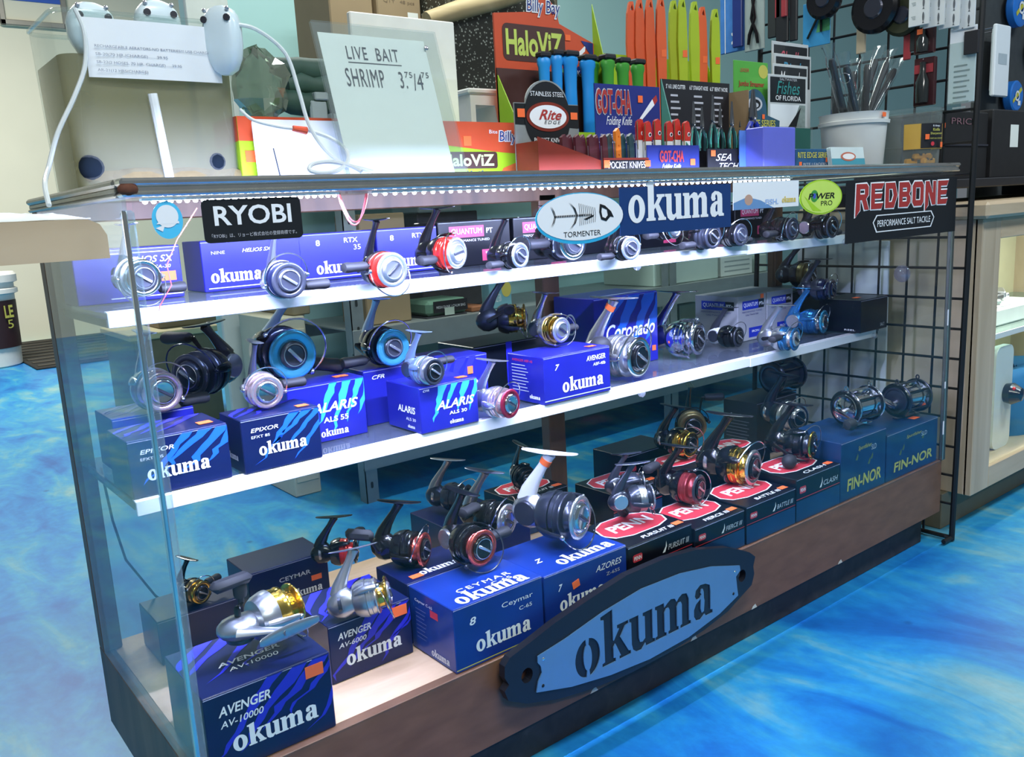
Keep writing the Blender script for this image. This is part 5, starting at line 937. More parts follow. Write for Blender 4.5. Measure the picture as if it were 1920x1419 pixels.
def plier(name, lab, u, vt, vb, Y, ma, mb_, cat='pliers', wd=.014, grp_='pliers in the black and green display', zr=8):
    p = at(u, vt, 'Y', Y); q = at(u, vb, 'Y', Y); hh = p.z-q.z; t = thing(name, lab, cat, M=T(p.x, Y, q.z) @ RZ(zr), group=grp_)
    for sg in (-1, 1):
        b = MB().tube([(sg*wd*.75, 0, 0), (sg*wd*.95, 0, hh*.15), (sg*wd*.85, 0, hh*.32), (sg*wd*.3, 0, hh*.47)], [wd*.22, wd*.34, wd*.32, wd*.26], 10); b.build('grip', ma, t); b = MB().tube([(sg*wd*1.0, -wd*.28, hh*.06), (sg*wd*1.12, -wd*.26, hh*.2), (sg*wd*.7, -wd*.24, hh*.4)], wd*.12, 6); b.build('grip_inlay', mb_, t)
        b = MB().tube([(sg*wd*.25, 0, hh*.46), (-sg*wd*.3, 0, hh*.56), (-sg*wd*.22, 0, hh*.75), (-sg*wd*.10, 0, hh)], [wd*.22, wd*.26, wd*.18, wd*.08], 8); b.build('jaw', mat('plier_steel', (.16, .17, .18), .35, .8), t)
    MB().sphere((0, -wd*.2, hh*.52), wd*.16, 10, 6).build('pivot', bladm, t)
for i, (u, v) in enumerate(((1300, 190), (1316, 200), (1336, 178), (1350, 196), (1372, 190), (1390, 200))): plier('fishing_pliers', 'steel pliers with mint edged grips, '+ORD[i]+' in line from the lure knives', u, v, 283, YS+.022+.02*(i % 2), gp, gp2, wd=.0125)
# ---- blue pliers on their card, small stands
t, w_, h_ = panel('tool_card', 'blue and green tool card with oval head behind the blue pliers', 'card', 1392, 160, 1438, .20)
MB().flat([[(-w_*.55, 0), (w_*.95, 0), (w_*1.05, h_*.62), (w_*.5, h_*.68)]+[(w_*.5*math.cos(R(a)), h_*.72+h_*.25*math.sin(R(a))) for a in range(0, 181, 15)]+[(-w_*.5, h_*.66)]], T(0, 0, -.002), 0, .002).build('card', mat('card_blue_green', (.03, .10, .16), .4, var=.5, scale=30), t, smooth=False); decal([ell(0, h_*.80, w_*.3, h_*.08, 24)], silverp, t, T(0, 0, .0002)); decal([ell(0, h_*.80, w_*.22, h_*.055, 24), ell(0, h_*.79, w_*.15, h_*.03, 20)], black, t, T(0, 0, .0006)); text('LIFE SERIES', yelp, t, T(w_*.35, h_*.585, .0004), w_*1.0, h_*.08, bold=.02); price(t, T(-w_*.36, h_*.70, 0), .009, .010); price(t, T(w_*.34, h_*.66, 0), .009, .010)
plier('long_pliers', 'long nosed pliers with smooth royal blue grips', 1412, 168, 283, .150, mat('grip_royal', (.01, .03, .35), .3, coat=.3), mat('grip_navy', (.008, .012, .10), .35), wd=.022, grp_=None, zr=0)
t, w_, h_ = panel('violet_box', 'tall plain violet blue box among the counter displays', 'box', 1432, 237, 1492, .088); MB().box(-w_/2, w_/2, 0, h_, -.045, 0, .002).build('carton', mat('carton_violet', (.13, .15, .62), .4), t); MB().box(-w_*.68, -w_*.40, h_*.1, h_*.96, -.046, -.044).build('flap', mat('carton_sky', (.10, .22, .62), .4), t)
t, w_, h_ = panel('stringer_box', 'small blue and green box with yellow print and two orange tags', 'box', 1493, 279, 1556, .12); MB().box(-w_/2, w_/2, 0, h_, -.05, 0, .001).build('carton', mat('carton_teal_blue', (.02, .10, .22), .4, var=.5, scale=60), t); MB().box(-w_/2, w_/2, 0, h_*2.05, -.052, -.05).build('back_flap', mat('card_forest', (.01, .09, .07), .45), t); text('RITE EDGE SERIES', yelp, t, T(0, h_*.72, .0003), w_*.92, h_*.26, bold=.02); text('BITE LEADERS', silverp, t, T(w_*.05, h_*.3, .0003), w_*.7, h_*.13); price(t, T(-w_*.38, h_*.3, -.0006), .010, .011); price(t, T(w_*.40, h_*.5, -.0006), .008, .010)
t, w_, h_ = panel('card_holder', 'dark stand holding pale blue business cards with round fish emblem', 'card holder', 1560, 274, 1630, .10); MB().box(-w_/2, w_/2, 0, .010, -.035, .008, .003).build('stand', blkc, t)
for q in range(4): MB().box(-w_*.44, w_*.44, .006, h_, -.004-q*.003, -.003-q*.003).build('business_card', mat('card_pale', (.62, .74, .76), .6), t, RX(-8))
decal([rect(-w_*.44, w_*.44, .008, h_*.5)], mat('print_water', (.06, .32, .42), .5), t, RX(-8) @ T(0, 0, -.0029)); decal([ell(0, h_*.58, w_*.2, h_*.2, 24)], mat('print_coral', (.55, .16, .10), .5), t, RX(-8) @ T(0, 0, -.0024)); decal([ell(0, h_*.58, w_*.16, h_*.13, 24)], white, t, RX(-8) @ T(0, 0, -.0018))
# ---- field guide rack
YB = .22
t, w_, h_ = panel('guide_rack', 'clear rack holding laminated nature guides', 'rack', 1438, 236, 1524, YB); MB().box(-w_/2, w_/2, 0, h_, -.002, 0, .0005).box(-w_/2, w_/2, 0, .003, -.09, 0).build('rack', clearp, t)
gd = mat('guide_dark', (.012, .016, .02), .35, coat=.4); GS = mat('guide_teal_print', (.04, .30, .28), .5)
for i, (s_, u0, u1, v, dy, mc) in enumerate((('Shells', 1448, 1516, 76, .075, mat('guide_rose_print', (.55, .10, .14), .5)), ('Birds', 1452, 1521, 99, .055, mat('guide_blue_print', (.05, .25, .40), .5)), ('Mammals', 1449, 1515, 118, .035, white), ('Fishes', 1441, 1513, 138, .012, GS))):
    t, w_, h_ = panel('field_guide', 'laminated field guide titled '+s_, 'booklet', u0, v, u1, YB+dy, group='laminated nature guides in the rack', zb=ZT+.004)
    MB().box(-w_/2, w_/2, 0, h_, -.003, 0, .0008).build('cover', mat('guide_edge', (.55, .58, .58), .4), t); decal([rect(-w_*.46, w_*.46, h_*.72, h_*.975)], gd, t, I4); text(s_, mc, t, T(0, h_*.87, .0006), w_*.6, h_*.13, shear=.25)
    if i == 3:
        text('SALTWATER', silverp, t, T(0, h_*.955, .0006), w_*.45, h_*.025); text('OF FLORIDA', white, t, T(0, h_*.765, .0006), w_*.66, h_*.05, bold=.01); decal([[(-w_*.46, h_*.02), (-w_*.46, h_*.70), (w_*.3, h_*.70), (-w_*.05, h_*.30)]], papr, t, I4); decal([[(w_*.3, h_*.70), (w_*.46, h_*.70), (w_*.46, h_*.05), (-w_*.0, h_*.05), (-w_*.05, h_*.30)]], mat('guide_photo', (.22, .28, .26), .5, var=.5, scale=80), t, I4); decal([[(-w_*.1, h_*.02), (w_*.05, h_*.02), (w_*.12, h_*.3), (w_*.34, h_*.68), (-w_*.08, h_*.42), (-w_*.14, h_*.3)]], black, t, T(0, 0, .0004))
    if i == 0: price(t, T(w_*.3, h_*.88, 0) @ RZ(20), .014, .010)
# green packet behind the tool card
t, w_, h_ = panel('leader_packet', 'bright green packet with orange print behind the tool card', 'packet', 1376, 112, 1440, .26); MB().box(-w_/2, w_/2, 0, h_, -.003, 0, .001).build('packet', mat('packet_green', (.10, .42, .06), .3, coat=.5), t); text('Jumbo Streamer', redp, t, T(0, h_*.80, .0005), w_*.75, h_*.06, bold=.02); decal([rect(-w_*.5, w_*.2, h_*.55, h_*.66)], silverp, t, I4); decal([ell(w_*.35, h_*.92, w_*.14, h_*.06, 20)], yelp, t, I4); text('LEADER', redl, t, T(-w_*.2, h_*.92, .0005), w_*.25, h_*.03)
# ---- white pail of bagged handles
Yq = .165
a = at(1536, 215, 'Y', Yq); c = at(1660, 215, 'Y', Yq); rp = 62*(a-CP).dot(fw)/FPX*1.02; hp = a.z-ZT+.004
t = thing('white_pail', 'white plastic pail full of bagged black handles', 'pail', ((a.x+c.x)/2, Yq, ZT)); pw = mat('pail_white', (.66, .68, .66), .45, var=.03)
MB().lathe([(0, 0), (rp*.84, 0), (rp*.87, .004), (rp*.97, hp*.80), (rp*1.04, hp*.80), (rp*1.05, hp*.86), (rp*1.0, hp*.87), (rp*1.01, hp*.98), (rp*1.03, hp), (rp*.98, hp), (rp*.96, hp*.8), (rp*.84, .006), (0, .006)], 40, RX(-90)).build('pail', pw, t)
price(t, T(-rp*.10, -rp*1.035, hp*.93) @ RX(90), .016, .010)
bag = glass('poly_bag', (.92, .95, .96), .06, .9, .03, (.75, .82, .85)); hblk = mat('filleting_handle', (.012, .014, .017), .5)
PAIL = (((a.x+c.x)/2), Yq, ZT)
for i, (ua, va, dx, dy) in enumerate(((1552, 82, .1, -.1), (1580, 98, .0, -.65), (1605, 110, .1, .45), (1628, 95, .0, -.4), (1650, 86, -.4, .2), (1672, 92, -.8, -.2), (1690, 108, -1.1, .0), (1570, 130, -.1, .75), (1640, 120, -.3, .7))):
    p0 = Vector(PAIL)+Vector((dx*rp*.6, dy*rp*.8, .012)); p1 = at(ua, va, 'Y', Yq+dy*.06); d_ = (p1-p0); L_ = d_.length; q_ = d_.to_track_quat('Z', 'Y').to_matrix().to_4x4()
    t = thing('bagged_handle', ['bagged black handle leaning most towards the field guides', 'bagged black handle with a steel ring in the white pail', 'bagged black handle behind the ringed one in the white pail', 'bagged black handle upright in the middle of the pail', 'bagged black handle at the back middle of the pail', 'bagged black handle leaning a little towards the wire grid', 'bagged black handle leaning most towards the wire grid', 'short bagged handle beside the field guides', 'short bagged handle in the middle of the white pail'][i], 'tool handle', M=T(*p0) @ q_, group='bagged handles in the white pail')
    MB().tube([(0, 0, L_*.35), (0, 0, L_*.45), (0, 0, L_*.7), (0, 0, L_*.84), (0, 0, L_*.88)], [.005, .0085, .0072, .009, .006], 10).build('handle', hblk, t); MB().box(-.0045, .0045, -.001, .001, 0, L_*.36).build('tang', mat('tang_grey', (.5, .52, .52), .4, .5), t)
    rnd = random.Random(i); vs = []; n = 10
    for z, w0, th0 in ((L_*.02, .008, .003), (L_*.3, .010, .006), (L_*.55, .013, .0105), (L_*.85, .014, .0105), (L_*.95, .014, .005), (L_*1.0, .019, .0015)):
        for k in range(n):
            aa = 2*math.pi*k/n; j = 1+rnd.uniform(-.18, .18); vs.append((w0*math.cos(aa)*j, th0*math.sin(aa)*j, z))
    MB().add(vs, [(r_*n+k, r_*n+(k+1) % n, (r_+1)*n+(k+1) % n, (r_+1)*n+k) for r_ in range(5) for k in range(n)]).build('poly_bag', bag, t, ang=80)
    if i == 1: MB().tube([(.012*math.cos(R(q)), -.013, L_*.80+.012*math.sin(R(q))) for q in range(0, 360, 24)], .0009, 6, closed=True).build('split_ring', STL, t)
# ---- clear tub of sharpeners
Yc = .088
a = at(1646, 204, 'Y', Yc); c = at(1758, 204, 'Y', Yc); rc = 56*(a-CP).dot(fw)/FPX; hc_ = a.z-ZT
t = thing('clear_tub', 'clear plastic tub with knife sharpener label and orange pieces inside', 'tub', ((a.x+c.x)/2+.012, Yc, ZT))
MB().lathe([(0, 0), (rc*.92, 0), (rc, hc_*.94), (rc*1.04, hc_*.95), (rc*1.04, hc_), (rc*.98, hc_), (rc*.97, hc_*.94), (rc*.9, .003), (0, .003)], 36, RX(-90)).build('tub', clearp, t)
ylc = mat('label_yellow', (.55, .33, .05), .45); nseg = 20
def wrap(a0, a1, z0, z1, m, off, name):
    vs = []
    for i in range(nseg+1):
        aa = R(a0+(a1-a0)*i/nseg); r_ = rc*.985+off; vs += [(r_*math.sin(aa), -r_*math.cos(aa), z0), (r_*1.01*math.sin(aa), -r_*1.01*math.cos(aa), z1)]
    MB().add(vs, [(2*i, 2*i+2, 2*i+3, 2*i+1) for i in range(nseg)]).build(name, m, t)
wrap(-75, 75, hc_*.30, hc_*.73, ylc, .0008, 'label'); wrap(-44, 14, hc_*.31, hc_*.73, blkc, .0014, 'label_panel'); wrap(40, 75, hc_*.30, hc_*.73, papw, .0014, 'label_panel'); wrap(56, 68, hc_*.36, hc_*.70, redl, .002, 'label_stripe')
MA = lambda ang, z, e=.0: RZ(ang) @ T(0, -(rc+.004+e), z) @ RX(90)
text('E-Step', white, t, MA(-14, hc_*.68), .022, .005, bold=.01); text('Knife', yelp, t, MA(-14, hc_*.62), .022, .007, bold=.01); text('Sharpener', yelp, t, MA(-14, hc_*.55), .038, .007, bold=.01); text('SHARP AND CERAMIC', yelp, t, MA(-14, hc_*.47), .04, .0035); decal([ell(0, 0, .005, .005, 16)], redl, t, MA(-22, hc_*.38))
for an, z in ((-34, .5), (0, .36), (32, .70)): price(t, MA(an, hc_*z, .001), .010, .012)
for i in range(6):
    rnd = random.Random(i+3); an = R(-60+24*i); r_ = rc*.62; o = thing('sharpener', 'orange knife sharpener, '+ORD[i]+' piece counted from the white pail in the tub', 'sharpener', M=T((a.x+c.x)/2+.012+r_*math.sin(an), Yc-r_*math.cos(an), ZT+.012+.011*(i % 2)) @ RZ(rnd.uniform(-40, 40)), group='sharpeners in the clear tub')
    MB().box(-.016, .016, -.007, .007, -.006, .008, .003).build('body', mat('sharpener_orange', (.85, .36, .03), .35, coat=.3), o); MB().box(-.004, .004, -.0075, .0075, .003, .0085).build('slot', GUN, o)
# ================================================================== LEFT: COUNTER FLAP
maple = ramp_mat('maple', [(.3, (.46, .34, .21)), (.5, (.56, .43, .28)), (.72, (.64, .50, .34))], scale=9, rough=.45, stretch=(.25, 1, 3), dist=.8, bump=.05)
maple_v = ramp_mat('maple_upright', [(.3, (.42, .32, .21)), (.5, (.52, .41, .28)), (.72, (.60, .48, .34))], scale=8, rough=.45, stretch=(2.5, 1, .2), dist=.8, bump=.05)
t = thing('counter_flap', 'pale wooden counter flap with rounded end beside the case', 'counter', (-.45, .18, .885))
z1 = .043; fx = .432
b = MB().flat([[(-fx, 0), (fx, 0), (fx, z1-.018), (fx-.006, z1-.006), (fx-.018, z1), (-fx, z1)]], T(0, 0, -.17), 0, .34); b.build('top_board', maple, t, RX(90), smooth=False)
MB().box(-fx, -fx+.04, -.17, .17, -.885, 0, .002).build('leg_panel', maple_v, t); MB().box(-fx+.04, -fx+.30, .10, .12, -.10, 0, .001).build('brace', maple_v, t)
b = MB(); vs = []; nx, ny = 16, 6; rnd = random.Random(4)
for i in range(nx+1):
    for j in range(ny+1):
        edge = min(i, nx-i, j, ny-j); vs.append((-.40+.37*i/nx, .02+.14*j/ny, .9285+(.010 if edge else .001)*rnd.uniform(.6, 1.1)))
b.add(vs, [(i*(ny+1)+j, (i+1)*(ny+1)+j, (i+1)*(ny+1)+j+1, i*(ny+1)+j+1) for i in range(nx) for j in range(ny)]); o = b.build('folded_cloth', mat('cloth_white', (.74, .80, .80), .85, bump=.2), ang=80); md = o.modifiers.new('thick', 'SOLIDIFY'); md.thickness = .001; tag(o, 'crumpled white cloth lying on the wooden counter flap', 'cloth')
# ================================================================== FAR LEFT ROOM
t = thing('floor_mat', 'black ribbed rubber mat at the foot of the cream wall', 'mat', (1.55, 6.7, 0)); MB().box(-.75, .75, -.95, .95, 0, .012, .004).build('mat', mat('mat_rubber', (.012, .012, .012), .8), t)
for i in range(9): MB().box(-.72, .72, -.86+i*.2, -.80+i*.2, .012, .018, .002).build('rib', mat('mat_rib', (.05, .045, .035), .8), t)
p = at(12, 683, 'Z', 0); t = thing('plastic_drum', 'white plastic drum with ribbed lid and dark label by the cream wall', 'drum', (p.x-.10, p.y, 0))
MB().lathe([(0, 0), (.20, 0), (.21, .01), (.225, .52), (.25, .53), (.25, .56), (.23, .57), (.23, .60), (.255, .61), (.255, .66), (.24, .68), (0, .68)], 32, RX(-90)).build('barrel', mat('drum_white', (.76, .76, .72), .5), t)
vs = []
for i in range(13):
    a = R(-10+80*i/12); vs += [(.2245*math.sin(a), -.2245*math.cos(a), .14), (.231*math.sin(a), -.231*math.cos(a), .48)]
MB().add(vs, [(2*i, 2*i+2, 2*i+3, 2*i+1) for i in range(12)]).build('label', mat('drum_label', (.03, .01, .012), .5), t)
text('LE', yelp, t, RZ(38) @ T(0, -.236, .40) @ RX(90), .08, .09, bold=.03); text('5', yelp, t, RZ(38) @ T(0, -.236, .31) @ RX(90), .05, .06)
p0, p1 = at(4, 42, 'Y', 7.6), at(118, -60, 'Y', 7.6); t = thing('wall_frame', 'grey metal framed sign with blue stripe on the cream wall', 'sign', (p0.x, 7.69, p0.z)); w_, h_ = p1.x-p0.x, p1.z-p0.z; fg = mat('frame_grey', (.40, .38, .33), .4, .6)
MB().box(0, w_, -.004, .018, 0, h_).build('sheet', cream, t); MB().box(0, w_, -.014, -.004, h_*.42, h_*.52).build('stripe', mat('stripe_blue', (.03, .12, .55), .5), t)
for a_ in ((0, w_, 0, .045), (0, w_, h_-.045, h_), (0, .045, 0, h_), (w_-.045, w_, 0, h_)): MB().box(a_[0], a_[1], -.03, .0, a_[2], a_[3], .006).build('frame_bar', fg, t)
# gear stacked past the end of the back wall
def bg(name, label, cat, u0, v0, u1, v1, Y, d, m, zb=None, group=None, bev=.004):
    a = at(u0, v0, 'Y', Y); c = at(u1, v1, 'Y', Y); z0 = c.z if zb is None else zb; w_ = c.x-a.x; h_ = a.z-z0
    t = thing(name, label, cat, ((a.x+c.x)/2, Y+d/2, z0), group=group); MB().box(-w_/2, w_/2, -d/2, d/2, 0, h_, bev).build('body', m, t); return t, w_, d, h_
kraft = mat('kraft_cardboard', (.34, .25, .14), .8, var=.08, scale=12); kraftd = mat('kraft_dark', (.20, .15, .09), .85, var=.12, scale=12)
t, w_, d, h = bg('low_cabinet', 'dark olive low cabinet past the end of the teal wall', 'cabinet', 250, 640, 420, 760, 3.1, .5, mat('cabinet_olive', (.12, .10, .06), .7, var=.2), 0)
MB().box(-w_/2-.02, w_/2+.02, -d/2-.02, d/2, h, h+.03, .004).build('top', mat('cabinet_top', (.42, .36, .22), .6), t); MB().box(-w_*.3, -w_*.28, -d/2-.02, -d/2, h*.3, h*.5, .004).build('handle', alud, t)
bg('storage_bin', 'brown storage bin standing on the olive cabinet', 'bin', 295, 588, 415, 632, 3.2, .3, kraftd, .0+h+.031)
# ================================================================== STEEL SHELVING BEHIND THE CASE
steel = mat('galvanised_steel', (.36, .40, .40), .45, .55, var=.15, scale=20); pst = mat('post_steel', (.30, .34, .34), .45, .5, var=.2, scale=25)
X0, X1, Y0, Y1 = 1.005, 3.28, 1.42, 1.86
SHV = thing('steel_shelving', 'grey slotted steel shelving unit behind the case', 'shelving', (X0, Y0, 0)); WX, WY = X1-X0, Y1-Y0
for x in (0, WX):
    for y in (0, WY):
        sx = 1 if x == 0 else -1; sy = 1 if y == 0 else -1; b = MB(); b.box(x, x+sx*.045, y, y+sy*.003, 0, 1.25); b.box(x, x+sx*.003, y, y+sy*.045, 0, 1.25); po = b.build('post', pst, SHV)
        for z in range(14): MB().flat([rrect(.009, .022, .004, 2)], T(x+sx*.022, y-.0012*1 if sy > 0 else y-.0042, .06+z*.085) @ RX(90)).build('slot', mat('slot_dark', (.02, .025, .025), .8), po)
for x in (1.44, 1.49): MB().box(x, x+.04, 0, .003, 0, 1.25).build('post', pst, SHV)
for z in (.19, .57, 1.12):
    so = MB().box(.002, WX-.002, .004, WY-.004, z-.004, z).build('shelf_board', steel, SHV); MB().box(0, WX, -.002, .001, z-.075, z, .0005).box(0, WX, -.002, .012, z-.079, z-.075).build('front_beam', steel, so); MB().box(0, WX, WY-.001, WY+.002, z-.06, z).build('rear_beam', steel, so)
pale = mat('pale_carton', (.50, .62, .56), .7, var=.05); wht = mat('white_carton', (.66, .72, .68), .7, var=.05)
GB = 'stock on the steel shelving'
t, w_, d, h = bg('stock_carton', 'large plain kraft carton on the middle steel shelf', 'box', 672, 402, 770, 560, 1.47, .17, kraft, .571, GB)
t, w_, d, h = bg('stock_carton', 'black box with small pale label on the middle steel shelf', 'box', 800, 596, 880, 640, 1.45, .18, mat('carton_black', (.02, .022, .03), .5), .571, GB); decal([rect(-.02, .02, -.008, .018)], mat('label_sage', (.45, .55, .48), .6), t, fM(w_, d, h, 'front') @ T(.01, .01, 0))
TBZ = .571+h
t, w_, d, h = bg('mesh_bag', 'folded green mesh bag with printed card lying on the black box', 'bag', 800, 566, 880, 596, 1.455, .16, mat('mesh_green', (.12, .24, .17), .8, bump=.5, var=.3), TBZ+.001, GB, .012); MB().box(-w_*.36, w_*.46, -d/2-.004, -d/2-.002, .01, h*.95).build('card', blkc, t); text('MESH DUNK / CHUM BAG', silverp, t, T(w_*.05, -d/2-.0046, h*.55) @ RX(90), w_*.7, h*.18, bold=.01)
t, w_, d, h = bg('slim_packet', 'sky blue packet with yellow sun print on the steel shelf', 'packet', 918, 546, 962, 590, 1.46, .05, mat('packet_sky', (.18, .42, .50), .5), None, GB); decal([ell(w_*.25, h*.2, w_*.22, h*.3, 20)], mat('packet_sun', (.65, .55, .12), .5), t, fM(w_, d, h, 'front')); text('FLY FULL FUN', white, t, fM(w_, d, h, 'front') @ T(-w_*.2, -h*.1, 0), w_*.4, h*.3)
t.location.z = .571
bg('stock_carton', 'red and orange carton beside the sky blue packet', 'box', 885, 575, 916, 610, 1.46, .2, mat('carton_rust', (.32, .12, .05), .6), .571, GB)
t, w_, d, h = bg('gear_case', 'dark gear case under the pale grey trays', 'case', 782, 400, 905, 560, 1.66, .18, mat('case_dark', (.05, .05, .055), .5, var=.3), .571, GB); TZ_ = .571+h
t, w_, d, h = bg('tray_stack', 'stack of pale grey trays on dark gear above the kraft carton', 'trays', 782, 366, 866, 398, 1.66, .18, mat('tray_grey', (.46, .54, .54), .5), None, GB); 
t.location.z = TZ_+.001; t.location.y = 1.75
t, w_, d, h = bg('wide_carton', 'wide pale green carton lid on the middle steel shelf', 'box', 1225, 470, 1347, 532, 1.45, .3, pale, .571, GB)
t, w_, d, h = bg('slim_cartons', 'flat white printed carton on the middle steel shelf', 'box', 1352, 482, 1411, 512, 1.46, .2, wht, .571, GB)
for q in (-.3, 0, .3): decal([rect(-w_*.4, w_*.4, h*q*.8-.003, h*q*.8+.003)], mat('print_grey2', (.3, .36, .36), .6), t, fM(w_, d, h, 'front'))
bg('square_carton', 'small square white carton next to the flat white one', 'box', 1416, 478, 1438, 506, 1.46, .2, pale, .571, GB)
for i, (u0, u1, lab) in enumerate(((1236, 1272, 'open white parts tray on the lowest steel shelf'), (1275, 1311, 'second white parts tray touching the open one'))): bg('parts_tray', lab, 'tray', u0, 572, u1, 640, 1.66, .18, wht, .191, GB)
for i, (u, v, r_, m, lab) in enumerate(((1240, 718, .075, mat('jar_blue', (.05, .22, .42), .35), 'blue lidded jar on the lowest steel shelf'), (1345, 700, .085, mat('jar_green', (.10, .40, .04), .35), 'green lidded jar with dark band on the lowest steel shelf'), (1400, 690, .07, mat('jar_glass', (.35, .42, .38), .2), 'pale glass jar next to the green lidded jar'))):
    p = at(u, v, 'Y', 1.55); t = thing('storage_jar', lab, 'jar', (p.x, 1.53, .191), group='jars on the lowest steel shelf'); MB().lathe([(0, 0), (r_*.95, 0), (r_, .01), (r_, .10), (r_*.9, .12), (0, .12)], 24, RX(-90)).build('jar', mat('jar_dark', (.05, .06, .05), .4) if i == 1 else m, t); MB().lathe([(r_*.96, .10), (r_*1.02, .105), (r_*1.02, .15), (r_*.9, .165), (0, .165)], 24, RX(-90)).build('lid', m, t)
bg('flat_tote', 'low grey tote on the lowest steel shelf', 'tote', 1060, 690, 1190, 760, 1.46, .3, mat('tote_grey', (.30, .34, .34), .5), .191, GB)
bg('stock_carton', 'brown carton on the lowest steel shelf by the end post', 'box', 1395, 640, 1440, 720, 1.62, .2, kraftd, .191, GB)
t, w_, d, h = bg('cream_cabinet', 'cream floor cabinet between the teal wall end and the steel shelving', 'cabinet', 520, 598, 582, 700, 1.66, .34, mat('carton_cream', (.60, .58, .44), .7), 0); MB().box(-w_*.42, w_*.42, -d/2-.006, -d/2, .05, h-.04, .002).build('door', mat('carton_cream', (.60, .58, .44), .7), t); MB().box(w_*.3, w_*.34, -d/2-.02, -d/2-.006, h*.6, h*.75, .003).build('handle', alud, t)
bg('stock_carton', 'plain olive carton standing on the cream floor cabinet', 'box', 530, 398, 580, 560, 1.68, .28, mat('kraft_olive', (.28, .24, .15), .8, var=.1, scale=10), h+.001, GB)
# ---- on the top steel shelf
def free(label, name, cat, u0, v0, u1, v1, Y, d, m, **k): return bg(name, label, cat, u0, v0, u1, v1, Y, d, m, 1.121, **k)
t, w_, d, h = free('two tier kraft cartons stamped with a quantity on the top steel shelf', 'shipping_carton', 'box', 612, -50, 700, 30, 1.6, .25, kraft, group=GB)
t, w_, d, h = free('kraft carton stamped with a piece count beside the other shipping carton', 'shipping_carton', 'box', 702, -50, 790, 30, 1.6, .25, kraft, group=GB); f_ = fM(w_, d, h, 'front'); text('QTY   48 pcs', kraftd, t, f_ @ T(0, h*.36, 0), w_*.7, .014); decal([rect(w_*.18, w_*.42, h*.22, h*.31)], papw, t, f_)
spk, nt_, out_ = nm('droplet_glass'); pb_ = nt_.nodes.new('ShaderNodeBsdfPrincipled'); vo_ = nt_.nodes.new('ShaderNodeTexVoronoi'); vo_.inputs['Scale'].default_value = 90; rp_ = nt_.nodes.new('ShaderNodeValToRGB'); rp_.color_ramp.elements[0].position = .16; rp_.color_ramp.elements[0].color = (.52, .54, .46, 1); rp_.color_ramp.elements[1].position = .34; rp_.color_ramp.elements[1].color = (.045, .045, .035, 1)
tc_ = nt_.nodes.new('ShaderNodeTexCoord'); nt_.links.new(tc_.outputs['Object'], vo_.inputs['Vector']); nt_.links.new(vo_.outputs['Distance'], rp_.inputs[0]); nt_.links.new(rp_.outputs[0], pb_.inputs['Base Color']); pb_.inputs['Roughness'].default_value = .2; nt_.links.new(pb_.outputs[0], out_.inputs[0]); MATS['droplet_glass'] = spk
t, w_, d, h = free('dark glass bait aquarium speckled with water drops', 'bait_aquarium', 'aquarium', 838, -45, 1050, 200, 1.45, .35, spk)
for sx in (-1, 1): MB().box(sx*w_/2-.006, sx*w_/2+.006, -d/2-.004, -d/2+.008, 0, h, .002).build('frame_post', mat('frame_olive', (.10, .09, .06), .6), t)
MB().box(-w_/2, w_/2, -d/2-.004, -d/2+.01, h-.012, h+.004, .002).build('frame_rim', mat('frame_olive', (.10, .09, .06), .6), t)
p0, p1 = at(800, 38, 'Y', 1.412), at(985, -14, 'Y', 1.412); dv = p1-p0
b = MB().tube([p0, p0+dv*.3+Vector((0, 0, .004)), p0+dv*.7, p1], [.026, .030, .030, .026], 12); t = tag(b.build('wood_pole', ramp_mat('peeled_wood', [(.3, (.42, .32, .16)), (.7, (.60, .48, .27))], scale=12, stretch=(.4, 1, 1), rough=.6)), 'peeled wooden pole pegged slanted across the aquarium front', 'pole')
for q in (.35, .85): MB().tube([p0+dv*q, p0+dv*q+Vector((0, .04, 0))], .006, 8).build('peg', SAT, t)
# white hull-like lid and green bundles
t, w_, d, h = free('open white plastic cooler behind the knife boxes', 'white_cooler', 'cooler', 842, 178, 985, 260, 1.0, .2, mat('cooler_white', (.62, .64, .60), .5)); t.location.z = HC-.2; t.scale = (1, 1, 1)
bpy.data.objects.remove(t.children[0]); p0, p1 = at(842, 178, 'Y', .46), at(985, 190, 'Y', .46); w_ = p1.x-p0.x; h_ = p0.z-ZT; t.location = ((p0.x+p1.x)/2, .425, ZT)
cw = mat('cooler_white', (.62, .64, .60), .5); MB().flat([[(-w_/2, 0), (w_/2, 0), (w_/2, h_*.96), (-w_*.1, h_), (-w_/2, h_*.98)], [(-w_*.44, h_*.35), (-w_*.12, h_*.35), (-w_*.2, h_*.85), (-w_*.44, h_*.85)]], None, 0, .07).build('body', cw, t, T(0, .035, 0) @ RX(90), smooth=False); MB().box(-w_/2-.006, w_/2+.006, -.04, .04, h_*.96, h_*1.02, .003).build('rim', cw, t); MB().box(w_*.1, w_*.4, -.042, -.036, h_*.4, h_*.75, .002).build('latch_plate', mat('cooler_aqua', (.45, .58, .56), .5), t)
dg = mat('net_green', (.02, .06, .045), .6, var=.4, bump=.5); rnd = random.Random(2)
for i, (u, v, r_, lab) in enumerate(((560, 128, .019, 'topmost dark green rolled net on the stack'), (585, 160, .021, 'dark green rolled net in the middle of the stack'), (570, 192, .022, 'lowest dark green rolled net beside the foam board'))):
    p = at(u, v, 'Y', .46); pts = [p+Vector((-.05+.025*k, rnd.uniform(-.004, .004), rnd.uniform(-.004, .004))) for k in range(6)]
    b = MB().tube(pts, [r_*.7, r_, r_*.92, r_*1.05, r_*.95, r_*.75], 12, flat=.8); tag(b.build('rolled_net', dg), lab, 'net', 'rolled nets behind the white card')
p = at(490, 165, 'Y', .43); b = MB(); vs = []; n = 14; m = 10
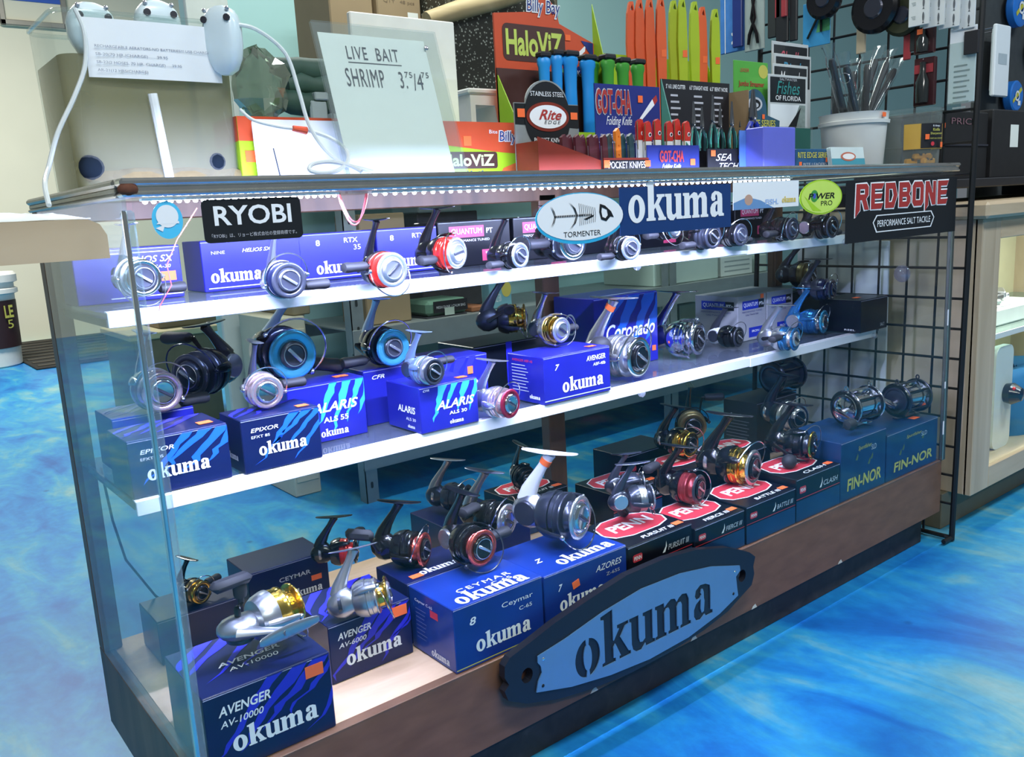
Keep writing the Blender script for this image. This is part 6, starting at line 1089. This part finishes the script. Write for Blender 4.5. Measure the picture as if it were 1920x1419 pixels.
for i in range(m+1):
    a = math.pi*i/m
    for k in range(n):
        q = 2*math.pi*k/n; j = 1+rnd.uniform(-.30, .22); vs.append((p.x+.048*math.sin(a)*math.cos(q)*j, .43+.028*math.sin(a)*math.sin(q)*j, p.z+.058*math.cos(a)*j))
b.add(vs, [(i*n+k, (i+1)*n+k, (i+1)*n+(k+1) % n, i*n+(k+1) % n) for i in range(m) for k in range(n)]); t = tag(b.build('plastic_bundle', glass('crinkled_wrap', (.50, .58, .50), .22, .9, .22, (.40, .46, .38)), ang=10), 'crinkled clear plastic wrap bundle beside the bait tank', 'bundle')
t, w_, h_ = panel('clamp_bracket', 'small grey plastic bracket in front of the rolled nets', 'bracket', 580, 172, 612, .44); MB().box(-w_/2, w_/2, 0, h_*.92, -.01, 0, .003).box(-w_*.25, w_*.55, h_*.92, h_, -.012, .004, .002).build('bracket', mat('bracket_grey', (.28, .34, .36), .5), t)
# loose cord hanging inside the case end
b = MB().tube([(.035, .47, .54), (.04, .465, .45), (.05, .46, .38), (.09, .47, .30), (.13, .48, .25), (.16, .485, .226)], .0022, 6); tag(b.build('hanging_cable', BLK), 'thin black cord hanging inside the back corner of the case', 'cord')
# ================================================================== WIRE GRID BETWEEN THE CASES
gm = mat('grid_black', (.008, .009, .010), .45)
GX, GYF, GYB, GH = 1.938, -.022, .60, 2.0
t = thing('wire_grid', 'tall black wire grid panel between the two cases', 'grid panel', M=T(GX, GYF, .004) @ RY(1.6)); DY = GYB-GYF
b = MB()
for y in (0, DY): b.tube([(0, y, .0), (0, y, GH)], .0075, 8)
b.tube([(0, 0, .006), (0, DY, .006)], .006, 8); b.tube([(0, 0, GH), (0, DY, GH)], .006, 8); b.build('frame', gm, t)
for i in range(1, 26): MB().tube([(0, 0, .02+i*.0765), (0, DY, .02+i*.0765)], .0034, 6).build('rod', gm, t)
for i in range(1, 8): MB().tube([(.005, DY*i/8, 0), (.005, DY*i/8, GH)], .0034, 6).build('rod', gm, t)
MB().tube([(0, 0, .006), (-.045, 0, .006)], .006, 8).build('foot', gm, t)
t = thing('leaning_board', 'white board leaning between the wire grid and the maple showcase', 'board', (1.9925, .36, .0)); MB().box(-.004, .004, -.16, .12, .10, .78, .001).build('board', mat('foam_white2', (.70, .70, .74), .6), t); MB().box(-.006, .006, -.17, .13, 0, .10, .002).build('base_strip', mat('plinth_olive', (.16, .14, .09), .7), t)
# ---- goods hung on the grid (facing the case)
def gp_(u, v): return at(u, v, 'X', 1.955)
GH_ = 'packs hung on the wire grid'
def hung(name, label, cat, u0, v0, u1, v1, th, m, off=.012, group=GH_, shape=None):
    # a pack in the plane x = const, its face turned to -X; u grows with falling y
    a, c = gp_(u0, v0), gp_(u1, v1); w_ = abs(c.y-a.y); h_ = a.z-c.z; x = 1.955-.004-off
    M = Matrix(((0, 0, -1, x), (-1, 0, 0, (a.y+c.y)/2), (0, 1, 0, (a.z+c.z)/2), (0, 0, 0, 1)))
    t = thing(name, label, cat, group=group, M=M)
    if shape is None: MB().box(-w_/2, w_/2, -h_/2, h_/2, -th, 0, min(.002, th*.3)).build('pack', m, t)
    MB().tube([(0, h_/2-.004, .006), (0, h_/2-.004, -off-.004)], .0018, 6).build('hook', STL, t)
    return t, w_, h_
t, w_, h_ = hung('hook_pack', 'sky blue hook pack with white vertical lettering', 'packet', 1356, -20, 1402, 94, .008, mat('pack_blue', (.06, .22, .58), .35, var=.3, scale=30)); text('Mustad', white, t, RZ(90) @ T(-h_*.02, -w_*.16, .0006), h_*.72, w_*.36, bold=.02); decal([rect(-w_*.30, -w_*.27, -h_/2, h_/2)], white, t, I4)
t, w_, h_ = hung('hook_pack', 'dark blue blister pack next to the white lettered pack', 'packet', 1386, -20, 1404, 88, .012, mat('pack_navy', (.02, .04, .20), .3), .03)
t, w_, h_ = hung('scissor_pack', 'clear blister pack of dark scissors', 'packet', 1405, -20, 1442, 92, .006, mat('pack_grey', (.35, .42, .40), .4), .02)
for sg in (-1, 1): MB().tube([(sg*.003, h_*.3, .004), (-sg*.006, 0, .005), (sg*.012, -h_*.25, .005), (sg*.016, -h_*.40, .005)], [.004, .004, .005, .004], 8).build('scissor_arm', BLK, t)
for i, (u0, u1, v1, m, lab) in enumerate(((1446, 1462, 70, mat('pack_char', (.03, .035, .035), .4), 'charcoal tool pack beside the scissors'), (1462, 1472, 34, mat('pack_red', (.35, .04, .05), .4), 'short red tool pack beside the charcoal one'), (1476, 1486, 32, mat('pack_red', (.35, .04, .05), .4), 'narrow red handled tool between black packs'), (1487, 1500, 76, mat('pack_char2', (.02, .022, .025), .35), 'long black tool pack between red tools and blue card'), (1464, 1486, 78, mat('pack_char2', (.02, .022, .025), .35), 'wide black tool pack below the red tools'))):
    hung('tool_pack', lab, 'packet', u0, -20, u1, v1, .01, m, .014+.006*(i % 3))
t, w_, h_ = hung('rig_card', 'blue and green rig card with black straps', 'card', 1512, 10, 1562, 82, .003, mat('rig_blue', (.04, .28, .55), .4, var=.2)); decal([[(0, -h_*.2), (w_*.5, -h_*.2), (w_*.5, h_*.45), (w_*.2, h_*.4)]], mat('rig_green', (.08, .35, .14), .5), t, I4); MB().tube([(-w_*.3, -h_*.3, .003), (w_*.3, h_*.4, .004)], .003, 6).tube([(w_*.2, -h_*.2, .003), (w_*.2, h_*.5, .004)], .003, 6).build('strap', BLK, t)
def disc(label, u, v, r_, m, off, mh, grp=None, ring=None):
    p = gp_(u, v); t = thing('hanging_disc', label, 'coil', M=T(1.951-off, p.y, p.z) @ RZ(-90), group=grp); MB().lathe([(0, -.012), (r_*.9, -.012), (r_, -.004), (r_, .008), (r_*.85, .014), (r_*.5, .012), (0, .012)], 28, None).build('coil', m, t); MB().lathe([(r_*.42, .0125), (r_*.36, .016), (0, .016)], 20).build('hub', mh, t)
    MB().tube([(0, .012, r_*.9), (0, off-.006, r_*.9)], .0018, 6).build('hook', STL, t)
disc('large black coil hanging beside the fish rulers', 1655, 18, .062, BLK, .03, GUN, 'black coils on the grid'); disc('black coil hanging over the blue rig card', 1560, 2, .050, BLK, .03, GUN, 'black coils on the grid'); disc('olive black coil behind the large black coil', 1700, 30, .050, mat('coil_olive', (.03, .035, .015), .4), .012, GUN, 'black coils on the grid')
fishw = mat('ruler_white', (.70, .73, .72), .45); fgry = mat('print_fish', (.12, .13, .14), .6)
for i in range(4):
    t, w_, h_ = hung('fish_ruler', ['stack of white fish ruler cards, the one turned to the case', 'second white fish ruler card in the stack', 'third white fish ruler card in the stack', 'rear white fish ruler card in the stack'][i], 'card', 1726+i*25, -30, 1756+i*25+6, 48+1.5*i, .004, fishw, .05-.009*i, 'white fish ruler cards on the grid')
    for q in (.30, -.02, -.32):
        decal([ell(w_*.22, h_*q, w_*.05, h_*.10, 14)], fgry, t, I4); decal([[(w_*.22, h_*(q-.09)), (w_*.27, h_*(q-.14)), (w_*.17, h_*(q-.14))]], fgry, t, I4)
        for r_ in range(3): decal([rect(-w_*.36+w_*.03*r_, -w_*.15, h_*(q+.03-.03*r_), h_*(q+.04-.03*r_))], mat('print_grey2', (.3, .36, .36), .6), t, I4)
for i, (u, v0, v1, lab) in enumerate(((1738, 55, 98, 'dark lure bottle pack with orange tag, upper hook'), (1738, 112, 196, 'dark lure bottle pack with red band, lower hook'))):
    t, w_, h_ = hung('lure_pack', lab, 'packet', u-18, v0, u+18, v1, .014, mat('pack_maroon', (.05, .012, .015), .3, coat=.5, var=.4), .012); MB().lathe([(0, -h_*.45), (w_*.28, -h_*.44), (w_*.30, -h_*.0), (w_*.14, h_*.2), (w_*.14, h_*.4), (0, h_*.42)], 14, T(0, 0, .006) @ RX(180)).build('bottle', mat('bottle_dark', (.02, .025, .025), .12, coat=.6), t); price(t, T(-w_*.05, h_*(.3 if i == 0 else -.2), .014), .014, .012)
    if i: decal([rect(-w_*.45, w_*.45, h_*.18, h_*.36)], mat('pack_red', (.35, .04, .05), .4), t, T(0, 0, .002))
for i in range(3): hung('red_lure_pack', ['red lure pack beside the upper bottle pack', 'clear and black lure pack by the red one', 'tan lure pack behind the pail handles'][i], 'packet', (1700, 1712, 1612)[i], (60, 55, 36)[i], (1712, 1722, 1628)[i], (112, 96, 100)[i], .006, [mat('pack_red', (.35, .04, .05), .4), mat('pack_char', (.03, .035, .035), .4), mat('pack_tan', (.50, .42, .30), .4)][i])
t, w_, h_ = hung('paper_holder', 'clear holder of printed regulation sheets on the grid', 'papers', 1790, 56, 1834, 190, .003, papr, .018); MB().box(-w_*.52, w_*.52, -h_*.52, h_*.3, .0005, .0015).build('sleeve', clearp, t); MB().box(w_*.1, w_*.62, h_*.12, h_*.42, .001, .01, .001).build('black_clip', blkc, t)
for r_ in range(9): decal([rect(-w_*.3, w_*.2+w_*.1*(r_ % 2), -h_*.02-r_*.012, .004-h_*.02-r_*.012)], mat('print_grey2', (.3, .36, .36), .6), t, I4)
# ================================================================== SECOND SHOWCASE
RX0, RY0 = 2.03, -.024
t = thing('wood_showcase', 'maple framed glass showcase with lit shelf beside the wire grid', 'display case', (RX0, RY0, 0)); WR, DR = 1.5, .52; HR = .872
MB().box(0, .02, .012, DR, .10, HR-.042, .002).build('side_panel', maple_v, t); MB().box(WR-.02, WR, .012, DR, .10, HR-.042, .002).build('side_panel', maple_v, t)
MB().box(0, .105, 0, .02, .10, HR-.042, .002).build('stile', maple_v, t); MB().box(WR-.1, WR, 0, .02, .10, HR-.042, .002).build('stile', maple_v, t); MB().box(.105, WR-.1, 0, .02, .10, .160, .002).build('bottom_rail', maple, t); MB().box(.105, WR-.1, 0, .02, .775, HR-.042, .002).build('top_rail', maple, t)
MB().box(-.025, WR+.02, -.022, DR, HR-.042, HR, .008).build('counter_top', maple, t); MB().box(-.03, WR, .06, DR-.02, 0, .10, .002).build('plinth', mat('plinth_olive', (.16, .14, .09), .7), t); MB().box(.02, WR-.02, .02, DR, .10, .112).build('floor_board', maple, t); MB().box(.02, WR-.02, DR-.012, DR, .112, HR-.042).build('back_panel', mat('back_cream', (.66, .62, .42), .6), t)
MB().box(.105, WR-.1, .008, .012, .16, .775).build('glass_pane', gl, t); sh = MB().box(.025, WR-.025, .10, DR-.015, .475, .482).build('shelf', glass('green_shelf', (.75, .85, .80), .06, .8, .2, (.5, .6, .55)), t); MB().box(.025, WR-.025, .097, .10, .470, .486).build('edge_trim', trimw, sh)
l = bpy.data.lights.new('showcase_lamp', 'AREA'); l.shape = 'RECTANGLE'; l.size = 1.2; l.size_y = .03; l.energy = 9; l.color = (.95, 1, .92); o = bpy.data.objects.new('showcase_lamp', l); COL.objects.link(o); o.parent = t; o.matrix_local = T(WR/2, .10, HR-.06) @ RX(15)
zs = .4825
t = thing('tackle_tray', 'white tackle tray with lidded end on the lit maple showcase shelf', 'tray', (RX0+.62, RY0+.26, zs)); MB().box(-.22, .22, -.10, .10, 0, .055, .006).build('tray', mat('tray_white', (.72, .76, .74), .5), t); MB().box(-.21, .0, -.09, .09, .055, .062, .002).build('lid', mat('tray_lid', (.78, .80, .80), .4), t)
for i in range(3):
    t = thing('folded_pack', ['grey folded pack on the white tackle tray', 'black folded pack under the line spool', 'silver folded pack on the white tackle tray'][i], 'packet', M=T(RX0+.50+.13*i, RY0+.22+.03*i, zs+.063) @ RZ(20*i-15), group='folded packs on the tackle tray'); MB().box(-.07, .07, -.03, .03, 0, .016+.004*i, .005).build('pack', (mat('pack_grey', (.35, .42, .40), .4), blkc, SAT)[i], t); MB().sphere((-.05, -.032, .010), .009, 10, 6).build('snap', SIL, t)
t = thing('line_spool', 'dark fishing line spool with wide flanges in the maple showcase', 'spool', (RX0+.62, RY0+.41, zs+.0005)); SPm = mat('spool_grey', (.20, .23, .23), .35)
b = MB().lathe([(0, 0), (.058, 0), (.06, .004), (.058, .010), (.036, .012), (.036, .10), (.058, .102), (.06, .108), (.058, .114), (0, .114)], 28, T(0, 0, .115) @ RX(-90)); b.build('flanges', SPm, t); MB().lathe([(.038, .012), (.044, .02), (.044, .092), (.038, .1)], 28, T(0, 0, .115) @ RX(-90)).build('line_winding', mat('line_blue_grey', (.14, .19, .24), .3, .3), t); MB().box(-.05, .05, -.05, .05, 0, .115, .004).build('stand_block', mat('tray_white', (.72, .76, .74), .5), t)
t = thing('display_stand', 'white rounded stand with black and red reel on the showcase floor', 'stand', (RX0+.47, RY0+.14, .1125)); MB().flat([rrect(.12, .32, .03, 6)], T(0, .16, 0), 0, .02).build('stand', mat('tray_white', (.72, .76, .74), .5), t, RX(90)); MB().lathe([(0, 0), (.03, 0), (.034, .02), (.02, .045), (0, .05)], 18, T(.02, -.02, .17)).build('reel', BLK, t); MB().sphere((.0, -.05, .19), .006, 8, 6).build('red_button', RED, t)
t = thing('blue_tote', 'blue fabric tote slumped on the showcase floor', 'tote', (RX0+.78, RY0+.22, .1125)); b = MB(); rnd = random.Random(9); vs = []
for z, k in ((0, 1), (.06, 1.08), (.14, 1.0), (.19, .92), (.21, .8), (.205, .5), (.2, .1)):
    for q in range(16):
        a = 2*math.pi*q/16; vs.append((.20*k*math.cos(a)*(1+rnd.uniform(-.05, .05)), .12*k*math.sin(a)*(1+rnd.uniform(-.05, .05)), z+rnd.uniform(-.006, .006)*(z > 0)))
b.add(vs, [(r_*16+q, r_*16+(q+1) % 16, (r_+1)*16+(q+1) % 16, (r_+1)*16+q) for r_ in range(6) for q in range(16)]); b.build('fabric', mat('tote_blue', (.02, .16, .40), .7, bump=.3), t, ang=60); MB().tube([(-.1, -.12, .12), (-.08, -.14, .22), (.08, -.14, .22), (.1, -.12, .12)], .006, 6).build('strap', mat('tote_navy', (.01, .05, .16), .7), t)
t = thing('lime_carton', 'lime green carton behind the blue tote in the showcase', 'box', (RX0+.80, RY0+.43, .1125)); MB().box(-.2, .2, -.06, .06, 0, .30, .004).build('carton', mat('carton_leaf', (.16, .30, .03), .5), t)
# black rack and cases over the second showcase
t = thing('black_rack', 'low black rack standing on the maple showcase top', 'rack', (RX0+.55, RY0+.32, HR+.0005)); MB().box(-.56, .85, -.22, .22, .035, .060, .003).build('board', blkc, t)
for x in (-.54, .80): MB().box(x, x+.03, -.2, .2, 0, .035, .002).build('foot', blkc, t)
RZT = HR+.061
t = thing('tackle_case', 'black tackle case with faint pink writing on the black rack', 'case', (2.49, RY0+.40, RZT)); MB().box(-.145, .145, -.14, .14, 0, .20, .004).build('case', mat('case_black', (.012, .012, .013), .45, var=.3), t); MB().box(-.14, .14, -.145, -.14, .098, .104, .001).build('lid_seam', GUN, t); text('PRICE', mat('chalk_pink', (.20, .10, .12), .8), t, T(-.02, -.1412, .17) @ RX(90), .16, .018)
t = thing('file_box', 'black file box with blank white label on the black rack', 'box', (2.77, RY0+.39, RZT)); MB().box(-.125, .125, -.14, .14, 0, .21, .004).build('box', mat('case_black2', (.015, .015, .016), .5, var=.3), t); decal([rect(-.03, .03, -.035, .035)], papw, t, T(.03, -.14, .13) @ RX(90))
# line spools and packs pinned up behind the rack
PB = thing('peg_panel', 'dark pegboard panel behind the black rack', 'panel', (3.97, RY0+.56, RZT)); MB().box(-.75, 1.0, 0, .02, -.12, .75, .002).build('panel', mat('peg_dark', (.05, .055, .055), .7, var=.3), PB)
for x in (-.70, .95): MB().box(x-.02, x+.02, 0, .02, -RZT, -.12, .001).build('leg', gm, PB)
YW = RY0+.545; spb = mat('spool_blue', (.02, .18, .60), .35); spy = mat('spool_yellow', (.60, .55, .05), .4)
def spool(label, u, v, r_):
    p = at(u, v, 'Y', YW); t = thing('line_spool', label, 'spool', (p.x, YW, p.z), group='blue line spools on the peg panel'); MB().lathe([(0, 0), (r_*.9, 0), (r_, .006), (r_, .03), (r_*.9, .034), (r_*.3, .032), (r_*.28, .02), (0, .02)], 30, None).build('spool', spb, t); decal([[(-r_*.7, -r_*.3), (-r_*.6, -r_*.5), (r_*.7, r_*.4), (r_*.5, r_*.6)]], spy, t, T(0, -.0342, 0) @ RX(90)); decal([ell(0, 0, r_*.34, r_*.34, 20), ell(0, 0, r_*.22, r_*.22, 16)], white, t, T(0, -.0345, 0) @ RX(90)); decal([rect(r_*.1, r_*.5, -r_*.6, -r_*.3)], papr, t, T(0, -.0345, 0) @ RX(90))
    MB().tube([(0, -.032, 0), (0, .016, 0)], .004, 8).build('peg', STL, t)
for u, v, r_, lab in ((1898, 18, .068, 'large blue line spool with yellow bar at the panel top'), (1890, 182, .058, 'blue line spool with white hub above the black file box'), (1935, 95, .06, 'blue line spool beyond the hanging paper bags')): spool(lab, u, v, r_)
for i, (u0, u1, v0, v1) in enumerate(((1846, 1866, 48, 185), (1862, 1882, 52, 182), (1878, 1900, 56, 172))):
    a, c = at(u0, v0, 'Y', YW-.05), at(u1, v1, 'Y', YW-.05); t = thing('paper_bag', ['white paper bag hung nearest the grid bar', 'middle white paper bag of the three', 'white paper bag with pink stamp'][i], 'bag', ((a.x+c.x)/2, YW-.085+.032*i, c.z), group='white paper bags on the peg panel'); w_ = c.x-a.x; h_ = a.z-c.z; b = MB().box(-w_*.52, w_*.52, -.008, .006, 0, h_, .004); b.build('bag', papr, t); MB().tube([(-w_*.3, 0, h_-.008), (-w_*.3, .09-.032*i, h_-.008)], .002, 6).build('peg', STL, t); decal([rect(-w_*.3, w_*.3, h_*.45, h_*.6)], mat('stamp_pink', (.45, .25, .32), .7) if i == 2 else mat('stamp_grey', (.45, .52, .56), .7), t, T(0, -.0082, 0) @ RX(90))
